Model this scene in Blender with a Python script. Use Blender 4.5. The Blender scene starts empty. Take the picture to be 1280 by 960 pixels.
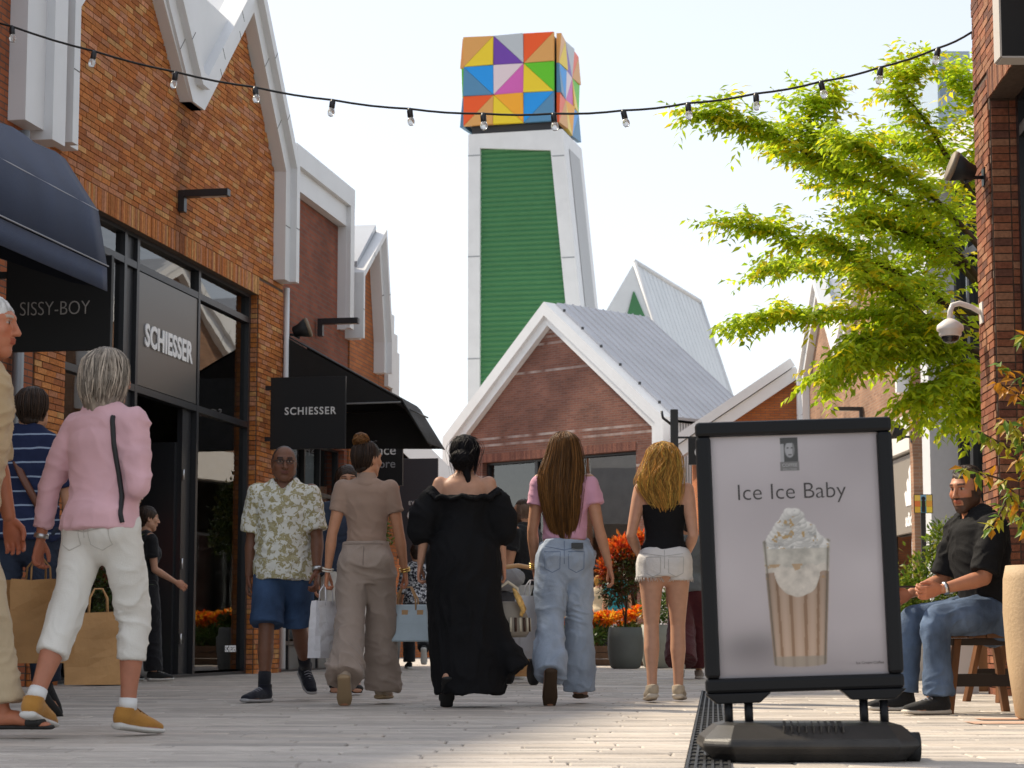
import bpy, math, random
import numpy as np
from mathutils import Vector, Matrix

# ---------------------------------------------------------------- camera, sky, sun, exposure
SC = bpy.context.scene
COL = SC.collection
F, YH, CH = 2700.0, 797.0, 0.42            # focal length in photo pixels, horizon row, camera height
PITCH = math.atan((YH - 480) / F)
CP, SP = math.cos(PITCH), math.sin(PITCH)
cam = bpy.data.cameras.new('camera')
cam.lens = F / 1280 * 36; cam.sensor_width = 36; cam.clip_start = .1; cam.clip_end = 3000
cam.dof.use_dof = True; cam.dof.focus_distance = 13.0; cam.dof.aperture_fstop = 9.0
camo = bpy.data.objects.new('camera', cam); COL.objects.link(camo)
camo.location = (0, 0, CH); camo.rotation_euler = (math.pi / 2 + PITCH, 0, 0)
SC.camera = camo
SUN_AZ, SUN_EL = math.radians(-56), math.radians(45)       # left of the view, beyond the people
SUND = Vector((math.sin(SUN_AZ) * math.cos(SUN_EL), math.cos(SUN_AZ) * math.cos(SUN_EL), math.sin(SUN_EL)))
w = bpy.data.worlds.new('World'); SC.world = w; w.use_nodes = True
nt = w.node_tree; bg = nt.nodes['Background']
sky = nt.nodes.new('ShaderNodeTexSky'); sky.sky_type = 'NISHITA'; sky.sun_disc = False
sky.sun_elevation = SUN_EL; sky.sun_rotation = SUN_AZ
sky.air_density = 1.0; sky.dust_density = .8; sky.ozone_density = 1.5
hsv = nt.nodes.new('ShaderNodeHueSaturation'); hsv.inputs['Saturation'].default_value = .56
nt.links.new(sky.outputs[0], hsv.inputs['Color']); 
hz = nt.nodes.new('ShaderNodeMix'); hz.data_type = 'RGBA'; hz.inputs[0].default_value = .68; hz.inputs[7].default_value = (1.66, 1.68, 1.74, 1)     # thin even haze over the whole sky
nt.links.new(hsv.outputs[0], hz.inputs[6]); nt.links.new(hz.outputs[2], bg.inputs[0]); bg.inputs[1].default_value = .12
sl = bpy.data.lights.new('sun', 'SUN'); sl.energy = 2.0; sl.angle = math.radians(3); sl.color = (1, .87, .68)
so = bpy.data.objects.new('sun', sl); COL.objects.link(so); so.location = (-20, 30, 40)
so.rotation_euler = SUND.to_track_quat('Z', 'Y').to_euler()
SC.view_settings.view_transform = 'Standard'; SC.view_settings.look = 'None'
SC.view_settings.exposure = 1.68; SC.view_settings.gamma = 1; SC.view_settings.use_curve_mapping = False
SC.render.engine = 'CYCLES'; SC.cycles.max_bounces = 7; SC.cycles.transparent_max_bounces = 12
SC.render.resolution_x = 1024; SC.render.resolution_y = 768

# ---------------------------------------------------------------- helpers
random.seed(7); RNG = np.random.default_rng(7)
def ray(px, py):
    u, v = (px - 640) / F, (480 - py) / F
    return Vector((u, CP - SP * v, SP + CP * v))
def gp(px, py, z=0.0):                       # where the pixel's ray meets the ground
    r = ray(px, py); return Vector((0, 0, CH)) + r * ((z - CH) / r.z)
def at(px, py, Y):                           # point of the ray at distance Y down the street
    r = ray(px, py); return Vector((0, 0, CH)) + r * (Y / r.y)
class Frame:                                 # facade frame: x along the wall, y into the building, z up
    def __init__(s, o, ang): s.o = Vector((o[0], o[1], 0)); s.a = ang; s.M = Matrix.Translation(s.o) @ Matrix.Rotation(ang, 4, 'Z')
    def px(s, x, y, d=0.0):                  # (s, z) of the pixel on the plane d in front of the wall
        n = Vector((-math.sin(s.a), math.cos(s.a), 0)); r = ray(x, y); o = s.o - n * d
        t = o.dot(n) / r.dot(n); p = Vector((0, 0, CH)) + r * t; q = s.M.inverted() @ p
        return q.x, q.z
    def w(s, x, y, z): return s.M @ Vector((x, y, z))
MATS = {}
def M(name, col=(.5, .5, .5), rough=.6, metal=0, spec=.4, var=0, vs=8, bump=0, bs=60, attr=False, transl=0, stretch=None, sheen=0, coat=0, emit=0, sss=0, dirt=0):
    if name in MATS: return MATS[name]
    m = bpy.data.materials.new(name); m.use_nodes = True; MATS[name] = m
    t = m.node_tree; N = t.nodes; L = t.links; b = N['Principled BSDF']
    b.inputs['Roughness'].default_value = rough; b.inputs['Metallic'].default_value = metal
    b.inputs['Specular IOR Level'].default_value = spec
    if sheen: b.inputs['Sheen Weight'].default_value = sheen; b.inputs['Sheen Roughness'].default_value = .5
    if coat: b.inputs['Coat Weight'].default_value = coat
    if sss: b.inputs['Subsurface Weight'].default_value = sss; b.inputs['Subsurface Radius'].default_value = (.012, .005, .003); b.inputs['Subsurface Scale'].default_value = 1
    tc = N.new('ShaderNodeTexCoord'); src = tc.outputs['Object']
    if stretch:
        mp = N.new('ShaderNodeMapping'); mp.inputs['Scale'].default_value = stretch; L.new(src, mp.inputs[0]); src = mp.outputs[0]
    c = None
    if attr:
        a = N.new('ShaderNodeAttribute'); a.attribute_name = 'Col'; c = a.outputs['Color']
    if var:
        n = N.new('ShaderNodeTexNoise'); n.inputs['Scale'].default_value = vs; n.inputs['Detail'].default_value = 5; L.new(src, n.inputs['Vector'])
        r = N.new('ShaderNodeMapRange'); r.inputs[1].default_value = .3; r.inputs[2].default_value = .7; r.inputs[3].default_value = 1 - var; r.inputs[4].default_value = 1 + var
        L.new(n.outputs['Fac'], r.inputs[0])
        x = N.new('ShaderNodeVectorMath'); x.operation = 'SCALE'
        if c: L.new(c, x.inputs[0])
        else: x.inputs[0].default_value = col
        L.new(r.outputs[0], x.inputs['Scale']); c = x.outputs[0]
    if dirt:
        n = N.new('ShaderNodeTexNoise'); n.inputs['Scale'].default_value = 1.7; n.inputs['Detail'].default_value = 9; n.inputs['Roughness'].default_value = .7; L.new(tc.outputs['Object'], n.inputs['Vector'])
        r = N.new('ShaderNodeMapRange'); r.inputs[1].default_value = .48; r.inputs[2].default_value = .75; r.inputs[3].default_value = 0; r.inputs[4].default_value = dirt; L.new(n.outputs['Fac'], r.inputs[0])
        x = N.new('ShaderNodeMix'); x.data_type = 'RGBA'; L.new(r.outputs[0], x.inputs[0])
        if c: L.new(c, x.inputs[6])
        else: x.inputs[6].default_value = (*col, 1)
        x.inputs[7].default_value = (.1, .085, .07, 1); c = x.outputs[2]
    if c: L.new(c, b.inputs['Base Color'])
    else: b.inputs['Base Color'].default_value = (*col, 1)
    if bump:
        n = N.new('ShaderNodeTexNoise'); n.inputs['Scale'].default_value = bs; n.inputs['Detail'].default_value = 4; L.new(src, n.inputs['Vector'])
        u = N.new('ShaderNodeBump'); u.inputs['Strength'].default_value = bump; u.inputs['Distance'].default_value = .02; L.new(n.outputs['Fac'], u.inputs['Height']); L.new(u.outputs[0], b.inputs['Normal'])
    if emit: b.inputs['Emission Color'].default_value = (*col, 1); b.inputs['Emission Strength'].default_value = emit
    if transl:
        tr = N.new('ShaderNodeBsdfTranslucent'); mx = N.new('ShaderNodeMixShader'); mx.inputs[0].default_value = transl
        if c: L.new(c, tr.inputs[0])
        else: tr.inputs[0].default_value = (*col, 1)
        L.new(b.outputs[0], mx.inputs[1]); L.new(tr.outputs[0], mx.inputs[2]); L.new(mx.outputs[0], N['Material Output'].inputs[0])
    return m
def glass_mat(name, tint=(.75, .8, .8), ior=2.1):
    if name in MATS: return MATS[name]
    m = bpy.data.materials.new(name); m.use_nodes = True; MATS[name] = m; t = m.node_tree; N = t.nodes; L = t.links
    N.remove(N['Principled BSDF']); f = N.new('ShaderNodeFresnel'); f.inputs[0].default_value = ior
    tr = N.new('ShaderNodeBsdfTransparent'); tr.inputs[0].default_value = (*tint, 1); g = N.new('ShaderNodeBsdfGlossy'); g.inputs['Roughness'].default_value = .01
    n = N.new('ShaderNodeTexNoise'); n.inputs['Scale'].default_value = .9; tc = N.new('ShaderNodeTexCoord'); L.new(tc.outputs['Object'], n.inputs['Vector'])
    u = N.new('ShaderNodeBump'); u.inputs['Strength'].default_value = .02; u.inputs['Distance'].default_value = .05; L.new(n.outputs['Fac'], u.inputs['Height']); L.new(u.outputs[0], g.inputs['Normal'])
    x = N.new('ShaderNodeMixShader'); L.new(f.outputs[0], x.inputs[0]); L.new(tr.outputs[0], x.inputs[1]); L.new(g.outputs[0], x.inputs[2]); L.new(x.outputs[0], N['Material Output'].inputs[0])
    return m
def brick_mat(name, c1, c2, mortar, bw=.215, bh=.058, streak=0):
    if name in MATS: return MATS[name]
    m = bpy.data.materials.new(name); m.use_nodes = True; MATS[name] = m; t = m.node_tree; N = t.nodes; L = t.links; b = N['Principled BSDF']
    b.inputs['Roughness'].default_value = .85; b.inputs['Specular IOR Level'].default_value = .25
    tc = N.new('ShaderNodeTexCoord'); s = N.new('ShaderNodeSeparateXYZ'); L.new(tc.outputs['Object'], s.inputs[0])
    ad = N.new('ShaderNodeMath'); ad.operation = 'ADD'; L.new(s.outputs[0], ad.inputs[0]); L.new(s.outputs[1], ad.inputs[1])
    k = N.new('ShaderNodeCombineXYZ'); L.new(ad.outputs[0], k.inputs[0]); L.new(s.outputs[2], k.inputs[1])
    br = N.new('ShaderNodeTexBrick'); L.new(k.outputs[0], br.inputs['Vector'])
    br.inputs['Color1'].default_value = (*c1, 1); br.inputs['Color2'].default_value = (*c2, 1); br.inputs['Mortar'].default_value = (*mortar, 1)
    br.inputs['Scale'].default_value = 1; br.inputs['Mortar Size'].default_value = .006; br.inputs['Brick Width'].default_value = bw; br.inputs['Row Height'].default_value = bh; br.inputs['Bias'].default_value = -.1
    n = N.new('ShaderNodeTexNoise'); n.inputs['Scale'].default_value = 1.1; n.inputs['Detail'].default_value = 7; L.new(tc.outputs['Object'], n.inputs['Vector'])
    r = N.new('ShaderNodeMapRange'); r.inputs[1].default_value = .3; r.inputs[2].default_value = .7; r.inputs[3].default_value = .72; r.inputs[4].default_value = 1.25; L.new(n.outputs['Fac'], r.inputs[0])
    x = N.new('ShaderNodeVectorMath'); x.operation = 'SCALE'; L.new(br.outputs['Color'], x.inputs[0]); L.new(r.outputs[0], x.inputs['Scale']); c = x.outputs[0]
    if streak:      # pale header courses every so often, broken along their length
        wv = N.new('ShaderNodeTexNoise'); wv.noise_dimensions = '1D'; wv.inputs['Scale'].default_value = 1; wv.inputs['Detail'].default_value = 0
        mu = N.new('ShaderNodeMath'); mu.operation = 'SNAP'; mu.inputs[1].default_value = bh; L.new(s.outputs[2], mu.inputs[0])
        m2 = N.new('ShaderNodeMath'); m2.operation = 'MULTIPLY'; m2.inputs[1].default_value = 97.3; L.new(mu.outputs[0], m2.inputs[0]); L.new(m2.outputs[0], wv.inputs['W'])
        g = N.new('ShaderNodeMapRange'); g.inputs[1].default_value = .6; g.inputs[2].default_value = .62; g.inputs[3].default_value = 0; g.inputs[4].default_value = streak; L.new(wv.outputs['Fac'], g.inputs[0])
        n2 = N.new('ShaderNodeTexNoise'); n2.inputs['Scale'].default_value = 2.2; L.new(tc.outputs['Object'], n2.inputs['Vector'])
        g2 = N.new('ShaderNodeMapRange'); g2.inputs[1].default_value = .35; g2.inputs[2].default_value = .6; L.new(n2.outputs['Fac'], g2.inputs[0])
        mm = N.new('ShaderNodeMath'); mm.operation = 'MULTIPLY'; L.new(g.outputs[0], mm.inputs[0]); L.new(g2.outputs[0], mm.inputs[1])
        mx = N.new('ShaderNodeMix'); mx.data_type = 'RGBA'; L.new(mm.outputs[0], mx.inputs[0]); L.new(c, mx.inputs[6]); mx.inputs[7].default_value = (.5, .45, .42, 1); c = mx.outputs[2]
    L.new(c, b.inputs['Base Color'])
    u = N.new('ShaderNodeBump'); u.inputs['Strength'].default_value = .6; u.inputs['Distance'].default_value = .01; u.invert = True; L.new(br.outputs['Fac'], u.inputs['Height']); L.new(u.outputs[0], b.inputs['Normal'])
    return m

class MB:                                    # collects faces; build() links them as one mesh object
    def __init__(s): s.v = []; s.f = []; s.c = []; s.smooth = []; s.m = []
    def add(s, vs, fs, col=None, smooth=False, mi=0):
        n = len(s.v); s.v += [tuple(v) for v in vs]; s.f += [tuple(i + n for i in f) for f in fs]; s.smooth += [smooth] * len(fs); s.m += [mi] * len(fs)
        s.c += [(*(col or (1, 1, 1)), 1)] * len(vs); return s
    def box(s, x0, x1, y0, y1, z0, z1, col=None, mi=0):
        return s.add([(x0, y0, z0), (x1, y0, z0), (x1, y1, z0), (x0, y1, z0), (x0, y0, z1), (x1, y0, z1), (x1, y1, z1), (x0, y1, z1)],
                     [(0, 3, 2, 1), (4, 5, 6, 7), (0, 1, 5, 4), (1, 2, 6, 5), (2, 3, 7, 6), (3, 0, 4, 7)], col, mi=mi)
    def prism(s, poly, y0, y1, col=None):    # polygon in (x, z) pushed from y0 to y1
        n = len(poly); vs = [(x, y0, z) for x, z in poly] + [(x, y1, z) for x, z in poly]
        A = sum(poly[i][0] * poly[(i + 1) % n][1] - poly[(i + 1) % n][0] * poly[i][1] for i in range(n))
        fr = tuple(range(n)); bk = tuple(range(2 * n - 1, n - 1, -1)); sd = [(i + n, (i + 1) % n + n, (i + 1) % n, i) for i in range(n)]
        fs = [fr, bk] + sd
        if A < 0: fs = [f[::-1] for f in fs]
        return s.add(vs, fs, col)
    def tube(s, path, rad, n=8, col=None, caps=True, sq=1.0):
        P = [Vector(p) for p in path]; k = len(P); rad = rad if isinstance(rad, (list, tuple)) else [rad] * k
        up = None; vs = []
        for i, p in enumerate(P):
            d = (P[min(i + 1, k - 1)] - P[max(i - 1, 0)]).normalized()
            if up is None: up = Vector((0, 0, 1)) if abs(d.z) < .9 else Vector((1, 0, 0))
            a = d.cross(up).normalized(); b = a.cross(d).normalized(); up = b
            for j in range(n):
                t = 2 * math.pi * j / n; vs.append(p + a * math.cos(t) * rad[i] + b * math.sin(t) * rad[i] * sq)
        fs = [(i * n + j, i * n + (j + 1) % n, (i + 1) * n + (j + 1) % n, (i + 1) * n + j) for i in range(k - 1) for j in range(n)]
        if caps: fs += [tuple(range(n))[::-1], tuple(range((k - 1) * n, k * n))]
        return s.add(vs, fs, col, True)
    def lathe(s, prof, n=24, col=None, c=(0, 0, 0), flute=0):
        vs = []; k = len(prof)
        for r, z in prof:
            for j in range(n):
                t = 2 * math.pi * j / n; q = r * (1 + flute * (j % 2)); vs.append((c[0] + q * math.cos(t), c[1] + q * math.sin(t), c[2] + z))
        fs = [(i * n + j, i * n + (j + 1) % n, (i + 1) * n + (j + 1) % n, (i + 1) * n + j) for i in range(k - 1) for j in range(n)]
        fs += [tuple(range(n))[::-1], tuple(range((k - 1) * n, k * n))]
        return s.add(vs, fs, col, True)
    def mesh(s, name='m'):
        me = bpy.data.meshes.new(name); me.from_pydata(s.v, [], s.f); me.polygons.foreach_set('use_smooth', s.smooth); me.polygons.foreach_set('material_index', s.m)
        a = me.color_attributes.new('Col', 'FLOAT_COLOR', 'POINT'); a.data.foreach_set('color', np.array(s.c, np.float32).ravel()); me.update(); return me
    def build(s, name, mat, parent=None, bevel=0, **kw): return obj(name, s.mesh(name), mat, parent, bevel, **kw)
def obj(name, me, mat=None, parent=None, bevel=0, loc=None, rot=None, kind=None, label=None):
    o = bpy.data.objects.new(name, me); COL.objects.link(o)
    if mat is not None and me is not None and len(me.materials) == 0:
        for x in (mat if isinstance(mat, (list, tuple)) else [mat]): me.materials.append(x)
    if parent: o.parent = parent
    if loc is not None: o.location = loc
    if rot is not None: o.rotation_euler = rot
    if bevel:
        b = o.modifiers.new('bevel', 'BEVEL'); b.width = bevel; b.segments = 2; b.limit_method = 'ANGLE'; b.angle_limit = .6
    if kind: o['kind'] = kind
    if label: o['label'] = label
    return o
def tag(o, label, cat, group=None):
    o['label'] = label; o['category'] = cat
    if group: o['group'] = group
    return o
def thing(name, label, cat, loc=(0, 0, 0), rz=0, group=None):
    o = bpy.data.objects.new(name, None); COL.objects.link(o); o.location = loc; o.rotation_euler = (0, 0, rz); o.empty_display_size = .2
    return tag(o, label, cat, group)
def struct(o): o['kind'] = 'structure'; return o
def copy_tree(o, parent=None):
    c = o.copy(); COL.objects.link(c); c.parent = parent
    for ch in o.children: copy_tree(ch, c)
    return c
def text_mesh(s, size, ext=.004, bold=0, align='CENTER', space=1.0, shear=0):
    cu = bpy.data.curves.new('t', 'FONT'); cu.body = s; cu.size = size; cu.extrude = ext; cu.offset = bold; cu.align_x = align; cu.space_character = space; cu.shear = shear; cu.resolution_u = 4
    o = bpy.data.objects.new('t', cu); COL.objects.link(o)
    dg = bpy.context.evaluated_depsgraph_get(); me = bpy.data.meshes.new_from_object(o.evaluated_get(dg)); bpy.data.objects.remove(o); bpy.data.curves.remove(cu)
    return me
def text(s, size, mat, parent, loc, rot=(math.pi / 2, 0, 0), sx=1, name='lettering', **kw):
    me = text_mesh(s, size, **kw); o = obj(name, me, mat, parent, loc=loc, rot=rot); o.scale = (sx, 1, 1); return o
def vnoise(P, seed=0):                       # smooth value noise in -1..1
    P = np.asarray(P, np.float64); I = np.floor(P).astype(np.int64); f = P - I; f = f * f * (3 - 2 * f); r = 0
    for dx in (0, 1):
        for dy in (0, 1):
            for dz in (0, 1):
                h = (I[..., 0] + dx) * 374761393 + (I[..., 1] + dy) * 668265263 + (I[..., 2] + dz) * 2147483647 + seed * 974711
                h = (h ^ (h >> 13)) * 1274126177; h = (h ^ (h >> 16)) & 0xffff
                r = r + (h / 32767.5 - 1) * (f[..., 0] if dx else 1 - f[..., 0]) * (f[..., 1] if dy else 1 - f[..., 1]) * (f[..., 2] if dz else 1 - f[..., 2])
    return r
def np_mesh(name, V, Q, col=None, smooth=True):
    me = bpy.data.meshes.new(name); V = np.asarray(V, np.float32); Q = np.asarray(Q, np.int32); n, k = Q.shape
    me.vertices.add(len(V)); me.vertices.foreach_set('co', V.ravel()); me.loops.add(n * k); me.loops.foreach_set('vertex_index', Q.ravel())
    me.polygons.add(n); me.polygons.foreach_set('loop_start', np.arange(0, n * k, k, dtype=np.int32)); me.polygons.foreach_set('loop_total', np.full(n, k, np.int32))
    me.polygons.foreach_set('use_smooth', np.full(n, smooth))
    if col is not None:
        a = me.color_attributes.new('Col', 'FLOAT_COLOR', 'POINT'); c = np.ones((len(V), 4), np.float32); c[:, :3] = col; a.data.foreach_set('color', c.ravel())
    me.update(calc_edges=True); return me
def leaves(n, pos, nrm, ln, wd, dirs, cols):   # folded pointed leaves: arrays of base point, direction, normal
    d = dirs / np.linalg.norm(dirs, axis=1)[:, None]; s = np.cross(d, nrm); s /= np.linalg.norm(s, axis=1)[:, None] + 1e-9; u = np.cross(s, d)
    L = ln[:, None]; W = wd[:, None]
    V = np.stack([pos, pos + d * L * .42 + s * W * .5 + u * W * .16, pos + d * L - u * L * .12, pos + d * L * .42 - s * W * .5 + u * W * .16, pos + d * L * .5], 1).reshape(-1, 3)
    b = np.arange(n)[:, None] * 5
    T = np.concatenate([b + [0, 1, 4], b + [1, 2, 4], b + [2, 3, 4], b + [3, 0, 4]], 0)
    return V, T, np.repeat(cols, 5, 0)
def leaf_cloud(blobs, n, ln, wd, cols, droop=.3, rng=RNG, shell=.55):
    B = np.array(blobs, float); wv = (B[:, 3] * B[:, 4] * B[:, 5]) ** .67; k = rng.choice(len(B), n, p=wv / wv.sum())
    d = rng.normal(size=(n, 3)); d /= np.linalg.norm(d, axis=1)[:, None]; r = (shell + (1 - shell) * rng.random(n))[:, None] * (1 + .25 * rng.normal(size=(n, 1)) * .5)
    p = B[k, :3] + d * r * B[k, 3:6]; di = d + rng.normal(size=(n, 3)) * .6; di[:, 2] -= droop
    nr = rng.normal(size=(n, 3)) * .5 + [0, 0, 1]; C = np.array(cols)[rng.integers(0, len(cols), n)] * (.75 + .5 * rng.random((n, 1)))
    return leaves(n, p, nr, ln * (.7 + .6 * rng.random(n)), wd * (.7 + .6 * rng.random(n)), di, C)
# ---------------------------------------------------------------- setting: ground and paving
def paving_mat():
    m = M('paving_far', (.3, .28, .26), rough=.8, var=.25, vs=3); t = m.node_tree; N = t.nodes; L = t.links
    br = N.new('ShaderNodeTexBrick'); tc = N.new('ShaderNodeTexCoord'); L.new(tc.outputs['Object'], br.inputs['Vector'])
    br.inputs['Color1'].default_value = (.5, .45, .4, 1); br.inputs['Color2'].default_value = (.38, .345, .31, 1); br.inputs['Mortar'].default_value = (.13, .12, .11, 1)
    br.inputs['Scale'].default_value = 1; br.inputs['Brick Width'].default_value = .6; br.inputs['Row Height'].default_value = .2; br.inputs['Mortar Size'].default_value = .008
    L.new(br.outputs['Color'], N['Principled BSDF'].inputs['Base Color']); return m
g = MB(); g.box(-700, 700, -40, 1500, -.3, -.014); struct(g.build('ground', M('ground', (.17, .16, .145), rough=.9, var=.3, vs=2)))
far = MB(); far.add([(-30, 34, -.002), (45, 34, -.002), (45, 140, -.002), (-30, 140, -.002)], [(0, 1, 2, 3)]); struct(far.build('plaza', paving_mat()))
pave = bpy.data.objects.new('pavement', None); COL.objects.link(pave); struct(pave)
PV = []
y = 5.2; row = 0; ang = -.022
while y < 34:
    dp = random.choice([.10, .15, .15, .2]); x = -.27 * y - 1.2 - random.random() * .6
    while x < .29 * y + .9:
        ln = random.choice([.45, .6, .6, .75, .9]); PV.append((x, y, ln, dp)); x += ln + .006
    y += dp + .006
def pv_col():
    b = random.choice([(.49, .44, .385), (.46, .41, .36), (.52, .465, .41), (.43, .385, .34), (.48, .42, .36), (.50, .45, .40), (.39, .35, .31)]); k = random.uniform(.86, 1.12); return tuple(c * k for c in b)
def pv_add(mb, x0, y0, ln, dp, lift, tx, ty, col):      # chamfered slab, five faces plus chamfers
    c = .006; vs = []
    for (a, b, z) in ((0, 0, -.014), (ln, 0, -.014), (ln, dp, -.014), (0, dp, -.014), (0, 0, -.005), (ln, 0, -.005), (ln, dp, -.005), (0, dp, -.005), (c, c, 0), (ln - c, c, 0), (ln - c, dp - c, 0), (c, dp - c, 0)):
        zz = z + (lift + tx * (a - ln / 2) + ty * (b - dp / 2) if z > -.01 else 0); vs.append((x0 + a, y0 + b, zz))
    mb.add(vs, [(8, 9, 10, 11), (4, 5, 9, 8), (5, 6, 10, 9), (6, 7, 11, 10), (7, 4, 8, 11), (0, 1, 5, 4), (1, 2, 6, 5), (2, 3, 7, 6), (3, 0, 4, 7)], col)
pm = M('paver', attr=True, rough=.62, spec=.35, var=.16, vs=6, bump=.25, bs=90, dirt=.25)
vis = sorted([p for p in PV if p[1] > 6.7 and abs(p[0] + p[2] / 2) < .24 * p[1] + .35], key=lambda p: p[1])[:300]; visset = set(vis)
big = MB(); cache = {}
for p in PV:
    a, b = random.uniform(-.0022, .0022), random.uniform(-.012, .012)
    if p in visset:
        k = (p[2], p[3], random.randrange(6))
        if k not in cache:
            m = MB(); pv_add(m, 0, 0, p[2], p[3], 0, random.uniform(-.002, .002), random.uniform(-.012, .012), pv_col()); cache[k] = m.mesh('paver'); cache[k].materials.append(pm)
        obj('paver', cache[k], None, pave, loc=(p[0], p[1], random.uniform(-.0015, .0015)))
    else: pv_add(big, *p, random.uniform(-.0015, .0015), a, b, pv_col())
big.build('paver_field', pm, pave, kind='stuff')
# channel drain let into the paving beside the poster stand
dr = thing('channel_drain', 'dark slotted channel drain running through the paving past the poster stand', 'drain', (.55, 6.2, .0), math.radians(-5.3))
dm = M('cast_iron', (.03, .03, .032), rough=.5, metal=.6, var=.3); c = MB(); c.box(-.075, .075, 0, 11, -.012, .0035); c.build('channel', M('drain_dark', (.008, .008, .008), rough=.9), dr)
for i in range(6): c = MB(); x = -.07 + i * .0275; c.box(x, x + .009, 0, 11, .0035, .009); c.build('bar', dm, dr)
for i in range(44): c = MB(); c.box(-.072, .072, i * .25, i * .25 + .03, .0036, .0088); c.build('cross_bar', dm, dr)
mk = MB()
for i, (x, y, l, d) in enumerate([(2.25, 10.6, .5, .28), (2.8, 10.7, .32, .25), (3.15, 10.55, .2, .3), (3.4, 10.6, .5, .25), (2.4, 11.15, .9, .2)]): mk.box(x, x + l, y, y + d, .0045, .0055)
tag(mk.build('ground_marking', M('salmon_paint', (.52, .33, .24), rough=.8, var=.2, vs=14)), 'worn salmon paint marking on the paving in front of the stool', 'marking')

# ---------------------------------------------------------------- houses
WHITE = M('white_panel', (.72, .73, .74), rough=.42, var=.04, vs=1.5, dirt=.05)
STEEL = M('dark_frame', (.018, .019, .022), rough=.38, spec=.5)
MORTAR = M('mortar', (.11, .075, .055), rough=.95, var=.2, vs=30)
ROOF = M('roof_metal', (.5, .52, .55), rough=.4, metal=.4, var=.06, vs=1)
BRK = M('brick', attr=True, rough=.82, spec=.25, var=.22, vs=35, bump=.35, bs=120)
GLASS = glass_mat('shop_glass')
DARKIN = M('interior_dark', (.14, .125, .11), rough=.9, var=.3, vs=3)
def brick_cols(kind):
    if kind == 'orange': P = [(.47, .17, .045), (.44, .145, .036), (.5, .20, .06), (.39, .125, .035), (.52, .27, .10), (.43, .175, .08), (.35, .115, .038), (.48, .21, .11), (.46, .16, .04), (.43, .14, .035)]
    elif kind == 'rust': P = [(.25, .09, .045), (.22, .075, .04), (.29, .115, .06), (.17, .062, .036), (.31, .145, .08), (.24, .082, .04), (.14, .058, .038)]
    return P
BC = {}
def bricks(parent, kind, regions, inside, top=300, near=None, bw=.215, bh=.058, pr=.012):
    """one brick per cell of the regions (s0,s1,z0,z1,soldier); the `top` best by near() are objects, the rest one mesh"""
    cells = []
    for (s0, s1, z0, z1, sold) in regions:
        W, Hh = (bh, z1 - z0) if sold else (bw, bh); r = 0; z = z0
        while z + Hh <= z1 + .001:
            x = s0 - (0 if sold else random.choice([0, .5, .25, .75]) * W)
            while x < s1 - .002:
                a, b = max(x, s0), min(x + W, s1)
                if b - a > .03 and inside((a + b) / 2, z + Hh / 2, a, b): cells.append((a, b - .009, z, z + Hh - .009))
                x += W
            z += Hh; r += 1
    P = brick_cols(kind); cells.sort(key=near) if near else None; st = MB()
    for i, (a, b, z0, z1) in enumerate(cells):
        col = P[random.randrange(len(P))]; q = random.uniform(.82, 1.15)
        y = -pr + random.uniform(-.003, .003); st_ = 0
        if kind == 'orange' and 4.4 < z0 < 6.1: st_ = round(.45 * math.exp(-((a + b) / 2 + 2.62) ** 2 / .05), 1); q *= 1 - st_     # run-off stain below the valley gutter
        if i < top:
            key = (kind, st_, round(b - a, 3), round(z1 - z0, 3), random.randrange(9))
            if key not in BC:
                m = MB(); m.box(0, b - a, 0, .012, 0, z1 - z0, tuple(c * q for c in col)); BC[key] = m.mesh('brick'); BC[key].materials.append(BRK)
            obj('brick', BC[key], None, parent, loc=(a, y, z0))
        else: st.box(a, b, y, 0, z0, z1, tuple(c * q for c in col))
    if st.v: st.build('brickwork', BRK, parent, kind='stuff')
def band(path, a, b, y0, y1):                # board following a path in (s,z) from offset a to offset b (left of travel is positive)
    n = len(path); P = [Vector(p) for p in path]; A = []; B = []
    for i in range(n):
        d0 = (P[i] - P[i - 1]).normalized() if i else (P[1] - P[0]).normalized(); d1 = (P[i + 1] - P[i]).normalized() if i < n - 1 else d0
        nn = Vector((-d0.y, d0.x)) + Vector((-d1.y, d1.x)); nn /= max(nn.length, .3); k = 1 / max(.45, nn.dot(Vector((-d0.y, d0.x))))
        A.append(P[i] + nn * a * k); B.append(P[i] + nn * b * k)
    m = MB(); vs = []
    for p, q in zip(A, B): vs += [(p.x, y0, p.y), (q.x, y0, q.y), (q.x, y1, q.y), (p.x, y1, p.y)]
    fs = [tuple(4 * i + j for j in (0, 1, 2, 3)) for i in (0,)] + [(4 * (n - 1) + 3, 4 * (n - 1) + 2, 4 * (n - 1) + 1, 4 * (n - 1))]
    for i in range(n - 1):
        for j in range(4): k = (j + 1) % 4; fs.append((4 * i + j, 4 * (i + 1) + j, 4 * (i + 1) + k, 4 * i + k))
    return m.add(vs, fs)
def poly_in(poly):
    def f(x, z):
        c = False; j = len(poly) - 1
        for i in range(len(poly)):
            (xi, zi), (xj, zj) = poly[i], poly[j]
            if (zi > z) != (zj > z) and x < (xj - xi) * (z - zi) / (zj - zi) + xi: c = not c
            j = i
        return c
    return f
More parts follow.
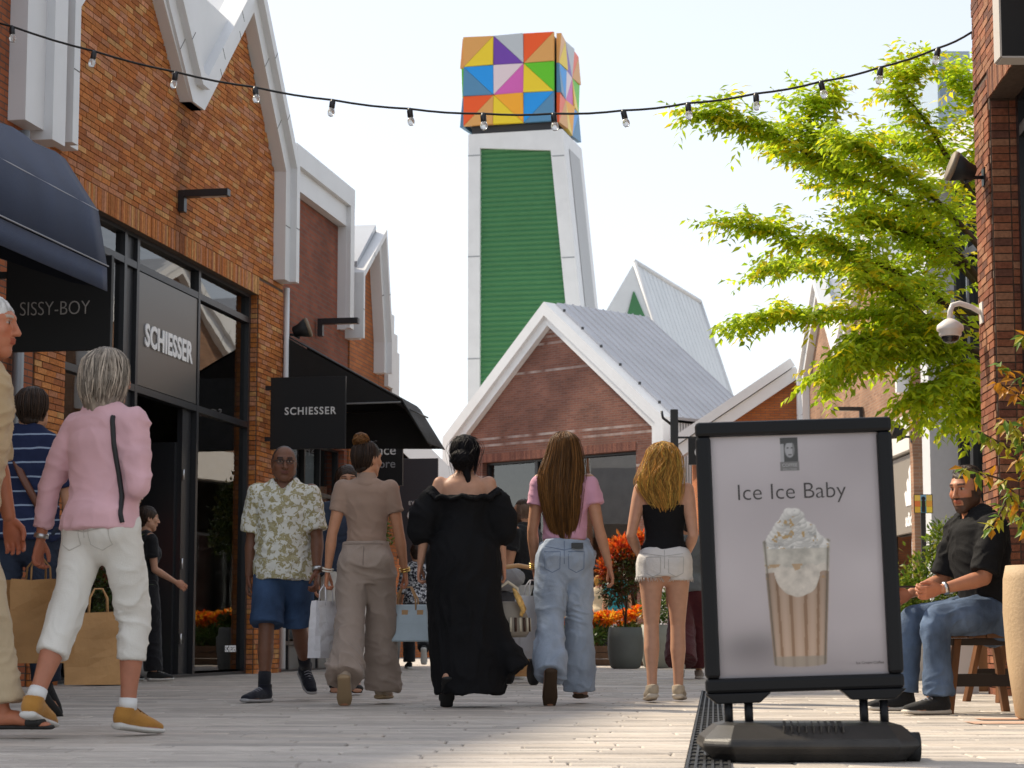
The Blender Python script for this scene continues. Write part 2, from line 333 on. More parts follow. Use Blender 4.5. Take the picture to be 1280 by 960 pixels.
def gable_house(t, path, s0, s1, op, head, mat, wmat=None, depth=9, trim=.34, valley=None, real=None, base_z=0):
    """path: inner brick edge of the roof trim, left to right; op: storefront opening (a,b)"""
    top = [(p[0], p[1]) for p in path[1:-1]]; out = [(s0, head)] + [(s0, top[0][1])] + top[1:-1] + [(s1, top[-1][1]), (s1, head)]
    out = [(s0, head), (s0, top[0][1])] + top + [(s1, top[-1][1]), (s1, head)]
    wl = MB(); wl.prism(out, 0, .3)
    if op[0] > s0: wl.box(s0, op[0], 0.001, .299, 0, head - .001)
    if op[1] < s1: wl.box(op[1], s1, 0.001, .299, 0, head - .001)
    wall = wl.build('wall', wmat or mat, t)
    bd = MB(); roofp = [(s0, base_z)] + [(s0 + .02, top[0][1] + .2)] + [(p[0], p[1] + .25) for p in top[1:-1]] + [(s1 - .02, top[-1][1] + .2), (s1, base_z)]
    up = [(s0 + .02, head + .1)] + roofp[1:-1] + [(s1 - .02, head + .1)]
    bd.prism([(s0 + .01, 0)] + roofp[1:-1] + [(s1 - .01, 0)], 3.2, depth); bd.prism(up, .301, 3.199)
    bd.box(s0 + .01, s0 + .2, .301, 3.199, 0, head + .09); bd.box(s1 - .2, s1 - .01, .301, 3.199, 0, head + .09)
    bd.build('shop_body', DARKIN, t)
    rf = MB(); rp = [(s0 - .02, top[0][1] + .22)] + [(p[0], p[1] + .28) for p in top[1:-1]] + [(s1 + .02, top[-1][1] + .22)]
    for a, b in zip(rp[:-1], rp[1:]):
        rf.add([(a[0], -.1, a[1]), (b[0], -.1, b[1]), (b[0], depth, b[1]), (a[0], depth, a[1]), (a[0], -.1, a[1] + .08), (b[0], -.1, b[1] + .08), (b[0], depth, b[1] + .08), (a[0], depth, a[1] + .08)],
               [(0, 3, 2, 1), (4, 5, 6, 7), (0, 1, 5, 4), (1, 2, 6, 5), (2, 3, 7, 6), (3, 0, 4, 7)])
    rf.build('roof', ROOF, t)
    band(path, 0, trim * .62, -.16, .05).build('fascia_board', WHITE, t); band(path, trim * .6, trim, -.24, .04).build('fascia_cap', WHITE, t)
    jm = MB()
    for (xa, za), (xb, zb) in zip(path[:-1], path[1:]):         # joints between cladding lengths
        L = math.hypot(xb - xa, zb - za); d = Vector((xb - xa, zb - za)) / L; nn = Vector((-d.y, d.x))
        for f in ([.5] if L < 2 else [.33, .72]) if L > .6 else []:
            c = Vector((xa, za)) + d * L * f
            for o0, o1, yy in ((.0, trim * .6, -.1625), (trim * .6, trim, -.2425)):
                q = [c + nn * o0 - d * .005, c + nn * o0 + d * .005, c + nn * o1 + d * .005, c + nn * o1 - d * .005]; jm.prism([(p.x, p.y) for p in q], yy, yy + .006)
    jm.build('cladding_joints', M('joint', (.12, .12, .12)), t, kind='stuff')
    if valley:
        a, b, zt = valley; v = MB(); i = [p for p in path if abs(p[0] - a) < .01 or abs(p[0] - b) < .01]
        v.prism([(a, i[0][1]), (b, i[1][1]), (b + 1.35, i[1][1] + 1.25), (a - 1.35, i[0][1] + 1.25)][::1], -.13, .03); v.build('valley_panel', WHITE, t)
    return wall
def frame_grid(t, sx, zz, y=.12, w=.06, d=.09, name='window_frame'):
    """frame bars at each s of sx over the z span and at each z of zz over the s span, panes between"""
    m = MB()
    for s in sx: m.box(s - w / 2, s + w / 2, y - d / 2, y + d / 2, zz[0], zz[-1])
    for z in zz:
        for a, b in zip(sx[:-1], sx[1:]): m.box(a + w / 2 - .002, b - w / 2 + .002, y - d / 2 + .002, y + d / 2 - .002, z - w / 2 if z > zz[0] else z, z + w / 2 if z < zz[-1] else z)
    f = m.build(name, STEEL, t)
    return f
def pane(t, a, b, z0, z1, y=.12, mat=None, name='pane'):
    m = MB(); m.add([(a, y, z0), (b, y, z0), (b, y, z1), (a, y, z1)], [(0, 1, 2, 3)]); return m.build(name, mat or GLASS, t)
def wall_lamp(fr, s, z, L=.56, label='', group='black bar lamps on the shop walls', flip=1):
    p = fr.w(s, 0, z); t = thing('wall_lamp', label, 'lamp', p, fr.a, group)
    m = MB(); m.box(-.045, .045, -.085, -.016, -.13, .1); m.build('bracket', STEEL, t, bevel=.004)
    m = MB(); m.box(-.055, .055, -L, -.0855, .025, .1); m.build('arm', STEEL, t, bevel=.004)
    m = MB(); m.box(-.03, .03, -L + .03, -L * .45, .021, .0249); m.build('light_strip', M('lamp_lens', (.6, .58, .54), rough=.3), t); return t
FL = Frame(gp(308, 843), math.atan2(1, 480 / F))
# shop with the grey panel
LH = thing('brick_shop', 'orange brick shop with white zigzag gables and a tall dark shopfront', 'building', FL.o, FL.a, 'gabled brick shops')
p1 = [(-5.92, 4.8), (-5.92, 6.14), (-4.3, 7.66), (-2.72, 6.05), (-2.33, 6.05), (-.59, 7.64), (.83, 6.06), (.83, 4.73)]
HEAD = 4.45
wall = gable_house(LH, p1, -6.42, 1.29, (-5.72, .26), HEAD, MORTAR, MORTAR, valley=(-2.72, -2.33, 7.3))
pin = poly_in([(-6.42, 0), (-6.42, 6.14), (-5.92, 6.14), (-4.3, 7.7), (-2.72, 6.1), (-2.33, 6.1), (-.59, 7.7), (.83, 6.1), (1.29, 6.1), (1.29, 0)])
def ins1(x, z, a, b): return pin(x, z) and not (-5.72 < x < .26 and z < HEAD)
bricks(wall, 'orange', [(-6.42, -5.72, .0, HEAD, 0), (-5.72, .26, HEAD, HEAD + .22, 1), (-6.42, -5.72, HEAD, HEAD + .22, 0), (.26, 1.29, 0, HEAD + .22, 0), (-6.42, 1.29, HEAD + .22, 7.7, 0)], ins1, 300,
       lambda c: (0 if (c[0] < -5.75 or (c[2] > 4.4 and c[1] > -5.7)) else 1, c[0]))
rev = MB()
for z in np.arange(0, HEAD - .03, .058):
    for k in range(2): rev.box(.248, .2595, .012 + k * .09, .097 + k * .09, z, z + .049, random.choice(brick_cols('orange')))
rev.build('reveal_bricks', BRK, wall, kind='stuff')
frame_grid(LH, [-5.66, -3.98, -3.62, -1.67, .2], [0, 2.9, 4.14, HEAD], .13, .07, .1)
for a, b in zip([-5.62, -3.94, -3.58, -1.63], [-4.02, -3.66, -1.71, .16]):
    for z0, z1 in ((.06, 2.86), (2.94, 4.1), (4.18, HEAD - .04)):
        if (a == -3.58 and z1 < 4.12): continue
        if a == -3.94:
            m = MB(); m.box(a, b, .12, .145, z0, z1); m.build('post_panel', STEEL, LH); continue
        pane(LH, a, b, z0, z1, .13)
pn = MB(); pn.box(-3.575, -1.715, .09, .12, 2.945, 4.095); pnl = pn.build('sign_panel', M('grey_sign_panel', (.085, .08, .074), rough=.3, spec=.5), LH)
text('SCHIESSER', .315, M('white_letter', (.82, .82, .82), rough=.4), pnl, (-2.645, .082, 3.37), bold=.010, space=1.05, ext=.006, sx=.97)
for a, b in ((-2.0, -1.72), (-3.57, -3.45)): m = MB(); m.box(a, b, .14, .2, 0, 2.86); m.build('door_jamb', STEEL, LH)
dl = MB(); dl.box(-2.06, -2.0, .2, 1.1, .02, 2.5); dl.build('door_leaf', STEEL, LH)
for z in (.35, 1.15, 2.1): h = MB(); h.tube([(-1.98, .125, z), (-1.98, .125, z + .11)], .012); h.build('hinge', M('steel', (.55, .55, .55), rough=.3, metal=1), LH)
text('SCHIESSER', .10, MATS['white_letter'], LH, (-.22, .125, .26), bold=.003, ext=.001, name='window_sticker', sx=.9)
fl = MB(); fl.box(-6.2, 1.05, .02, 3.19, -.01, .004); fl.build('shop_floor', M('shop_floor', (.22, .2, .18), rough=.4), LH)
sh = MB()
for i in range(6): sh.box(-1.95 + .01, -.35, 2.2, 2.5, .3 + i * .42, .33 + i * .42)
sh.box(-1.95, -1.9, 2.2, 2.5, 0, 2.6); sh.box(-.35, -.3, 2.2, 2.5, 0, 2.6); sh.build('display_shelf', M('shelf_wood', (.2, .14, .09)), LH)
for s, z, lb in ((-2.69, 5.0, 'black bar lamp on orange brick above the grey sign panel'), (2.9, 4.45, 'black bar lamp on red brick above the black awning')): wall_lamp(FL, s, z, label=lb)
# neighbour nearer the camera
L0 = thing('brick_shop', 'brick shop behind the navy awning, white corner board at its end', 'building', FL.o, FL.a, 'gabled brick shops')
BR0 = brick_mat('brick_rust', (.36, .11, .042), (.24, .075, .036), (.1, .07, .055)); m = MB(); m.box(-15.9, -6.44, 0, .3, 3.2, 6.15); m.box(-15.9, -15, .001, .299, 0, 3.199); m.box(-7.2, -6.44, .001, .299, 0, 3.199); m.build('wall', BR0, L0)
m = MB(); m.box(-15.8, -6.46, .301, 8, 3.25, 6.1); m.box(-15.8, -6.46, 3, 8, 0, 3.249); m.build('shop_body', DARKIN, L0); m = MB(); m.box(-15.9, -6.44, -.1, 8, 6.16, 6.3); m.build('roof', ROOF, L0)  # unseen roof shaped flat and low so the sun reaches the street
m = MB(); m.box(-7.13, -6.62, -.16, -.001, 4.8, 6.5); m.box(-6.72, -6.43, -.24, -.002, 4.72, 6.5); m.build('corner_board', WHITE, L0)
frame_grid(L0, [-14.95, -13, -11, -9, -7.25], [0, 2.6, 3.2], .2)
for a, b in zip([-14.9, -12.96, -10.96, -8.96], [-13.04, -11.04, -9.04, -7.28]): pane(L0, a, b, .03, 2.57, .2); pane(L0, a, b, 2.63, 3.17, .2)
dp = MB(); dp.tube([(-6.93, -.07, .05), (-6.93, -.07, 4.75)], .05, 10); dp.build('downpipe', M('zinc', (.3, .32, .34), rough=.45, metal=.5), L0)
# flat-topped neighbour, then two gables further on
L2 = thing('brick_shop', 'red-brown brick shop with a flat white parapet behind the black awning', 'building', FL.o, FL.a, 'gabled brick shops')
RB2 = brick_mat('brick_red', (.27, .083, .045), (.19, .06, .038), (.15, .11, .09))
m = MB(); m.box(1.32, 4.6, 0.02, .3, 2.95, 6.15); m.box(1.32, 1.5, .021, .299, 0, 2.949); m.box(4.45, 4.6, .021, .299, 0, 2.949); m.build('wall', RB2, L2)
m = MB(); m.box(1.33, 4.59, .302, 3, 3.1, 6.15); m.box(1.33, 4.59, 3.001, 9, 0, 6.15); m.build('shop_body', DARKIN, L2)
pe, pz_ = FL.px(444, 238, .16); pt_ = pz_; pb_ = FL.px(400, 258, .1)[1]; cb0 = FL.px(433, 300, .1)[0]; cbz = FL.px(433, 412, .1)[1]
m = MB(); m.box(1.3, pe - .02, -.1, .02, pb_, pt_ - .26); m.build('parapet', WHITE, L2); m = MB(); m.box(1.31, pe, -.16, .5, pt_ - .259, pt_); m.build('parapet_cap', WHITE, L2); m = MB(); m.box(1.3, 4.6, .31, 9, 6.16, 6.2); m.build('roof', ROOF, L2)
m = MB(); m.box(cb0, pe - .22, -.1, .019, cbz, pb_ - .001); m.build('corner_board', WHITE, L2); m = MB(); m.box(pe - .22, pe - .01, -.16, .018, cbz + .02, pt_ - .26); m.build('corner_board', WHITE, L2)
m = MB(); 
for s in np.arange(1.5, 4.45, .058): m.box(s, s + .05, .008, .0199, 2.96, 3.17, random.choice([(.3, .1, .055), (.22, .07, .04), (.34, .13, .07)]))
m.build('soldier_course', BRK, L2, kind='stuff')
frame_grid(L2, [1.53, 2.1, 2.75, 3.5, 4.42], [0, .35, 2.3, 2.95], .14, .05, .08)
for a, b in zip([1.56, 2.13, 2.78, 3.53], [2.07, 2.72, 3.47, 4.39]):
    pane(L2, a, b, 2.33, 2.92, .14); pane(L2, a, b, .38, 2.27, .14)
    m = MB(); m.box(a, b, .13, .15, .02, .32); m.build('base_panel', M('grey_base', (.2, .19, .175), rough=.6), L2)
    m = MB(); m.box(a + .03, b - .03, .4, .42, .4, 2.9); m.build('window_poster', M('poster_white', (.62, .64, .68), rough=.7, var=.1, vs=1.2), L2)
dp = MB(); dp.tube([(1.305, -.05, .05), (1.305, -.05, 4.7)], .035, 10); dp.build('downpipe', WHITE, L2)
L3 = thing('brick_shop', 'small orange brick gable shop squeezed beyond the flat white parapet', 'building', FL.o, FL.a, 'gabled brick shops')
OB = brick_mat('brick_orange', (.43, .145, .045), (.33, .10, .035), (.16, .1, .07))
q3 = [FL.px(*p) for p in ((449, 352), (461, 312), (467, 428), (467, 466))]; e3 = q3[3][0]
gable_house(L3, [(4.63, q3[0][1] - .9), (4.63, q3[0][1] - .1), q3[1], (e3, q3[2][1]), (e3, q3[3][1])], 4.62, e3 + .3, (4.9, e3 - .1), 2.9, OB, trim=.2, depth=7)
L4 = thing('brick_shop', 'white-clad shop end with stacked parapet boxes past the small gable', 'building', FL.o, FL.a, 'gabled brick shops')
m = MB(); m.box(e3 + .32, 7.6, 0, 7, 0, 4.3); m.build('wall', OB, L4); m = MB(); m.box(6.68, 7.05, -.06, .4, 4.1, 5.2); m.box(7.06, 7.4, -.03, .4, 3.95, 4.95); m.box(7.41, 7.62, -.01, .4, 3.8, 4.7); m.build('parapet', WHITE, L4)
# far orange gable at the end of the left row
FE = Frame(at(470, 820, 46).xy, 0); E4 = thing('brick_house', 'orange brick house with a white sloping verge beyond the eyewear sign', 'building', FE.o, 0, 'gabled brick shops')
ea = [FE.px(490, 548), FE.px(566, 622)]; m = MB(); m.prism([(-3, 0), (-3, ea[0][1] + 1), (ea[0][0] - .4, ea[0][1] + .2), (ea[1][0], ea[1][1] - .2), (ea[1][0], 0)], 0, 8); m.build('wall', OB, E4)
band([(-3, ea[0][1] + 1.8), ea[0], (ea[1][0] + .3, ea[1][1] - .3)], -.05, .42, -.2, 8).build('verge', WHITE, E4)

# right-hand near building: a brick pier and its window
CR = at(1228, 500, 16.4); FR = Frame(CR.xy, math.atan2(-1, -.044))
RBD = thing('brick_building', 'rust brick building corner with deep dark window beside the stool', 'building', FR.o, FR.a, 'gabled brick shops')
m = MB(); m.box(0, .62, 0, .3, 0, 4.42); m.box(0, 6.5, 0.001, .3, 4.421, 7.6); m.box(5.2, 6.5, .001, .3, 0, 4.42); wr = m.build('wall', MORTAR, RBD)
bricks(wr, 'rust', [(0, .62, 0, 4.42, 0), (0, .62, 4.42, 4.64, 0), (.62, 3.4, 4.42, 4.64, 1), (0, 2.6, 4.64, 6.6, 0)], lambda x, z, a, b: True, 300, lambda c: abs(c[2] - 3.6) + (c[0] > .62) * 1.5)
rv = MB()
for z in np.arange(0, 4.38, .058):
    for k in range(2): rv.box(.621, .632, .01 + k * .135, .135 + k * .135, z, z + .049, random.choice(brick_cols('rust')))
rv.build('reveal_bricks', BRK, wr, kind='stuff')
m = MB(); m.box(.01, 6.4, .301, 6, 4.5, 7.5); m.box(.01, 6.4, 3, 6, 0, 4.5); m.box(.01, .2, .301, 3, 0, 4.49); m.build('building_body', brick_mat('brick_side', (.3, .095, .042), (.22, .07, .036), (.1, .07, .055)), RBD)
frame_grid(RBD, [.68, 1.9, 3.2, 5.1], [0, 2.9, 4.15, 4.42], .24, .09, .1)
for a, b in zip([.72, 1.95, 3.25], [1.86, 3.15, 5.06]): pane(RBD, a, b, .04, 2.86, .24); pane(RBD, a, b, 2.95, 4.1, .24)
# right row further on
RR = Frame((at(1140, 511, 38).x, 38), math.atan2(-1, .027))
R2 = thing('brick_shop', 'brown brick shop with white zigzag gable behind the leafy tree', 'building', RR.o, RR.a, 'gabled brick shops')
BB = brick_mat('brick_brown', (.30, .165, .10), (.20, .105, .065), (.26, .2, .15))
gable_house(R2, [(-10.95, 4.75), (-10.95, 6.2), (-8.9, 7.9), (-6.7, 6.1), (-6.25, 6.1), (-3.7, 7.9), (-.45, 6.2), (-.45, 4.75)], -11.4, 0, (-9.8, -.25), 4.4, BB, valley=(-6.7, -6.25, 7.3))
m = MB(); m.box(-9.78, -.3, .0, .5, 3.75, 4.39); m.build('shop_soffit', M('soffit_white', (.62, .6, .57)), R2)
frame_grid(R2, [-9.75, -7.5, -5, -2.9, -.3], [0, 2.6, 3.74], .25)
for a, b in zip([-9.7, -7.45, -4.95, -2.85], [-7.55, -5.05, -2.95, -.35]): pane(R2, a, b, .05, 2.57, .25)
m = MB(); m.box(-2.8, -.28, .1, .2, 2.3, 3.7); pa = m.build('sign_panel', M('taupe_panel', (.22, .195, .165), rough=.5), R2)
lg = MB()
for i, (x, hh) in enumerate([(-.95, .28), (-.72, .5), (-.49, .72)]): lg.prism([(x - .14, 2.78), (x + .07, 2.78), (x + .07 - hh * .0, 2.78 + hh * .35), (x - .05 - hh * .18, 2.78 + hh), (x - .2 - hh * .18, 2.78 + hh * .85)], .085, .099)
lg.build('logo', M('white_print', (.8, .8, .8)), pa); text('adidas', .34, MATS['white_print'], pa, (-.75, .09, 2.42), bold=.01, ext=.003)
m = MB(); m.box(-1.3, -.3, .22, .3, .02, 2.2); m.build('window_poster', MATS['poster_white'], R2)
wall_lamp(RR, -4.5, 4.85, .6, 'black bar lamp on the brown brick gable behind the poster stand')
FQ = Frame((at(850, 800, 49.7).x, 49.7), 0); R1 = thing('brick_shop', 'orange brick shop with wide white sloping verge beyond the brown gable', 'building', FQ.o, 0, 'gabled brick shops')
q0 = FQ.px(1000, 470); q1 = FQ.px(872, 556); m = MB(); m.prism([(q1[0], 0), q1, q0, (q0[0], 0)], .02, 1.6); m.build('wall', OB, R1)
sl2 = (q0[1] - q1[1]) / (q0[0] - q1[0]); pt = [(q1[0] - .4, q1[1] - .4 * sl2), q0]; band(pt, -.02, .24, -.18, 1.6).build('fascia_board', WHITE, R1); band(pt, .26, .46, -.26, 1.7).build('verge', WHITE, R1)
# white portal with dark glazing
FP = Frame(at(1177, 520, 34).xy, math.atan2(-1, .08)); R3 = thing('portal_building', 'pale grey clad pillar and dark framed glazing beside the tree', 'building', FP.o, FP.a)
m = MB(); m.box(-.45, 0, -.2, .42, 0, 7.6); m.box(-.46, 6, -.05, .6, 7.61, 8.3); m.build('pillar', M('pale_clad', (.55, .56, .58), rough=.5, var=.03), R3)
for z in (1.9, 3.9, 5.9): m = MB(); m.box(-.452, .002, -.203, .422, z, z + .015); m.build('panel_joint', M('joint', (.12, .12, .12)), R3)
frame_grid(R3, [.06, .75, 1.5, 2.5, 4, 6], [0, 2.2, 4.4, 6.4, 7.6], .33, .12, .16)
for a, b in zip([.12, .81, 1.56, 2.56, 4.06], [.69, 1.44, 2.44, 3.94, 5.94]):
    for z0, z1 in ((.05, 2.14), (2.26, 4.34), (4.46, 6.34), (6.46, 7.54)): pane(R3, a, b, z0, z1, .33)
m = MB(); m.box(-.4, 6, 1.2, 1.4, 0, 7.6); m.build('inner_wall', M('inner_pale', (.5, .53, .55), rough=.8), R3)
# pale block rising behind the tree
PB = thing('office_block', 'pale blue-grey office block edge rising behind the tree', 'building', (at(1195, 800, 60).x, 60, 0)); m = MB(); a = at(1171, 64, 60); b = at(1212, 64, 60)
m.box(a.x - PB.location.x, b.x - PB.location.x, 0, 8, 0, a.z); m.build('wall', M('blue_clad', (.34, .42, .5), rough=.35, var=.05, vs=.6), PB)
for i in range(5): m = MB(); m.box(a.x - PB.location.x + .08, b.x - PB.location.x - .08, -.02, .01, a.z - 1.3 - i * 2.6, a.z - .35 - i * 2.6); m.build('window', M('blue_glass', (.2, .27, .34), rough=.1), PB)

# centre house at the end of the street
c0 = at(838, 525, 52); FC = Frame(c0.xy, math.radians(-45))
CH_ = thing('brick_house', 'dark red brick house with white gable edge and grey ribbed roof', 'building', FC.o, FC.a)
W0, W1, AX, AZ, EZ = -7.72, 0, -3.97, 8.85, 5.62
CB = brick_mat('brick_dark_red', (.215, .09, .062), (.15, .062, .046), (.18, .13, .11), streak=.6)
m = MB(); m.prism([(W0 + .1, 4.98), (W0 + .1, EZ), (AX, AZ - .1), (W1 - .1, EZ), (W1 - .1, 4.98)], 0, .35); m.box(W0 + .1, -6.52, .001, .349, 0, 4.979); m.box(-1.12, W1 - .1, .001, .349, 0, 4.979); m.build('wall', CB, CH_)
m = MB(); m.prism([(W0 + .12, 0), (W0 + .12, EZ), (AX, AZ - .15), (W1 - .12, EZ), (W1 - .12, 0)], 2.5, 3.6); m.box(W0 + .12, W0 + .3, .36, 2.5, 0, EZ); m.box(W1 - .3, W1 - .12, .36, 2.5, 0, EZ); m.build('side_walls', DARKIN, CH_)
m = MB()
for i in range(35): y = .1 + i * .1; m.box(W1 - .119, W1 - .085, y, y + .05, 0, EZ)
m.build('ribbed_cladding', M('rib_white', (.6, .6, .6), rough=.5), CH_, kind='stuff')
path = [(W0 + .44, 0), (W0 + .44, EZ - .12), (AX, AZ - .5), (W1 - .44, EZ - .12), (W1 - .44, 0)]
band(path, 0, .2, -.18, .1).build('fascia_board', WHITE, CH_); band(path, .19, .46, -.3, .12).build('verge', WHITE, CH_)
for sg in (-1, 1):
    e = W0 if sg < 0 else W1; m = MB(); d = Vector((e - AX, EZ - AZ)); n = Vector((-d.y, d.x)).normalized() * (1 if sg > 0 else -1)
    for i in range(12):
        y = .1 + i * .29
        for (q0, q1, hh) in ((y, y + .26, .08), (y + .26, y + .29, .11)):
            A = Vector((AX, AZ)) + n * .06; B = Vector((e, EZ)) + n * .06
            m.add([(A.x, q0, A.y), (B.x, q0, B.y), (B.x, q1, B.y), (A.x, q1, A.y)] + [(p.x + n.x * hh, q, p.y + n.y * hh) for p, q in ((A, q0), (B, q0), (B, q1), (A, q1))], [(4, 5, 6, 7), (0, 1, 5, 4), (1, 2, 6, 5), (2, 3, 7, 6), (3, 0, 4, 7)])
    m.build('ribbed_roof', M('roof_ribbed', (.40, .42, .47), rough=.5, metal=.1, var=.05, vs=1), CH_)
for i in range(6):
    m = MB(); t_ = .12 + i * .16; x = AX + (W1 - AX) * t_; z = AZ + (EZ - AZ) * t_; m.box(x + .1, x + .15, -.2, -.15, z + .17, z + .24); m.build('roof_clip', STEEL, CH_)
frame_grid(CH_, [-6.5, -4.7, -3.2, -1.14], [0, 2.2, 4.97], .22, .1, .12)
for a, b in zip([-6.45, -4.65, -3.15], [-4.75, -3.25, -1.2]): pane(CH_, a, b, .05, 2.14, .22); pane(CH_, a, b, 2.26, 4.9, .22)
m = MB()
for i in range(92): m.box(-6.5 + i * .0585, -6.5 + i * .0585 + .05, -.012, -.001, 4.985, 5.2, random.choice([(.2, .085, .06), (.16, .066, .05), (.23, .095, .065)]))
m.build('soldier_course', BRK, CH_, kind='stuff')

# tower with the coloured cube
TW = Frame((at(692, 800, 84).x, 84), math.radians(-14)); T = thing('tower', 'tall white tower with green ribbed panel and colourful triangle cube on top', 'tower', TW.o, TW.a)
xl = TW.px(585, 300)[0]; xr0 = TW.px(703, 165)[0]; xr1 = TW.px(727, 400)[0]; zt = TW.px(585, 168)[1]; sl_ = (xr1 - xr0) / (TW.px(703, 165)[1] - TW.px(727, 400)[1]); xb = xr0 + sl_ * zt
gx0, gzt = TW.px(600, 185); gx1 = TW.px(688, 192)[0]; gzb = 3.0; gxb = gx1 + sl_ * .95 * (gzt - gzb)
D0 = 3.6
m = MB(); m.prism([(xl, 0), (xl, zt), (xr0, zt), (xb, 0)], .25, D0); m.build('shaft', WHITE, T)
m = MB(); m.prism([(xl, 0), (xl, zt), (gx0, zt), (gx0, 0)], 0, .249); m.prism([(gx0 + .001, gzt), (gx0 + .001, zt), (xr0, zt), (gx1 + .05, gzt - .25)], .001, .248); m.prism([(gx1, gzt - .2), (xr0, zt - .01), (xb, 0), (gxb + sl_ * gzb, 0)], .002, .247); m.build('front_frame', WHITE, T)
m = MB()
for i in range(5):
    z = zt - .9 - i * 4.1; m.box(xl - .005, gx0 + .004, -.006, .001, z, z + .05)
    xa = gx1 + sl_ * (gzt - z) * .95; m.box(xa + .05, xr0 + sl_ * (zt - z) - .02, -.006, .001, z - .2, z - .15)
m.build('panel_joints', M('joint_grey', (.3, .32, .34)), T)
m = MB(); z = gzb
while z < gzt - .05:
    e0 = gx1 + sl_ * .95 * (gzt - z); zz = min(z + .2, gzt - .05)
    tl = gzt - .22 * 0 - z; m.add([(gx0, .13, z), (e0, .13, z), (e0, .2, z + .1), (gx0, .2, z + .1), (gx0, .13, zz), (e0 - .01, .13, zz)], [(0, 1, 2, 3), (3, 2, 5, 4)]); z += .2
m.build('green_cladding', M('green_clad', (.055, .2, .08), rough=.45, var=.05, vs=1), T)
m = MB(); rs = Vector((xr0, zt)), Vector((xb, 0))
m.add([(xr0 + .02 + sl_ * .6, .9, zt - .6), (xr0 + .02 + sl_ * .6, D0 - .7, zt - .6), (xb + .02 - sl_ * 2, D0 - .7, 2), (xb + .02 - sl_ * 2, .9, 2)], [(0, 1, 2, 3)]); m.build('side_panel', M('side_grey', (.42, .43, .44), rough=.5), T)
c0x, c0z = TW.px(580, 160); c1x, c1z = TW.px(693, 42); cs = c1x - c0x; zb = c0z + .05; ztp = TW.px(636, 44)[1]
m = MB(); m.box(c0x + .3, c1x - .2, .1, D0 - .1, zt - .02, zb + .1); m.build('cube_base', M('cube_dark', (.04, .04, .045)), T)
cu = MB(); cu.box(c0x + .12, c1x - .05, .12, cs, zb + .08, ztp - .1); cube = cu.build('cube', MATS['cube_dark'], T)
PC = dict(t=(.72, .36, .1), y=(.85, .62, .02), v=(.16, .05, .38), g=(.5, .54, .58), r=(.85, .1, .01), b=(.01, .3, .8), s=(.09, .25, .42), p=(.75, .62, .66), m=(.65, .12, .45), l=(.12, .55, .01), o=(.9, .4, .02))
PAT = [[('/', 't', 'y'), ('\\', 'v', 'g'), ('/', 'r', 't')], [('\\', 's', 'b'), ('/', 'p', 'm'), ('\\', 'y', 'l')], [('/', 'r', 't'), ('\\', 'y', 'o'), ('/', 'b', 's')]]
def cube_face(org, ux, nrm, W, H):
    for r in range(3):
        for c_ in range(3):
            k, A, B = PAT[r][c_]; x0, x1 = W * c_ / 3, W * (c_ + 1) / 3; z1, z0 = H * (3 - r) / 3, H * (2 - r) / 3
            if k == '/': tris = [([(x0, z1), (x0, z0), (x1, z1)], A), ([(x1, z0), (x1, z1), (x0, z0)], B)]
            else: tris = [([(x0, z0), (x1, z0), (x0, z1)], A), ([(x1, z1), (x0, z1), (x1, z0)], B)]
            for tri, cc in tris:
                m = MB(); ce = (sum(p[0] for p in tri) / 3, sum(p[1] for p in tri) / 3)
                f = [org + ux * (p[0] + (ce[0] - p[0]) * .02) + Vector((0, 0, p[1] + (ce[1] - p[1]) * .02)) + nrm * (.1 + (.0 if i else (.1 if cc in 'tysgo' else .04))) for i, p in enumerate(tri)]
                bk = [org + ux * p[0] + Vector((0, 0, p[1])) for p in tri]; m.add(f + bk, [(0, 1, 2), (5, 4, 3), (0, 3, 4, 1), (1, 4, 5, 2), (2, 5, 3, 0)])
                me = m.mesh(); bm_fix(me); obj('triangle_panel', me, M('cube_' + cc, PC[cc], rough=.35, spec=.4), cube)
import bmesh
def bm_fix(me):
    b = bmesh.new(); b.from_mesh(me); bmesh.ops.recalc_face_normals(b, faces=b.faces); b.to_mesh(me); b.free()
cube_face(Vector((c0x, .0, zb)), Vector((1, 0, 0)), Vector((0, -1, 0)), cs, ztp - zb)
cube_face(Vector((c1x + .05, .15, zb)), Vector((0, 1, 0)), Vector((1, 0, 0)), cs, ztp - zb)
cube_face(Vector((c0x, cs + .1, zb)), Vector((0, -1, 0)), Vector((-1, 0, 0)), cs, ztp - zb)
# white steep gable behind
gb = [at(*p, 75) for p in ((742, 415), (793, 328), (822, 415))]; G = thing('gable_house', 'steep white metal clad gable rising behind the ribbed roof', 'building', (gb[1].x, 75, 0))
bx = Vector((gb[1].x, 75, 0)); L_ = [g_ - bx for g_ in gb]; ez = 6.0; k0 = (L_[1].x - L_[0].x) / (L_[1].z - L_[0].z); k1 = (L_[2].x) / (L_[1].z - L_[2].z)
tri = [(-k0 * (L_[1].z - ez), ez), (0, L_[1].z), (k1 * (L_[1].z - ez), ez)]; rd = at(875, 378, 83) - bx - Vector((0, 0, 0)); dv = Vector((rd.x, rd.y, rd.z - L_[1].z))
m = MB(); vs = [(x, 0, z) for x, z in tri] + [(x + dv.x, dv.y, z + dv.z) for x, z in tri]; m.add(vs, [(0, 2, 1), (3, 4, 5), (0, 1, 4, 3), (1, 2, 5, 4), (2, 0, 3, 5)]); me = m.mesh(); bm_fix(me); obj('gable_shell', me, M('pale_metal', (.7, .73, .75), rough=.5, metal=0, var=.04, vs=1), G)
m = MB(); m.add([(-.3, -.05, 11.55), (.35, -.05, 11.55), (-.05, -.05, 12.5)], [(0, 1, 2)]); m.prism([(-.3, 11.5), (.4, 11.5), (-.02, 12.5)], -.06, -.01); m.build('green_vent', MATS['green_clad'], G)
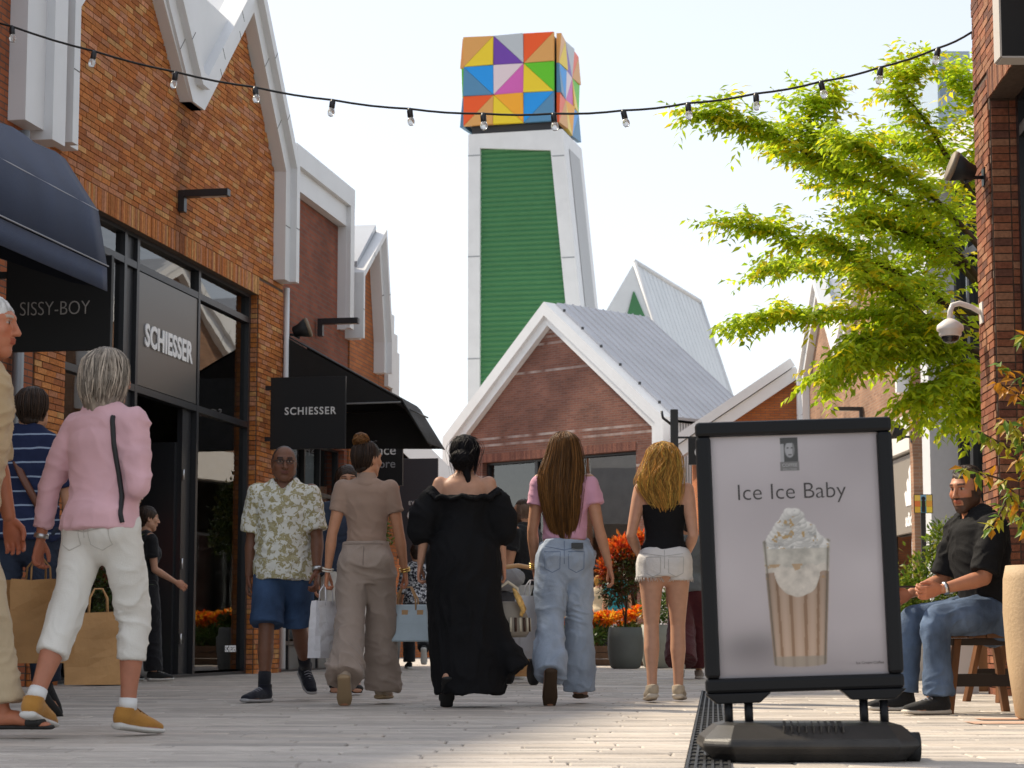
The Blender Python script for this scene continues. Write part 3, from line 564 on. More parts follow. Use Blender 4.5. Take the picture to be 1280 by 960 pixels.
for i in range(15):
    f = (i + .5) / 15; a = Vector((0, 0, L_[1].z)) + dv * f; b = Vector((tri[2][0], 0, ez)) + dv * f; m = MB(); m.tube([a + Vector((.0, 0, .0)), b + Vector((.0, 0, .0))], .014, 4); m.build('roof_seam', MATS['pale_metal'], G)
m = MB(); m.tube([Vector((0, 0, L_[1].z + .03)), Vector((0, 0, L_[1].z + .03)) + dv], .09, 6); m.tube([Vector((0, 0, L_[1].z)) + dv, Vector((tri[2][0], 0, ez)) + dv], .09, 6); m.tube([Vector((0, 0, L_[1].z)), Vector((tri[2][0], 0, ez))], .09, 6); m.build('edge_trim', WHITE, G)
m = MB(); m.box(tri[0][0], tri[2][0], .1, 8, 0, ez); m.build('wall', WHITE, G)
# ---------------------------------------------------------------- bodies and clothes: blended solids turned into one skin
def _v(*p): return np.array(p, float)
def _n(v): v = np.asarray(v, float); return v / (np.linalg.norm(v) + 1e-12)
class Sdf:
    def __init__(s, h): s.h = h; s.ops = []
    def chain(s, pts, rad, k=.02, U=(1, 0, 0), sub=False, flat0=None, flat1=None, only=None):
        """union of elliptical tapered segments; rad: r or (ru, rv) per point; flat0/flat1: cut normals at the ends"""
        pts = [np.asarray(p, float) for p in pts]; rad = [(r, r) if np.isscalar(r) else tuple(r) for r in rad]
        if len(pts) == 1: pts = pts * 2; rad = rad * 2; pts[1] = pts[1] + [0, 0, 1e-4]
        s.ops.append((pts, np.array(rad, float), k, _v(*U), sub, flat0, flat1)); return s
    def ell(s, c, r, k=.02, sub=False):      # axis-aligned ellipsoid
        s.ops.append(('e', np.asarray(c, float), np.asarray(r, float), k, sub)); return s
    def _b(s, o):
        if isinstance(o[0], str): return o[1] - o[2], o[1] + o[2]
        P = np.array(o[0]); R = o[1].max(1)[:, None]; return (P - R).min(0), (P + R).max(0)
    def mesh(s):
        h = s.h; lo = np.min([s._b(o)[0] for o in s.ops if not o[4]], 0) - 3 * h; hi = np.max([s._b(o)[1] for o in s.ops if not o[4]], 0) + 3 * h
        dim = np.ceil((hi - lo) / h).astype(int) + 1; Fd = np.full(dim, .2, np.float32)
        for o in s.ops:
            el = isinstance(o[0], str); k, sub = (o[3], o[4]) if el else (o[2], o[4]); a, b = s._b(o)
            i0 = np.maximum(np.floor((a - k - 2 * h - lo) / h).astype(int), 0); i1 = np.minimum(np.ceil((b + k + 2 * h - lo) / h).astype(int) + 1, dim)
            if (i1 <= i0).any(): continue
            X = [(lo[j] + h * np.arange(i0[j], i1[j])).astype(np.float32) for j in range(3)]; P = np.stack(np.meshgrid(*X, indexing='ij'), -1)
            if el:
                q = (P - o[1].astype(np.float32)) / o[2].astype(np.float32); k0 = np.sqrt((q * q).sum(-1)) + 1e-9; k1 = np.sqrt(((q / o[2].astype(np.float32)) ** 2).sum(-1)) + 1e-9; d = k0 * (k0 - 1) / k1
            else:
                pts, rad, _, U, _, f0, f1 = o; d = None
                for j in range(len(pts) - 1):
                    A, B = pts[j], pts[j + 1]; L = np.linalg.norm(B - A)
                    if L < 1e-7: continue
                    wv = (B - A) / L; u = U - wv * U.dot(wv); u = _n(u) if np.linalg.norm(u) > 1e-3 else _n(np.cross(wv, (0, 1, .01))); v = np.cross(wv, u)
                    q = P - A.astype(np.float32); al = q @ wv.astype(np.float32); t = np.clip(al / L, 0, 1); ru = rad[j, 0] + (rad[j + 1, 0] - rad[j, 0]) * t; rv = rad[j, 1] + (rad[j + 1, 1] - rad[j, 1]) * t
                    rm = np.minimum(ru, rv); x = (q @ u.astype(np.float32)) / ru; y = (q @ v.astype(np.float32)) / rv; z = (al - t * L) / rm
                    k0 = np.sqrt(x * x + y * y + z * z) + 1e-9; k1 = np.sqrt((x / ru) ** 2 + (y / rv) ** 2 + (z / rm) ** 2) + 1e-9; e = k0 * (k0 - 1) / k1
                    d = e if d is None else np.minimum(d, e)
                if f0 is not None: d = np.maximum(d, (P - pts[0].astype(np.float32)) @ np.asarray(f0, np.float32))
                if f1 is not None: d = np.maximum(d, (P - pts[-1].astype(np.float32)) @ np.asarray(f1, np.float32))
            sl_ = tuple(slice(i0[j], i1[j]) for j in range(3)); G = Fd[sl_]
            if sub: Fd[sl_] = np.maximum(G, -d) if k < 1e-4 else -(np.minimum(-G, d) - np.maximum(k - np.abs(-G - d), 0) ** 2 / (4 * k))
            else: Fd[sl_] = np.minimum(G, d) if k < 1e-4 else np.minimum(G, d) - np.maximum(k - np.abs(G - d), 0) ** 2 / (4 * k)
        Fd[0] = Fd[-1] = .2; Fd[:, 0] = Fd[:, -1] = .2; Fd[:, :, 0] = Fd[:, :, -1] = .2
        sg = Fd < 0; n = sg.astype(np.uint8); c = sum(n[i:dim[0] - 1 + i, j:dim[1] - 1 + j, k:dim[2] - 1 + k] for i in (0, 1) for j in (0, 1) for k in (0, 1))
        mask = (c > 0) & (c < 8); idx = np.full(mask.shape, -1, np.int32); cells = np.argwhere(mask); idx[mask] = np.arange(len(cells)); acc = np.zeros((len(cells), 3)); cnt = np.zeros(len(cells))
        for ax in range(3):
            for p in (0, 1):
                for q in (0, 1):
                    o0 = np.zeros(3, int); o0[(ax + 1) % 3] = p; o0[(ax + 2) % 3] = q; o1 = o0.copy(); o1[ax] = 1
                    a = Fd[tuple((cells + o0).T)]; b = Fd[tuple((cells + o1).T)]; cr = (a < 0) != (b < 0); t = np.where(cr, a / np.where(cr, a - b, 1), 0)
                    acc += np.where(cr[:, None], o0 + t[:, None] * (o1 - o0), 0); cnt += cr
        V = lo + h * (cells + acc / cnt[:, None]); Q = []
        for ax in range(3):
            s0 = [slice(1, -1)] * 3; s1 = [slice(1, -1)] * 3; s0[ax] = slice(0, -1); s1[ax] = slice(1, None); A = sg[tuple(s0)]; B = sg[tuple(s1)]; w_ = np.argwhere(A != B); ins = A[tuple(w_.T)]
            g = w_ + [0 if j == ax else 1 for j in range(3)]; u = np.zeros(3, int); u[(ax + 1) % 3] = 1; v = np.zeros(3, int); v[(ax + 2) % 3] = 1
            q = np.stack([idx[tuple((g - u - v).T)], idx[tuple((g - v).T)], idx[tuple(g.T)], idx[tuple((g - u).T)]], 1); q[~ins] = q[~ins][:, ::-1]; Q.append(q)
        return V, np.concatenate(Q)
def normals(V, Q):
    n = np.cross(V[Q[:, 2]] - V[Q[:, 0]], V[Q[:, 3]] - V[Q[:, 1]]); N = np.zeros_like(V)
    for j in range(4):
        for a in range(3): N[:, a] += np.bincount(Q[:, j], n[:, a], len(V))
    return N / (np.linalg.norm(N, axis=1)[:, None] + 1e-12)
def wrinkle(V, Q, amp, sc=(9, 9, 14), seed=0, skew=.6):
    N = normals(V, Q); wp = np.stack([vnoise(V * 4.5, seed + 9), vnoise(V * 4.5, seed + 10), vnoise(V * 4.5, seed + 11)], 1)
    P = V * sc + wp * 1.5; P[:, 2] += skew * P[:, 0]; big = vnoise(V * 6, seed + 5)
    amp = amp * 1.15; r = (1 - np.abs(vnoise(P, seed))) ** 3; r2 = (1 - np.abs(vnoise(P * 1.9 + 7, seed + 3))) ** 2.5; k = .45 + .55 * np.clip(.5 + big, 0, 1)
    return V + N * (amp * (1.25 * r * k + .5 * r2 * k - .5 + .35 * big))[:, None]
GEO = {}
from mathutils.bvhtree import BVHTree
def seam(o, lines, mat, r=.0022, side=-1, name='seam'):
    """stitched seams laid on a garment: lines of (x, z) cast onto its back (side -1) or front"""
    V, Q = GEO[o.name]; T = BVHTree.FromPolygons(V.tolist(), Q.tolist())
    for ln in lines:
        P = []
        for (x0, z0), (x1, z1) in zip(ln[:-1], ln[1:]):
            for f in np.linspace(0, 1, 7, endpoint=False):
                h = T.ray_cast(Vector((x0 + (x1 - x0) * f, side * 1.0, z0 + (z1 - z0) * f)), Vector((0, -side, 0)))
                if h[0] is not None: P.append(h[0] + Vector((0, side * .0008, 0)))
        if len(P) > 4 and r > .005: P = [(P[max(i - 2, 0)] + P[max(i - 1, 0)] + P[i] + P[min(i + 1, len(P) - 1)] + P[min(i + 2, len(P) - 1)]) / 5 + Vector((0, side * .004, 0)) for i in range(len(P))]
        if len(P) > 2: m = MB(); m.tube(P, r, 5); m.build(name, mat, o)
def cloth(name, S, mat, parent, amp=.006, sc=(9, 9, 14), seed=0, colf=None):
    V, Q = S.mesh(); 
    if amp: V = wrinkle(V, Q, amp, sc, seed)
    o = obj(name, np_mesh(name, V, Q, colf(V) if colf else (1, 1, 1)), mat, parent); GEO[o.name] = (V, Q); return o
TF = [(-.06, .135, .10, -.012), (0, .163, .118, -.014), (.07, .15, .105, -.006), (.15, .122, .088, .004), (.21, .12, .085, .008), (.30, .134, .096, .008), (.38, .148, .1, 0), (.45, .15, .085, -.01), (.495, .11, .062, -.015), (.53, .056, .052, -.008), (.60, .045, .048, .004)]
TM = [(-.06, .145, .105, -.01), (0, .165, .118, -.01), (.08, .158, .112, 0), (.16, .15, .108, .006), (.25, .155, .112, .008), (.34, .17, .116, .004), (.42, .178, .108, -.004), (.475, .165, .086, -.012), (.515, .11, .068, -.015), (.55, .064, .06, -.008), (.61, .054, .056, .004)]
def fk(H, male=False, legs=((20, 8, 0), (-18, 22, 25)), arms=((-12, 8, 12), (14, 8, 18)), wide=1.0, lean=0, turn=0, foot_out=6, sit=None, roll=0):
    """legs: (thigh forward, knee bend, foot pitch) degrees left,right; arms: (swing forward, out, elbow bend)"""
    s = H / 1.68; R = math.radians; J = dict(s=s, male=male, T=TM if male else TF, wide=wide, lean=R(lean)); hip = _v(0, 0, 0); J['hip'] = hip
    hw = .088 * s * (1 + (wide - 1) * .6); sw = (.185 if male else .158) * s * (1 + (wide - 1) * .5); lw = []
    J['ax'] = _n((math.sin(R(roll)), math.sin(R(lean)), math.cos(R(lean))))
    for i, sd in enumerate((-1, 1)):
        a, k, p = [R(q) for q in legs[i][:3]]; ab = R(legs[i][3]) if len(legs[i]) > 3 else 0; h0 = _v(sd * hw, 0, 0)
        kn = h0 + .415 * s * _v(sd * math.sin(ab), math.cos(ab) * math.sin(a), -math.cos(ab) * math.cos(a)); an = kn + .405 * s * _v(sd * .25 * math.sin(ab), math.sin(a - k), -math.cos(a - k))
        fo = R(foot_out) * sd; f = _v(math.sin(fo) * math.cos(p), math.cos(fo) * math.cos(p), -math.sin(p)); u = _v(math.sin(fo) * math.sin(p), math.cos(fo) * math.sin(p), math.cos(p))
        J['hip%d' % i] = h0; J['knee%d' % i] = kn; J['ank%d' % i] = an; J['ff%d' % i] = f; J['fu%d' % i] = u; lw += [(an - u * .085 * s - f * .05 * s)[2], (an - u * .085 * s + f * .19 * s)[2]]
    for i, sd in enumerate((-1, 1)):
        f, o, e = [R(q) for q in arms[i][:3]]; o2 = R(arms[i][3]) if len(arms[i]) > 3 else -o * .6; sh = J['ax'] * .462 * s + _v(sd * sw, sd * sw * math.sin(R(turn)), -abs(0)); 
        el = sh + .292 * s * _v(sd * math.sin(o), math.cos(o) * math.sin(f), -math.cos(o) * math.cos(f)); wrd = _v(sd * math.sin(o + o2), math.cos(o + o2) * math.sin(f + e), -math.cos(o + o2) * math.cos(f + e)); wr_ = el + .245 * s * wrd
        J['sh%d' % i] = sh; J['el%d' % i] = el; J['wr%d' % i] = wr_; J['wd%d' % i] = wrd
    J['head'] = J['ax'] * .672 * s + _v(0, .018 * s, 0)
    dz = -min(lw)
    for k, v in J.items():
        if k in ('ax',) or k[:2] in ('ff', 'fu', 'wd'): continue
        if isinstance(v, np.ndarray): J[k] = v + _v(0, 0, dz)
    return J
def tors(J, off=0, z0=-9, z1=9, mn=None, sec=None):
    P = []; Rr = []; s = J['s']
    for (z, rx, ry, y) in J['T']:
        if z0 - .001 <= z <= z1 + .001:
            rx, ry = rx * J['wide'] * s + off, ry * J['wide'] * s + off
            if mn and isinstance(mn, list): rx, ry = max(rx, float(np.interp(z, [q[0] for q in mn], [q[1] for q in mn]))), max(ry, float(np.interp(z, [q[0] for q in mn], [q[2] for q in mn])))
            elif mn and z < .40: rx, ry = max(rx, mn[0]), max(ry, mn[1])
            P.append(J['hip'] + J['ax'] * z * s + _v(0, y * s, 0)); Rr.append((rx, ry))
    return P, Rr
def leg_pts(J, i, prof):
    """prof: (t, ru, rv) with t 0 hip, 1 knee, 2 ankle"""
    h, k, a = J['hip%d' % i], J['knee%d' % i], J['ank%d' % i]; P = []; Rr = []
    for t, ru, rv in prof: P.append(h + (k - h) * t if t <= 1 else k + (a - k) * (t - 1)); Rr.append((ru * J['s'], rv * J['s']))
    return P, Rr
def arm_pts(J, i, prof):
    h, k, a = J['sh%d' % i], J['el%d' % i], J['wr%d' % i]; P = []; Rr = []
    for t, r in prof: P.append(h + (k - h) * t if t <= 1 else k + (a - k) * (t - 1)); Rr.append((r * J['s'], r * J['s']))
    return P, Rr
HANDS = {}
def hand_mesh(curl):
    if curl in HANDS: return HANDS[curl]
    S = Sdf(.0042); S.chain([(0, 0, .03), (0, 0, 0), (0, 0, -.045), (0, .0, -.085)], [(.024, .02), (.024, .018), (.036, .016), (.039, .012)], k=.004)
    for x, L in ((-.030, .058), (-.0105, .072), (.0105, .078), (.0305, .07)):
        p = _v(x, 0, -.082); pts = [p]; a = 0
        for q, l in ((.35, .45), (1, .3), (.9, .25)): a += curl * q; p = p + L * l * _v(x * .6, -math.sin(a), -math.cos(a)); pts.append(p)
        S.chain(pts, [.0095, .009, .0085, .007], k=.003)
    S.chain([(.022, -.004, -.02), (.042, -.014, -.045), (.046, -.026, -.07), (.04, -.036, -.092)], [.014, .0115, .0105, .008], k=.008)
    HANDS[curl] = S.mesh(); return HANDS[curl]
def put(V, Q, Mx, o):
    V = V @ np.array(Mx).T + o; return V, (Q[:, ::-1] if np.linalg.det(np.array(Mx)) < 0 else Q)
SKIN = M('skin', attr=True, rough=.5, spec=.35, var=.07, vs=25, bump=.06, bs=220, sss=.12)
def head_mesh(male, skin, lips=None, hairc=None, cut=None, beard=None, brow=(.05, .03, .02)):
    S = Sdf(.0052); jw = .012 if male else 0
    S.ell((0, -.014, .032), (.077, .097, .088), k=.0); S.chain([(0, .012, .02), (0, .03, -.045), (0, .052, -.092)], [(.068, .076), (.058 + jw, .062), (.026 + jw, .03)], k=.03)
    S.chain([(-.05, .006, -.055), (-.016, .055, -.096)], [.022 + jw * .5, .016], k=.03).chain([(.05, .006, -.055), (.016, .055, -.096)], [.022 + jw * .5, .016], k=.03)
    S.chain([(-.04, .079, .034), (0, .09, .034), (.04, .079, .034)], [.009, .01, .009], k=.02); S.ell((-.045, .06, -.018), (.022, .022, .02), k=.02).ell((.045, .06, -.018), (.022, .022, .02), k=.02)
    for x in (-.031, .031): S.ell((x, .094, .014), (.019, .014, .011), k=.012, sub=True); S.ell((x, .074, .013), (.0135, .0135, .0135), k=.002)
    S.chain([(0, .092, .02), (0, .106, -.014), (0, .112, -.028)], [.0085, .011, .0125], k=.012); S.ell((-.012, .098, -.03), (.009, .011, .008), k=.008).ell((.012, .098, -.03), (.009, .011, .008), k=.008)
    S.chain([(-.021, .086, -.054), (0, .096, -.052), (.021, .086, -.054)], [.005, .0075, .005], k=.006).chain([(-.018, .086, -.063), (0, .094, -.065), (.018, .086, -.063)], [.005, .0075, .005], k=.006)
    for x in (-1, 1):
        S.ell((x * .079, -.012, .0), (.009, .021, .033), k=.006); S.ell((x * .086, -.006, .002), (.006, .011, .018), k=.004, sub=True)
    S.chain([(0, -.018, -.03), (0, -.03, -.13)], [.058, .052 if male else .044], k=.03)
    V, Q = S.mesh(); C = np.tile(np.array(skin, float), (len(V), 1)); x, y, z = V.T
    def blend(m, c, a=1.0): C[m] = C[m] * (1 - a) + np.array(c) * a
    blend((y > .03) & (np.abs(x) > .02) & (np.abs(x) < .06) & (z < .0) & (z > -.045), (skin[0] * 1.02, skin[1] * .8, skin[2] * .75), .5)
    lp = (np.abs(z + .0585) < .0115) & (np.abs(x) < .024) & (y > .082); blend(lp, lips or (skin[0] * .75, skin[1] * .5, skin[2] * .5))
    if beard:
        b = ((z < -.035) & (y > -.02) & (z > -.125) & ((np.abs(x) > .032) | (z < -.078))) | ((np.abs(x) > .062) & (z < .0) & (y > .0) & (y < .05) & (z > -.1)) | ((np.abs(z + .043) < .007) & (y > .08)); blend(b & ~lp, beard, .88)
    blend((np.abs(z - .038) < .0055) & (np.abs(x) > .014) & (np.abs(x) < .052) & (y > .05), brow, .85)
    ey = (((np.abs(x) - .031) / .0145) ** 2 + ((z - .0125) / .005) ** 2 < 1) & (y > .055); blend(ey, (.34, .31, .28)); ir = (((np.abs(x) - .031) / .0075) ** 2 + ((z - .0125) / .0066) ** 2 < 1) & (y > .06); blend(ir, (.03, .02, .015))
    blend((np.abs(x) > .016) & (np.abs(x) < .048) & (np.abs(z - .0215) < .0026) & (y > .06), brow, .7)
    if cut: blend(cut(x, y, z), hairc, .9)
    return V, Q, C
def rotz(a): return np.array([[math.cos(a), -math.sin(a), 0], [math.sin(a), math.cos(a), 0], [0, 0, 1]])
def rotx(a): return np.array([[1, 0, 0], [0, math.cos(a), -math.sin(a)], [0, math.sin(a), math.cos(a)]])
def body(parent, J, skin, head=None, hands=((.5, 0), (.5, 0)), yaw=0, pitch=0, h=.0095, legs=True, feet=False):
    """one continuous figure: trunk, limbs, neck, head with face, hands with fingers"""
    s = J['s']; S = Sdf(h); P, Rr = tors(J, -.006); S.chain(P, Rr, k=.03)
    if not J['male']:
        for x in (-1, 1): S.ell(J['hip'] + J['ax'] * .335 * s + _v(x * .062 * s, .075 * s, 0), _v(.058, .05, .055) * s, k=.04)
    for x in (-1, 1): S.ell(J['hip'] + _v(x * .075 * s, -.055 * s, -.005 * s), _v(.082, .075, .085) * s, k=.04)
    th = 1.0 if not J['male'] else 1.03; q = J['wide'] ** .5 * th
    for i in (0, 1):
        P, Rr = leg_pts(J, i, [(0, .085 * q, .09 * q), (.35, .078 * q, .083 * q), (.75, .06 * q, .062 * q), (1, .05 * q, .053 * q), (1.25, .05 * q, .055 * q), (1.4, .052 * q, .056 * q), (1.75, .036, .039), (2, .032, .036)]); S.chain(P, Rr, k=.025)
        an, f, u = J['ank%d' % i], J['ff%d' % i], J['fu%d' % i]; S.chain([an - u * .045 * s - f * .028 * s, an - u * .04 * s + f * .06 * s, an - u * .062 * s + f * .15 * s, an - u * .068 * s + f * .19 * s], [(.03, .036), (.036, .032), (.042, .018), (.034, .012)], k=.02, U=np.cross(f, u))
        a = 1.12 if J['male'] else .95; P, Rr = arm_pts(J, i, [(-.08, .05 * a), (.15, .05 * a), (.5, .044 * a), (.9, .037 * a), (1, .036 * a), (1.25, .039 * a), (1.7, .029 * a), (1.97, .024 * a)]); S.chain(P, Rr, k=.025)
    hd = J['head']; S.chain([J['hip'] + J['ax'] * .5 * s, hd + _v(0, -.02, -.05) * s], [.056 * s, .05 * s], k=.03)
    V, Q = S.mesh(); C = np.tile(np.array(skin, float), (len(V), 1)); parts = [(V, Q, C)]
    for i, sd in enumerate((-1, 1)):
        if hands[i] is None: continue
        cu, tw = hands[i][:2]; hv, hq = hand_mesh(cu); z = -J['wd%d' % i]; f = rotz(sd * math.radians(tw)) @ _v(0, 1, 0); x = _n(f - z * f.dot(z)); y = np.cross(z, x)
        if y[0] * sd < 0: y = -y
        if len(hands[i]) > 2: x = _n(_v(*hands[i][2]) - z * _v(*hands[i][2]).dot(z)); y = np.cross(z, x) * (-1 if sd > 0 else 1)
        Mx = np.stack([x, y, z], 1) * s * (1.05 if J['male'] else .95); v, q_ = put(hv, hq, Mx, J['wr%d' % i]); parts.append((v, q_, np.tile(np.array(skin) * [1, .88, .85], (len(v), 1))))
    R = rotz(math.radians(yaw)) @ rotx(math.radians(pitch)); J['HR'] = R; J['hs'] = s * .99
    hv, hq, hc = head_mesh(J['male'], skin, **(head or {})); v, q_ = put(hv, hq, R * J['hs'], hd); parts.append((v, q_, hc))
    n = 0; VV = []; QQ = []; CC = []
    for v, q_, c in parts: VV.append(v); QQ.append(q_ + n); CC.append(c); n += len(v)
    return obj('body', np_mesh('body', np.concatenate(VV), np.concatenate(QQ), np.concatenate(CC)), SKIN, parent)
def hl(J, p): return J['HR'] @ (np.asarray(p, float) * J['hs']) + J['head']     # head coordinates to the figure's
def top(parent, J, mat, off=.012, hem=.0, sl=((0, .055), (.35, .06)), mn=None, neck=.046, nz=.50, V_=0, amp=.006, seed=0, name='shirt', h=.0085, colf=None, bust=True, hemr=None, sc=(9, 9, 14), sleeves=True):
    S = Sdf(h); s = J['s']; P, Rr = tors(J, off, hem, nz + .02, mn); e = J['hip'] + J['ax'] * hem * s; P.insert(0, e + (P[0] - e) * _v(1, 1, 0)); Rr.insert(0, hemr or Rr[0]); S.chain(P, Rr, k=.02, flat0=-J['ax'])
    if hem < .05:
        b = J['hip'] + _v(0, -.055 * s, -.005 * s); S.chain([e + _v(0, -.05 * s, 0), e + _v(0, -.05 * s, .0) + J['ax'] * max(.02, (.04 - hem) * s), e + J['ax'] * (.16 - hem) * s], [(.16 * s * J['wide'] + off * .5, .105 * s + off)] * 2 + [(.1, .07)], k=.03, flat0=-J['ax'])
    if bust and not J['male']:
        for x in (-1, 1): S.ell(J['hip'] + J['ax'] * .335 * s + _v(x * .062 * s, .08 * s, 0), _v(.06, .05, .055) * s, k=.05)
    if sleeves:
        for i in (0, 1):
            P, Rr = arm_pts(J, i, sl); P.insert(0, J['sh%d' % i] * .55 + (J['hip'] + J['ax'] * .42 * s) * .45); Rr.insert(0, (Rr[0][0] * 1.05,) * 2)
            d = _n(P[-1] - P[-2]); S.chain(P, Rr, k=.03, flat1=d)
    S.chain([J['hip'] + J['ax'] * (nz + .02) * s, J['hip'] + J['ax'] * (nz + .2) * s], [neck * s * 1.25, neck * s * 1.7], k=.006, sub=True)
    if V_: S.chain([J['hip'] + J['ax'] * (nz - V_) * s + _v(0, .16 * s, 0), J['hip'] + J['ax'] * (nz + .06) * s + _v(0, .1 * s, 0)], [.008, .06 * s], k=.004, sub=True)
    return cloth(name, S, mat, parent, amp, sc, seed, colf)
def pants(parent, J, mat, prof, waist=.10, off=.012, amp=.006, seed=1, name='trousers', h=.0085, butt=1, colf=None, cutz=None, sc=(8, 8, 13), crotch=None):
    S = Sdf(h); s = J['s']; P, Rr = tors(J, off, -.07 if crotch is None else -.01, waist); e = J['hip'] + J['ax'] * waist * s; q = Rr[-1]; P.append(e); Rr.append((q[0] * (.97), q[1] * .97)); 
    if crotch is not None: P.insert(0, J['hip'] + J['ax'] * crotch * s); Rr.insert(0, Rr[0])
    S.chain(P, Rr, k=.02, flat1=J['ax'], flat0=None if crotch is None else -J['ax'])
    for x in (-1, 1): S.ell(J['hip'] + _v(x * .075 * s, -.06 * s, (-.01 if crotch is None else .015) * s), _v(.09, .08, .092) * s * butt, k=.035)
    ends = []
    for i in (0, 1):
        P, Rr = leg_pts(J, i, prof); d = _n(P[-1] - P[-2]); S.chain(P, Rr, k=.018, flat1=d); ends.append((P[-1], d, Rr[-1]))
    return cloth(name, S, mat, parent, amp, sc, seed, colf)
def shoes(parent, J, mat, sole=None, high=.0, kind='shoe', lace=None, h=.006, which=(0, 1)):
    s = J['s'] * (1.06 if J['male'] else .97)
    for i in which:
        an, f, u = J['ank%d' % i], J['ff%d' % i], J['fu%d' % i]; X = np.cross(f, u); S = Sdf(h); b = an - u * .085 * J['s']
        if kind == 'sandal':
            S.chain([b + u * .012 - f * .05 * s, b + u * .012 + f * .07 * s, b + u * .012 + f * .19 * s], [(.034, .012), (.036, .01), (.042, .01)], k=0, U=X); o = cloth('sandal', S, mat, parent, 0)
            S = Sdf(h); S.chain([an - u * .052 * s + f * .12 * s, an - u * .052 * s + f * .145 * s], [(.049, .032), (.049, .028)], k=.004, U=X); cloth('strap', S, mat, o, 0); continue
        S.chain([b + u * .05 - f * .028 * s, b + u * .052 + f * .05 * s, b + u * .042 + f * .13 * s, b + u * .034 + f * .185 * s], [(.036, .042), (.041, .042), (.045, .03), (.036, .022)], k=.01, U=X)
        S.chain([b + u * .06 - f * .012 * s, an + u * (.0 + high) - f * .008 * s], [(.04, .046), (.043, .05)], k=.015, U=X, flat1=_n(u))
        o = cloth(kind, S, mat, parent, .0015, (30, 30, 30))
        S = Sdf(h); S.chain([b + u * .016 - f * .045 * s, b + u * .014 + f * .06 * s, b + u * .016 + f * .14 * s, b + u * .02 + f * .2 * s], [(.04, .018), (.041, .014), (.05, .015), (.04, .013)], k=0, U=X); cloth('sole', S, sole or M('sole_white', (.6, .58, .54), rough=.6), o, 0)
        if lace:
            m = MB()
            for j in range(5):
                c = b + u * (.099 - j * .0075) + f * (.055 + j * .02) * s; m.tube([c - X * .026 - u * .012, c, c + X * .026 - u * .012], .004, 5)
            m.build('lace', lace, o)
def jean_seams(o, J, w=.075, mat=None, yk=.07, drop=.03, pockets=True):
    s = J['s']; h = J['hip'][2]; mt = mat or M('denim_seam', (.16, .21, .31), rough=.9); L = [[(0, h + .1 * s), (0, h - .07 * s)], [(-.14 * s, h + yk * s), (0, h + (yk - drop) * s), (.14 * s, h + yk * s)]]
    for sd in (-1, 1) if pockets else (): c = sd * w * s; L.append([(c - .05 * s, h + .03 * s), (c + .05 * s, h + .03 * s), (c + .047 * s, h - .075 * s), (c, h - .1 * s), (c - .047 * s, h - .075 * s), (c - .05 * s, h + .03 * s)])
    seam(o, L, mt)
def last(n): return bpy.data.objects[[k for k in GEO if k.startswith(n)][-1]]
def strands(n, secs, seed=0, r=.0022, rho=(.97, 1.06), span=(.75, 1.0), wave=0, wf=9, ang=(0, 2 * math.pi), start=.0, jit=.004):
    """hair locks riding on an envelope of elliptical sections (x, y, z, rx, ry) from crown to tips"""
    rg = np.random.default_rng(seed); Sx = np.array(secs, float); K = 14; T = np.linspace(0, len(Sx) - 1, 60); dense = np.stack([np.interp(T, np.arange(len(Sx)), Sx[:, j]) for j in range(5)], 1); V = []; Q = []; base = 0; cv = []
    for i in range(n):
        a = rg.uniform(*ang); t0 = start * rg.random() ; t1 = rg.uniform(*span); tt = np.linspace(t0, t1, K) * 59; d = np.stack([np.interp(tt, np.arange(60), dense[:, j]) for j in range(5)], 1)
        rh = rg.uniform(*rho) + .02 * np.cumsum(rg.normal(size=K)) * .15; aa = a + wave * np.sin(np.linspace(0, wf, K) + rg.uniform(0, 6)) + rg.normal() * .02
        p = np.stack([d[:, 0] + d[:, 3] * rh * np.cos(aa), d[:, 1] + d[:, 4] * rh * np.sin(aa), d[:, 2]], 1) + rg.normal(size=3) * jit * .3; cv.append(np.full(3 * K, rg.choice([.55, .75, .9, 1.05, 1.3, 1.7]) * rg.uniform(.85, 1.15))); rr = r * rg.uniform(.6, 1.3) * np.sin(np.linspace(.5, 3.0, K)) ** .5
        out = np.stack([np.cos(aa), np.sin(aa), np.zeros(K)], 1); tan = np.gradient(p, axis=0); tan /= np.linalg.norm(tan, axis=1)[:, None] + 1e-9; sd = np.cross(tan, out); sd /= np.linalg.norm(sd, axis=1)[:, None] + 1e-9
        V += [p + out * rr[:, None], p + sd * rr[:, None] * 1.6 - out * rr[:, None] * .5, p - sd * rr[:, None] * 1.6 - out * rr[:, None] * .5]
        for k in range(K - 1):
            for j in range(3): q = (j + 1) % 3; Q.append((base + j * K + k, base + q * K + k, base + q * K + k + 1, base + j * K + k + 1))
        base += 3 * K
    return np.concatenate(V), np.array(Q), np.concatenate(cv)
HC = {}
def hair_mat(name, c, tr=.25): HC[name] = c; return M(name, attr=True, rough=.6 if c[0] < .02 else .42, spec=.12 if c[0] < .02 else .35, var=.3, vs=60, stretch=(1, 1, .08), bump=.3, bs=160, transl=tr)
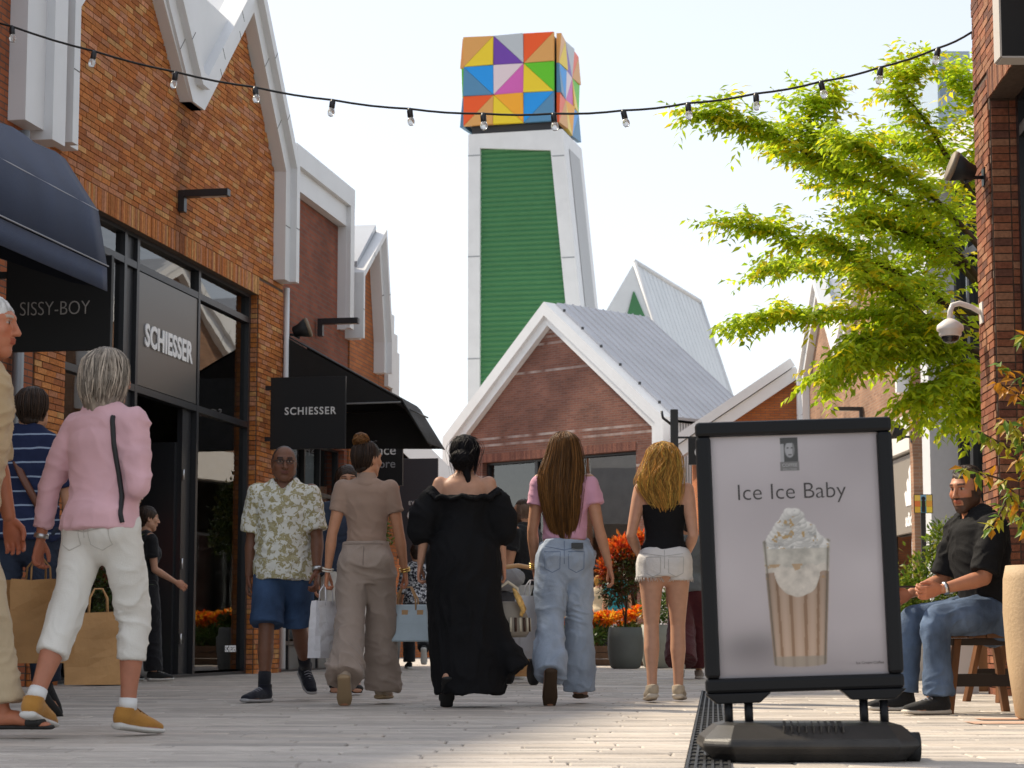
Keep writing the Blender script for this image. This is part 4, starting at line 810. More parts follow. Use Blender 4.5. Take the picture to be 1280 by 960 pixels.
def hair(parent, J, mat, S=None, locks=(), name='hair', amp=.004, sc=(60, 60, 6)):
    """hair body (blended solid, head coordinates) plus locks, one mesh"""
    VV = []; QQ = []; CC = []; n = 0
    if S is not None:
        V, Q = S.mesh(); V = wrinkle(V, Q, amp, sc, 5, 0); VV.append(V); QQ.append(Q); n = len(V); CC.append(.85 + .5 * vnoise(V * (70, 70, 5), 3))
    for V, Q, c in locks: VV.append(V); QQ.append(Q + n); n += len(V); CC.append(c)
    V = np.concatenate(VV) @ (J['HR'] * J['hs']).T + J['head']; return obj(name, np_mesh(name, V, np.concatenate(QQ), np.clip(np.concatenate(CC)[:, None] * np.array(HC[mat.name]), .002, .85)), mat, parent)
def cap(h=.006, thick=.008, back=-.06, front=.045, low=-.055):
    """short hair shell over the skull"""
    S = Sdf(h); S.ell((0, -.016, .036), (.078 + thick, .098 + thick, .088 + thick), k=.0); S.chain([(0, -.05, .0), (0, -.06, low)], [(.066 + thick * .6, .05 + thick * .5), (.052, .036)], k=.02)
    S.ell((0, .085, -.035), (.105, .07, .085), k=.01, sub=True); S.ell((.0, .14, front - .02), (.09, .07, .05), k=.01, sub=True); return S
# ---------------------------------------------------------------- people
def cloth_mat(name, c, rough=.85, var=.08, bump=.25, bs=260, sheen=.15, **k): return M(name, c, rough=rough, spec=.2, var=var, vs=k.pop('vs', 6), bump=bump, bs=bs, sheen=sheen, **k)
def blotch_mat(name, c1, c2, scale, lo, hi, rough=.8, c3=None):
    m = M(name, c1, rough=rough, spec=.2); t = m.node_tree; N = t.nodes; L = t.links; tc = N.new('ShaderNodeTexCoord')
    n = N.new('ShaderNodeTexNoise'); n.inputs['Scale'].default_value = scale; n.inputs['Detail'].default_value = 3.5; n.inputs['Roughness'].default_value = .65; n.inputs['Distortion'].default_value = .8; L.new(tc.outputs['Object'], n.inputs['Vector'])
    r = N.new('ShaderNodeValToRGB'); r.color_ramp.elements[0].position = lo; r.color_ramp.elements[0].color = (*c1, 1); r.color_ramp.elements[1].position = hi; r.color_ramp.elements[1].color = (*c2, 1)
    if c3: e = r.color_ramp.elements.new(min(.99, hi + .1)); e.color = (*c3, 1)
    L.new(n.outputs['Fac'], r.inputs[0]); L.new(r.outputs[0], N['Principled BSDF'].inputs['Base Color']); return m
def stripe_mat(name, base, line, per, w_):
    m = M(name, base, rough=.85, spec=.2); t = m.node_tree; N = t.nodes; L = t.links; tc = N.new('ShaderNodeTexCoord'); s = N.new('ShaderNodeSeparateXYZ'); L.new(tc.outputs['Object'], s.inputs[0])
    n = N.new('ShaderNodeTexNoise'); n.inputs['Scale'].default_value = 5; L.new(tc.outputs['Object'], n.inputs['Vector'])
    ma = N.new('ShaderNodeMath'); ma.operation = 'MULTIPLY_ADD'; ma.inputs[1].default_value = .03; L.new(n.outputs['Fac'], ma.inputs[0]); L.new(s.outputs[2], ma.inputs[2])
    md = N.new('ShaderNodeMath'); md.operation = 'MODULO'; md.inputs[1].default_value = per; L.new(ma.outputs[0], md.inputs[0]); lt = N.new('ShaderNodeMath'); lt.operation = 'LESS_THAN'; lt.inputs[1].default_value = w_; L.new(md.outputs[0], lt.inputs[0])
    x = N.new('ShaderNodeMix'); x.data_type = 'RGBA'; L.new(lt.outputs[0], x.inputs[0]); x.inputs[6].default_value = (*base, 1); x.inputs[7].default_value = (*line, 1); L.new(x.outputs[2], N['Principled BSDF'].inputs['Base Color']); return m
def denim(name, c, fade): return M(name, c, rough=.8, spec=.2, var=fade, vs=7, bump=.35, bs=240, stretch=(1, 1, .6))
DEN_L = denim('denim_light', (.34, .40, .49), .22); DEN_M = denim('denim_mid', (.085, .125, .2), .5); DEN_S = denim('denim_short', (.04, .075, .15), .4); DEN_D = denim('denim_dark', (.02, .027, .045), .3)
def person(label, px, Y, rz, **k):
    x = at(px, YH, Y).x; t = thing('person', label, 'person', (x, Y, 0), math.radians(rz), k.pop('group', None)); J = fk(**k); J['root'] = t; return t, J
def wpt(J, p): return J['root'].matrix_basis @ Vector(tuple(p))
def grip(J, i): return wpt(J, J['wr%d' % i] + J['wd%d' % i] * .085 * J['s'])
PALE, TAN_, RED_, BRN = (.50, .27, .175), (.44, .22, .13), (.42, .17, .10), (.17, .075, .042)
STR = lambda a, e: [(-.05, a), (.5, a * .95), (e, a * .95)]
STRAIGHT = lambda r, end=1.97: [(0, .098, .105), (.4, r + .012, r + .015), (1, r, r + .004), (1.5, r, r + .004), (end, r, r + .006)]
# woman in the taupe top with a bun
t, J = person('person in taupe short-sleeved top and wide taupe trousers walking away', 457, 13.75, -4, H=1.63, legs=((-12, 26, 48), (13, 6, 2)), arms=((-4, 13, 10, -6), (6, 11, 8, -4)), turn=2); A1 = J
body(t, J, (.52, .25, .14), hands=((1.15, 0), (1.2, 0)), yaw=-38, head=dict(brow=(.06, .03, .02)))
top(t, J, cloth_mat('taupe_knit', (.345, .235, .175)), off=.007, hem=.12, sl=((-.06, .062), (.12, .061), (.3, .059), (.48, .057)), amp=.005, seed=3, sc=(8, 8, 16))
S = Sdf(.006); S.chain([J['hip'] + J['ax'] * .505 * J['s'] + _v(0, -.012, 0), J['hip'] + J['ax'] * .545 * J['s'] + _v(0, -.008, 0)], [(.088, .078), (.066, .062)], k=.0); cloth('collar', S, MATS['taupe_knit'], t, .002)
pants(t, J, cloth_mat('taupe_trousers', (.34, .265, .215)), [(0, .105, .115), (.35, .11, .115), (.8, .098, .1), (1.2, .1, .1), (1.7, .112, .112), (2.06, .122, .122)], waist=.14, off=.014, amp=.014, seed=4, sc=(6, 6, 9)); jean_seams(last('trousers'), J, mat=M('taupe_seam', (.2, .15, .12), rough=.9), yk=.115, drop=0, pockets=False)
shoes(t, J, cloth_mat('beige_shoe', (.42, .33, .25)), M('tan_sole', (.36, .25, .14)))
HB = hair_mat('hair_dark_brown', (.035, .018, .010), .15); S = cap(thick=.007); S.ell((.0, -.062, .128), (.048, .048, .046), k=.012)
sec = [(0, -.01, .128, .01, .01), (0, -.014, .115, .05, .06), (0, -.016, .08, .078, .095), (0, -.022, .03, .086, .1), (0, -.03, -.03, .07, .085), (0, -.03, -.07, .05, .06)]
hair(t, J, HB, S, [strands(260, sec, 1, ang=(math.pi * .95, math.pi * 2.05), span=(.8, 1))]); 
bl = []; rg = np.random.default_rng(4)
for i in range(2):
    v, q, cc_ = strands(130, [(0, -.062, .178, .006, .006), (0, -.062, .165, .035, .035), (0, -.062, .128, .05, .05), (0, -.062, .09, .035, .035)], 7 + i, r=.003, wave=.9, wf=5, rho=(.9, 1.18)); bl.append((v, q, cc_))
hair(t, J, hair_mat('hair_sunlit_bun', (.20, .085, .022), .3), None, bl, name='hair_bun')  # sunlit gold of the bun is put into the lock colour
m = MB(); e = [hl(J, (x, .06 - abs(x) * .6, .125)) for x in (-.07, -.035, 0, .035, .07)]; m.tube(e, .004, 6); m.build('sunglasses', STEEL, t)
for i, c in ((0, (.7, .65, .55)), (1, (.55, .36, .1))):
    m = MB(); w0_, d_ = J['wr%d' % i], J['wd%d' % i]; u_ = _n(np.cross(d_, (0, 1, 0))); v_ = np.cross(d_, u_)
    for k in range(2): m.tube([w0_ - d_ * (.005 + .015 * k) + (u_ * math.cos(a) + v_ * math.sin(a)) * .034 for a in np.linspace(0, 2 * math.pi, 13)], .005, 6)
    m.build('bracelet', M('gold', (.75, .5, .15), rough=.25, metal=1) if i else M('pearl', c), t)
# woman in the black off-shoulder dress
t, J = person('person in long black off-shoulder dress walking away', 580, 13.3, -3, H=1.56, wide=1.13, legs=((-7, 16, 50), (8, 4, 0)), arms=((-5, 18, 14, -10), (4, 13, 8, -8))); B1 = J; s = J['s']
body(t, J, PALE, hands=((.9, 0), (1.2, 0)), yaw=6)
BLK = cloth_mat('black_dress', (.006, .006, .007), rough=.85, sheen=0, var=.2); S = Sdf(.0095); hp = J['hip']
P, Rr = tors(J, .022, .0, .39); P.append(hp + J['ax'] * .395 * s); Rr.append((.175, .118)); S.chain(P, Rr, k=.02, flat1=_n((0, .1, 1)))
S.chain([hp + _v(0, 0, .16), hp + _v(0, 0, 0), hp + _v(.0, -.01, -.2), hp + _v(.01, -.01, -.45), (.03, -.04, .22), (.04, -.06, .085)], [(.165, .135), (.225, .2), (.235, .215), (.235, .22), (.225, .245), (.215, .245)], k=.03, flat1=(0, 0, -1))
S.chain([(.16, -.05, .62), (.25, -.06, .36), (.33, -.07, .225)], [(.06, .1), (.07, .11), (.085, .12)], k=.05, flat1=_n((.6, 0, -1)))
for i, sd in ((0, -1), (1, 1)):
    P, Rr = arm_pts(J, i, [(.2, .066), (.36, .092), (.7, .108), (1.05, .09), (1.2, .06)]); S.chain([p + _v(sd * .02, 0, 0) for p in P], Rr, k=.035)
cloth('dress', S, BLK, t, .012, (9, 9, 2.6), 11)
S = Sdf(.006); n = 40; ring = []
for j in range(n + 1):
    a = 2 * math.pi * j / n; ring.append(hp + J['ax'] * (.385 + .02 * math.sin(a * 11) * .6 + (.025 if abs(math.cos(a)) > .8 else 0)) * s + _v(math.cos(a) * .232, math.sin(a) * .132 - .005, 0))
S.chain(ring, [(.014, .022)] * (n + 1), k=.0, U=(0, 0, 1)); cloth('neck_ruffle', S, BLK, t, .006, (40, 40, 40))
shoes(t, J, M('black_rubber', (.012, .012, .012), rough=.6), kind='sandal')
HK = hair_mat('hair_black', (.008, .007, .008), .05); S = cap(thick=.016, low=-.05); S.ell((-.02, -.115, -.028), (.075, .062, .062), k=.012).ell((-.035, -.105, -.07), (.045, .045, .04), k=.02); S.chain([(-.0, -.1, -.06), (.02, -.105, -.16), (.015, -.1, -.215)], [(.035, .02), (.022, .014), (.006, .006)], k=.02)
sec2 = [(0, -.01, .135, .01, .01), (0, -.014, .122, .055, .06), (0, -.016, .08, .087, .1), (0, -.022, .03, .096, .106), (0, -.03, -.03, .085, .095), (0, -.05, -.09, .075, .07), (0, -.06, -.16, .07, .05)]
hair(t, J, HK, S, [strands(280, sec2, 2, span=(.55, .95), ang=(math.pi * .9, math.pi * 2.1), wave=.05), strands(26, sec2, 12, span=(.9, 1), rho=(1.1, 1.5), wave=.2, r=.0013), strands(140, [(-.02, -.115, .035, .01, .01), (-.02, -.115, .0, .07, .055), (-.02, -.115, -.05, .078, .064), (-.02, -.115, -.09, .03, .03)], 3, wave=.7, wf=4, r=.003)])
# woman in the pink t-shirt with long hair
t, J = person('person in pink t-shirt and loose pale blue jeans walking away', 706, 13.85, -2, H=1.695, legs=((-13, 27, 62), (13, 5, 2)), arms=((2, 9, 14, -12), (-6, 12, 10, 3))); C1 = J; s = J['s']
body(t, J, TAN_, hands=((1.35, 0), (.7, 0)))
top(t, J, cloth_mat('pink_tee', (.62, .32, .42)), off=.012, hem=.11, sl=((0, .062), (.3, .062), (.46, .064)), amp=.006, seed=6, mn=(.14, .1))
jp = [(0, .105, .115), (.4, .1, .108), (1, .092, .096), (1.4, .096, .1), (1.8, .102, .106), (2.08, .098, .105)]
pants(t, J, DEN_L, jp, waist=.105, off=.013, amp=.013, seed=8, name='jeans', sc=(7, 7, 12), butt=1.03)
m = MB(); p = J['hip'] + _v(.085, -.158 * s, .06); m.box(p[0] - .04, p[0] + .035, p[1] - .004, p[1] + .03, p[2] - .01, p[2] + .025); m.build('phone', STEEL, t)
jean_seams(bpy.data.objects[[k for k in GEO if k.startswith('jeans')][-1]], J)
shoes(t, J, cloth_mat('pink_suede', (.42, .25, .19)), M('brown_sole', (.05, .028, .014), rough=.8))
HL = hair_mat('hair_long_brown', (.19, .085, .022), .4)
secL = [(0, -.01, .132, .01, .01), (0, -.014, .12, .05, .055), (0, -.016, .08, .084, .1), (0, -.02, .02, .098, .108), (-.005, -.045, -.06, .118, .09), (-.02, -.075, -.16, .14, .07), (-.025, -.1, -.28, .125, .055), (-.018, -.095, -.4, .11, .05), (-.01, -.085, -.5, .085, .04), (0, -.085, -.585, .045, .025)]
S = Sdf(.0075); S.chain([(a, b, c) for a, b, c, _, _ in secL[2:]], [(d * .94, e * .94) for _, _, _, d, e in secL[2:]], k=.0, flat0=(0, 0, 1)); S.ell((0, -.014, .034), (.084, .102, .1), k=.01); S.ell((0, .1, -.03), (.1, .075, .09), k=.01, sub=True)
hair(t, J, HL, S, [strands(620, secL, 5, span=(.75, 1.0), ang=(math.pi * .92, math.pi * 2.08), wave=.03, r=.0028, rho=(.95, 1.06)), strands(60, secL, 6, span=(.8, 1.0), ang=(math.pi * .9, math.pi * 2.1), rho=(1.05, 1.2), r=.0012, wave=.05)], amp=.005, sc=(70, 70, 3))
m = MB(); w0_, d_ = J['wr0'], J['wd0']; u_ = _n(np.cross(d_, (0, 1, 0))); v_ = np.cross(d_, u_)
for k in range(3): m.tube([w0_ - d_ * (.002 + .013 * k) + (u_ * math.cos(a) + v_ * math.sin(a)) * .035 for a in np.linspace(0, 2 * math.pi, 13)], .004, 6)
m.build('bangle', MATS['gold'], t)
# blonde woman in shorts
t, J = person('person in black strap top and frayed white denim shorts walking away', 831, 14.25, -3, H=1.66, legs=((-4, 6, 8), (7, 9, 6)), arms=((-6, 12, 62, -26), (-10, 7, 60, -20))); D1 = J; s = J['s']
body(t, J, PALE, hands=((.7, 0), (.7, 0)))
S = Sdf(.0085); P, Rr = tors(J, .008, .07, .385); P.insert(0, J['hip'] + J['ax'] * .055 * s); Rr.insert(0, (.158 * s, .118 * s)); S.chain(P, Rr, k=.01, flat0=-J['ax'], flat1=J['ax'])
for x in (-1, 1): S.ell(J['hip'] + J['ax'] * .335 * s + _v(x * .062 * s, .08 * s, 0), _v(.06, .05, .055) * s, k=.04)
cloth('strap_top', S, cloth_mat('black_rib', (.007, .007, .008), sheen=0), t, .004, (9, 9, 15), 3)
for x in (-1, 1):
    m = MB(); b_ = J['hip'] + J['ax'] * .38 * s; sh_ = J['hip'] + J['ax'] * .475 * s; m.tube([b_ + _v(x * .085, -.1 * s, 0), b_ + _v(x * .088, -.098 * s, .05), sh_ + _v(x * .092, -.03, .008), sh_ + _v(x * .09, .05, -.03), b_ + _v(x * .08, .1, 0)], .0055, 6); m.build('shoulder_strap', MATS['black_rib'], t)
pants(t, J, M('denim_white', (.66, .64, .62), rough=.85, var=.1, vs=9, bump=.35, bs=200), [(0, .1, .112), (.12, .102, .113), (.27, .104, .114)], crotch=-.095, waist=.085, off=.014, amp=.006, seed=2, name='shorts', butt=1.0); jean_seams(bpy.data.objects[[k for k in GEO if k.startswith('shorts')][-1]], J, mat=M('white_seam', (.45, .44, .42), rough=.9), yk=.055, drop=.02)
m = MB(); rg2 = random.Random(3)
for i in (0, 1):
    P, Rr = leg_pts(J, i, [(.27, .104, .114)]); c = P[0]
    for j in range(90):
        a = rg2.uniform(0, 6.28); p = c + _v(math.cos(a) * Rr[0][0], math.sin(a) * Rr[0][1], .008); m.tube([p, p + _v(rg2.uniform(-.006, .006), rg2.uniform(-.006, .006), -rg2.uniform(.012, .032))], .0016, 3)
m.build('frayed_hem', MATS['denim_white'], t, kind='stuff')
shoes(t, J, cloth_mat('beige_sneaker', (.45, .37, .27)), M('sole_pale', (.5, .44, .36)))
HY = hair_mat('hair_blonde', (.64, .36, .085), .45)
secB = [(0, -.01, .136, .01, .01), (0, -.014, .122, .055, .06), (0, -.016, .08, .09, .102), (0, -.02, .02, .108, .112), (-.012, -.05, -.06, .125, .095), (-.03, -.075, -.14, .14, .078), (-.02, -.09, -.22, .125, .062), (0, -.09, -.3, .09, .045), (.005, -.09, -.36, .045, .028)]
S = Sdf(.0075); S.chain([(a, b, c) for a, b, c, _, _ in secB[2:]], [(d * .92, e * .92) for _, _, _, d, e in secB[2:]], k=.0, flat0=(0, 0, 1)); S.ell((0, -.014, .034), (.09, .106, .104), k=.01); S.ell((0, .1, -.03), (.1, .075, .09), k=.01, sub=True)
hair(t, J, HY, S, [strands(620, secB, 8, span=(.6, 1.0), ang=(math.pi * .9, math.pi * 2.1), wave=.11, wf=11, r=.0026, rho=(.92, 1.1)), strands(70, secB, 9, span=(.6, 1), rho=(1.08, 1.3), r=.0013, wave=.2, wf=12, ang=(math.pi * .85, math.pi * 2.15))], amp=.005, sc=(45, 45, 6))
# man in the floral shirt, walking towards the camera
t, J = person('person in olive floral short-sleeved shirt and denim shorts walking up the street', 353, 14.35, 176, H=1.69, male=True, wide=.98, legs=((-17, 30, 30), (15, 8, 0)), arms=((7, 9, 18, -5), (-8, 7, 12, -4)), foot_out=26); E1 = J; s = J['s']
recede = lambda x, y, z: (((z > .03) & (y < .035) & (np.abs(x) > .045)) | ((z > -.05) & (y < -.035)) | ((z > .085) & (y < .03)))
body(t, J, BRN, hands=((.8, 0), (.8, 0)), yaw=14, pitch=-3, head=dict(hairc=(.012, .01, .01), cut=recede, brow=(.01, .008, .008), lips=(.16, .06, .045)))
FLO = blotch_mat('floral_print', (.68, .67, .6), (.30, .25, .10), 26, .49, .535, c3=(.44, .40, .25))
top(t, J, FLO, off=.018, hem=-.09, sl=((-.04, .067), (.1, .068), (.4, .071), (.82, .079)), mn=[(-.1, .205, .188), (0, .2, .178), (.1, .186, .15), (.3, .172, .13), (.4, .172, .12), (.43, .1, .05)], hemr=(.205, .188), neck=.05, V_=.10, amp=.008, seed=5, h=.009)
for x in (-1, 1):
    S = Sdf(.006); b_ = J['hip'] + J['ax'] * .50 * s; S.chain([b_ + _v(x * .06, -.03, .035), b_ + _v(x * .062, .045, .03), b_ + _v(x * .04, .105, -.05)], [(.022, .012), (.03, .01), (.012, .008)], k=.005, U=(0, 0, 1)); cloth('collar', S, M('collar_white', (.66, .66, .62), rough=.8), t, .001)
pants(t, J, DEN_S, [(0, .102, .112), (.4, .108, .112), (.75, .108, .112), (.97, .11, .115)], waist=.02, off=.01, amp=.006, seed=9, name='shorts')
shoes(t, J, cloth_mat('navy_shoe', (.012, .013, .022)), M('grey_sole', (.35, .34, .34)), high=.035, lace=M('lace_grey', (.25, .25, .28)))
for i in (0, 1): m = MB(); P, Rr = leg_pts(J, i, [(1.72, .043, .045), (1.97, .042, .044)]); m.tube([Vector(p) for p in P], [r[0] for r in Rr], 16); m.build('sock', cloth_mat('dark_sock', (.015, .016, .022)), t)
m = MB()
for x in (-1, 1): m.tube([hl(J, (x * .032 + .023 * math.cos(a), .101 - abs(math.cos(a) * .5 + x * .5) * .006, .012 + .016 * math.sin(a))) for a in np.linspace(0, 2 * math.pi, 15)], .0022, 5); m.tube([hl(J, (x * .055, .096, .018)), hl(J, (x * .083, -.005, .014))], .0022, 5)
m.tube([hl(J, (-.01, .104, .016)), hl(J, (.01, .104, .016))], .002, 5); m.build('glasses', STEEL, t)
m = MB(); w0_, d_ = J['wr0'], J['wd0']; m.tube([w0_ - d_ * .03, w0_ - d_ * .008], .034, 14); m.build('watch_strap', M('steel', (.5, .5, .5)), t); m = MB(); pz = w0_ - d_ * .018 + _v(-.03, .008, 0); m.tube([pz, pz + _v(-.012, .004, 0)], .02, 14); m.build('watch', M('watch_brown', (.1, .05, .03), rough=.3), t)
# woman in the pink sweater
t, J = person('person in pale pink sweater and white cropped trousers in mid-stride', 126, 9.32, -27, H=1.635, wide=1.0, legs=((-20, 8, 14), (17, 22, 8)), arms=((-10, 22, 10, -12), (-8, 12, 85, -65)), foot_out=14); F1 = J; s = J['s']
body(t, J, RED_, hands=((.8, 0), (.8, 0)), yaw=-12)
top(t, J, cloth_mat('pink_knit', (.66, .40, .43), bs=320), off=.018, hem=-.0, sl=((0, .066), (.5, .06), (1, .053), (1.3, .05), (1.78, .045)), mn=(.165, .125), hemr=(.185, .15), amp=.0075, seed=14, name='sweater', h=.008, sc=(7, 7, 11))
pants(t, J, M('white_cotton', (.70, .67, .61), rough=.85, var=.06, vs=5, bump=.3, bs=220), [(0, .1, .11), (.4, .09, .097), (1, .066, .072), (1.3, .064, .07), (1.45, .066, .07)], waist=.04, off=.008, amp=.011, seed=15, h=.008, sc=(7, 7, 13)); jean_seams(last('trousers'), J, mat=M('cream_seam', (.5, .47, .42), rough=.9), yk=.0, drop=.02)
MU = cloth_mat('mustard_suede', (.44, .21, .045), var=.2); shoes(t, J, MU, high=.012, lace=M('lace_brown', (.2, .09, .02)))
for i in (0, 1): m = MB(); P, Rr = leg_pts(J, i, [(1.86, .04, .042), (1.99, .042, .043)]); m.tube([Vector(p) for p in P], [r[0] for r in Rr], 16); m.build('sock', M('white_sock', (.7, .69, .67), rough=.9), t)
HG = hair_mat('hair_grey', (.33, .275, .22), .15); secG = [(0, -.01, .14, .01, .01), (0, -.014, .126, .058, .062), (0, -.016, .085, .094, .106), (0, -.02, .03, .11, .117), (0, -.026, -.03, .114, .115), (0, -.035, -.085, .1, .1), (0, -.04, -.125, .08, .078)]
S = Sdf(.0065); S.chain([(a, b, c) for a, b, c, _, _ in secG[2:]], [(d * .94, e * .94) for _, _, _, d, e in secG[2:]], k=.0, flat0=(0, 0, 1)); S.ell((0, -.014, .034), (.096, .11, .106), k=.01); S.ell((0, .105, -.03), (.085, .085, .11), k=.012, sub=True)
hair(t, J, HG, S, [strands(560, secG, 15, span=(.7, 1.0), wave=.06, wf=7, r=.0026, ang=(math.pi * .85, math.pi * 2.15), rho=(.93, 1.05))], amp=.006, sc=(55, 55, 7))
b_ = J['hip']; hz_ = b_[2]; swt = bpy.data.objects[[k for k in GEO if k.startswith('sweater')][-1]]
seam(swt, [[(.105, hz_ + .492 * s), (.112, hz_ + .44 * s), (.126, hz_ + .3 * s), (.142, hz_ + .16 * s), (.158, hz_ + .05 * s), (.162, hz_ + .01 * s)]], M('black_leather', (.012, .012, .013), rough=.5), r=.012, name='bag_strap')
m = MB(); w0_, d_ = J['wr0'], J['wd0']; m.tube([w0_ - d_ * .03, w0_ - d_ * .01], .032, 14); m.build('watch', M('steel', (.5, .5, .5)), t)
m = MB()
for x in (-.1, 0, .1): p = b_ + J['ax'] * .075 * s + _v(x, -.15 * s + abs(x) * .12, -.022); m.tube([p, p + _v(0, -.008, 0)], .006, 8)
m.build('rivet', STEEL, t)
# tall man at the edge
t, J = person('person in beige shirt and beige trousers in profile under the navy awning', -51, 9.2, -90, H=1.85, male=True, lean=6, legs=((-14, 10, 20), (16, 6, 0)), arms=((4, 6, 10), (2, 8, 12))); G1 = J; s = J['s']
short = lambda x, y, z: ((z > .06) & (y < .055)) | ((z > -.06) & (y < -.02)) | ((z > .0) & (y < .012) & (np.abs(x) > .05))
body(t, J, (.46, .17, .09), hands=((.6, 0), (.6, 0)), yaw=-6, head=dict(hairc=(.6, .58, .55), cut=short, brow=(.4, .36, .3)))
top(t, J, cloth_mat('beige_shirt', (.50, .36, .2)), off=.022, hem=-.02, sl=((0, .072), (.5, .07), (1.05, .068)), mn=(.17, .13), amp=.01, seed=21, neck=.05)
pants(t, J, cloth_mat('beige_chino', (.48, .37, .235)), STRAIGHT(.083), waist=.04, off=.008, amp=.009, seed=22)
shoes(t, J, M('black_sandal', (.015, .014, .013), rough=.6), kind='sandal'); HWm = hair_mat('hair_white', (.62, .6, .57), .1); S = cap(thick=.008); secW = [(0, -.01, .132, .01, .01), (0, -.014, .12, .055, .062), (0, -.016, .08, .083, .1), (0, -.022, .03, .088, .105), (0, -.03, -.03, .075, .09), (0, -.03, -.07, .055, .065)]
hair(t, J, HWm, S, [strands(240, secW, 31, span=(.6, 1), ang=(math.pi * .95, math.pi * 2.05))])
# man in the striped t-shirt
t, J = person('person in navy striped t-shirt and dark jeans beside the pink sweater', 28, 11.5, -14, H=1.64, male=True, wide=1.04, legs=((-10, 14, 10), (10, 4, 40)), arms=((6, 8, 16), (4, 9, 14)), lean=3); H1 = J
body(t, J, TAN_, hands=((1.1, 0), (1.2, 0)), yaw=10, head=dict(hairc=(.02, .014, .01), cut=short)); top(t, J, stripe_mat('navy_stripe', (.012, .018, .05), (.22, .27, .36), .075, .009), off=.02, hem=-.04, sl=((0, .07), (.4, .072), (.75, .074)), mn=(.17, .13), amp=.008, seed=24)
pants(t, J, DEN_D, STRAIGHT(.078), waist=.03, off=.008, amp=.009, seed=25, name='jeans'); shoes(t, J, cloth_mat('black_sneaker', (.012, .012, .013)), M('black_sole', (.03, .03, .03)), lace=M('sole_white', (.6, .58, .54))); hair(t, J, HB, cap(thick=.012), [strands(160, secW, 33, span=(.6, .95), ang=(math.pi * .95, math.pi * 2.05), rho=(1, 1.1))])
m = MB(); b_ = J['hip']; m.tube([b_ + J['ax'] * .5 * J['s'] + _v(-.07, .0, .02), b_ + J['ax'] * .46 * J['s'] + _v(-.06, -.1, 0), b_ + J['ax'] * .3 * J['s'] + _v(.04, -.15, 0), b_ + J['ax'] * .1 * J['s'] + _v(.15, -.12, 0)], .02, 6, sq=.35); m.build('bag_strap', M('brown_leather', (.12, .045, .025), rough=.5), t)
# woman at the shop door
t, J = person('person in black top and black trousers at the open shop door', 180, 20.95, -62, H=1.66, legs=((-8, 6, 6), (8, 6, 0)), arms=((4, 6, 20), (6, 6, 55)))
body(t, J, PALE, h=.011); top(t, J, cloth_mat('black_tee', (.012, .012, .014)), off=.02, hem=-.0, sl=((0, .062), (.6, .06)), amp=.008, h=.01); pants(t, J, cloth_mat('black_trouser', (.014, .014, .017)), STRAIGHT(.085), amp=.01, h=.01, waist=.03, off=.008); shoes(t, J, cloth_mat('black_canvas', (.02, .02, .02)), lace=MATS['sole_white']); S = cap(thick=.01); S.ell((0, -.12, .02), (.032, .035, .035), k=.01); hair(t, J, HB, S, [strands(120, sec, 41, span=(.7, 1), ang=(math.pi * .95, math.pi * 2.05))])
# woman coming up behind the taupe top
t, J = person('person in dark denim jacket and white trousers half hidden behind the taupe outfit', 433, 16.3, 180, H=1.69, legs=((14, 6, 0), (-12, 24, 30)), arms=((0, 14, 20, -8), (4, 9, 14)))
body(t, J, TAN_, h=.011, yaw=8); top(t, J, denim('denim_jacket', (.035, .045, .07), .3), off=.024, hem=.0, sl=((0, .066), (1, .058), (1.85, .052)), amp=.008, h=.01, name='jacket'); pants(t, J, MATS['white_cotton'], STRAIGHT(.09, 1.75), amp=.009, h=.01, waist=.03, off=.008); shoes(t, J, MATS['black_rubber'], kind='sandal')
S = cap(thick=.012, low=-.1); hair(t, J, HB, S, [strands(160, [(0, -.01, .134, .01, .01), (0, -.014, .12, .055, .06), (0, -.016, .08, .085, .1), (0, -.03, .02, .095, .1), (0, -.04, -.08, .09, .08), (0, -.05, -.16, .09, .07)], 43, span=(.7, 1), ang=(math.pi * .98, math.pi * 2.02))])
# people further up the street
def walker(label, px, Y, rz, H, male, skin, topm, legm, hairm, shoem, prof=None, sl=((0, .064), (.55, .066)), legs=((-12, 20, 20), (12, 6, 0)), arms=((6, 9, 14), (-6, 9, 14)), h=.014, head=None, hairS=None, yaw=0, group=None):
    t, J = person(label, px, Y, rz, H=H, male=male, legs=legs, arms=arms, group=group); body(t, J, skin, h=h, head=head, yaw=yaw); top(t, J, topm, off=.02, hem=-.01, sl=sl, amp=.008, h=h); pants(t, J, legm, prof or STRAIGHT(.085), amp=.01, h=h, waist=.03, off=.008); shoes(t, J, shoem, h=.008)
    hair(t, J, hairm, hairS or cap(thick=.009), []); return t, J
fade = lambda x, y, z: ((z > -.04) & (y < .03) & (np.abs(x) > .055)) | ((z > -.06) & (y < -.02))
K1 = walker('person in black t-shirt and pale grey trousers half hidden behind the pink t-shirt', 656, 21.9, 58, 1.80, True, TAN_, MATS['black_tee'], cloth_mat('stone_trouser', (.42, .42, .41)), hair_mat('hair_fade', (.06, .035, .02), .1), cloth_mat('grey_sneaker', (.34, .34, .36)), h=.0115, head=dict(hairc=(.10, .065, .045), cut=fade, beard=(.03, .02, .015)), hairS=Sdf(.006).ell((0, -.012, .07), (.068, .086, .062), k=0), yaw=0)[1]
walker('person in black and white patterned blouse and black trousers far up the street', 520, 29.3, 5, 1.66, False, PALE, blotch_mat('bw_print', (.6, .6, .62), (.02, .02, .03), 30, .46, .5), MATS['black_trouser'], HB, MATS['black_sneaker'], sl=((0, .064), (1.2, .06)), legs=((8, 5, 0), (-16, 40, 60)))
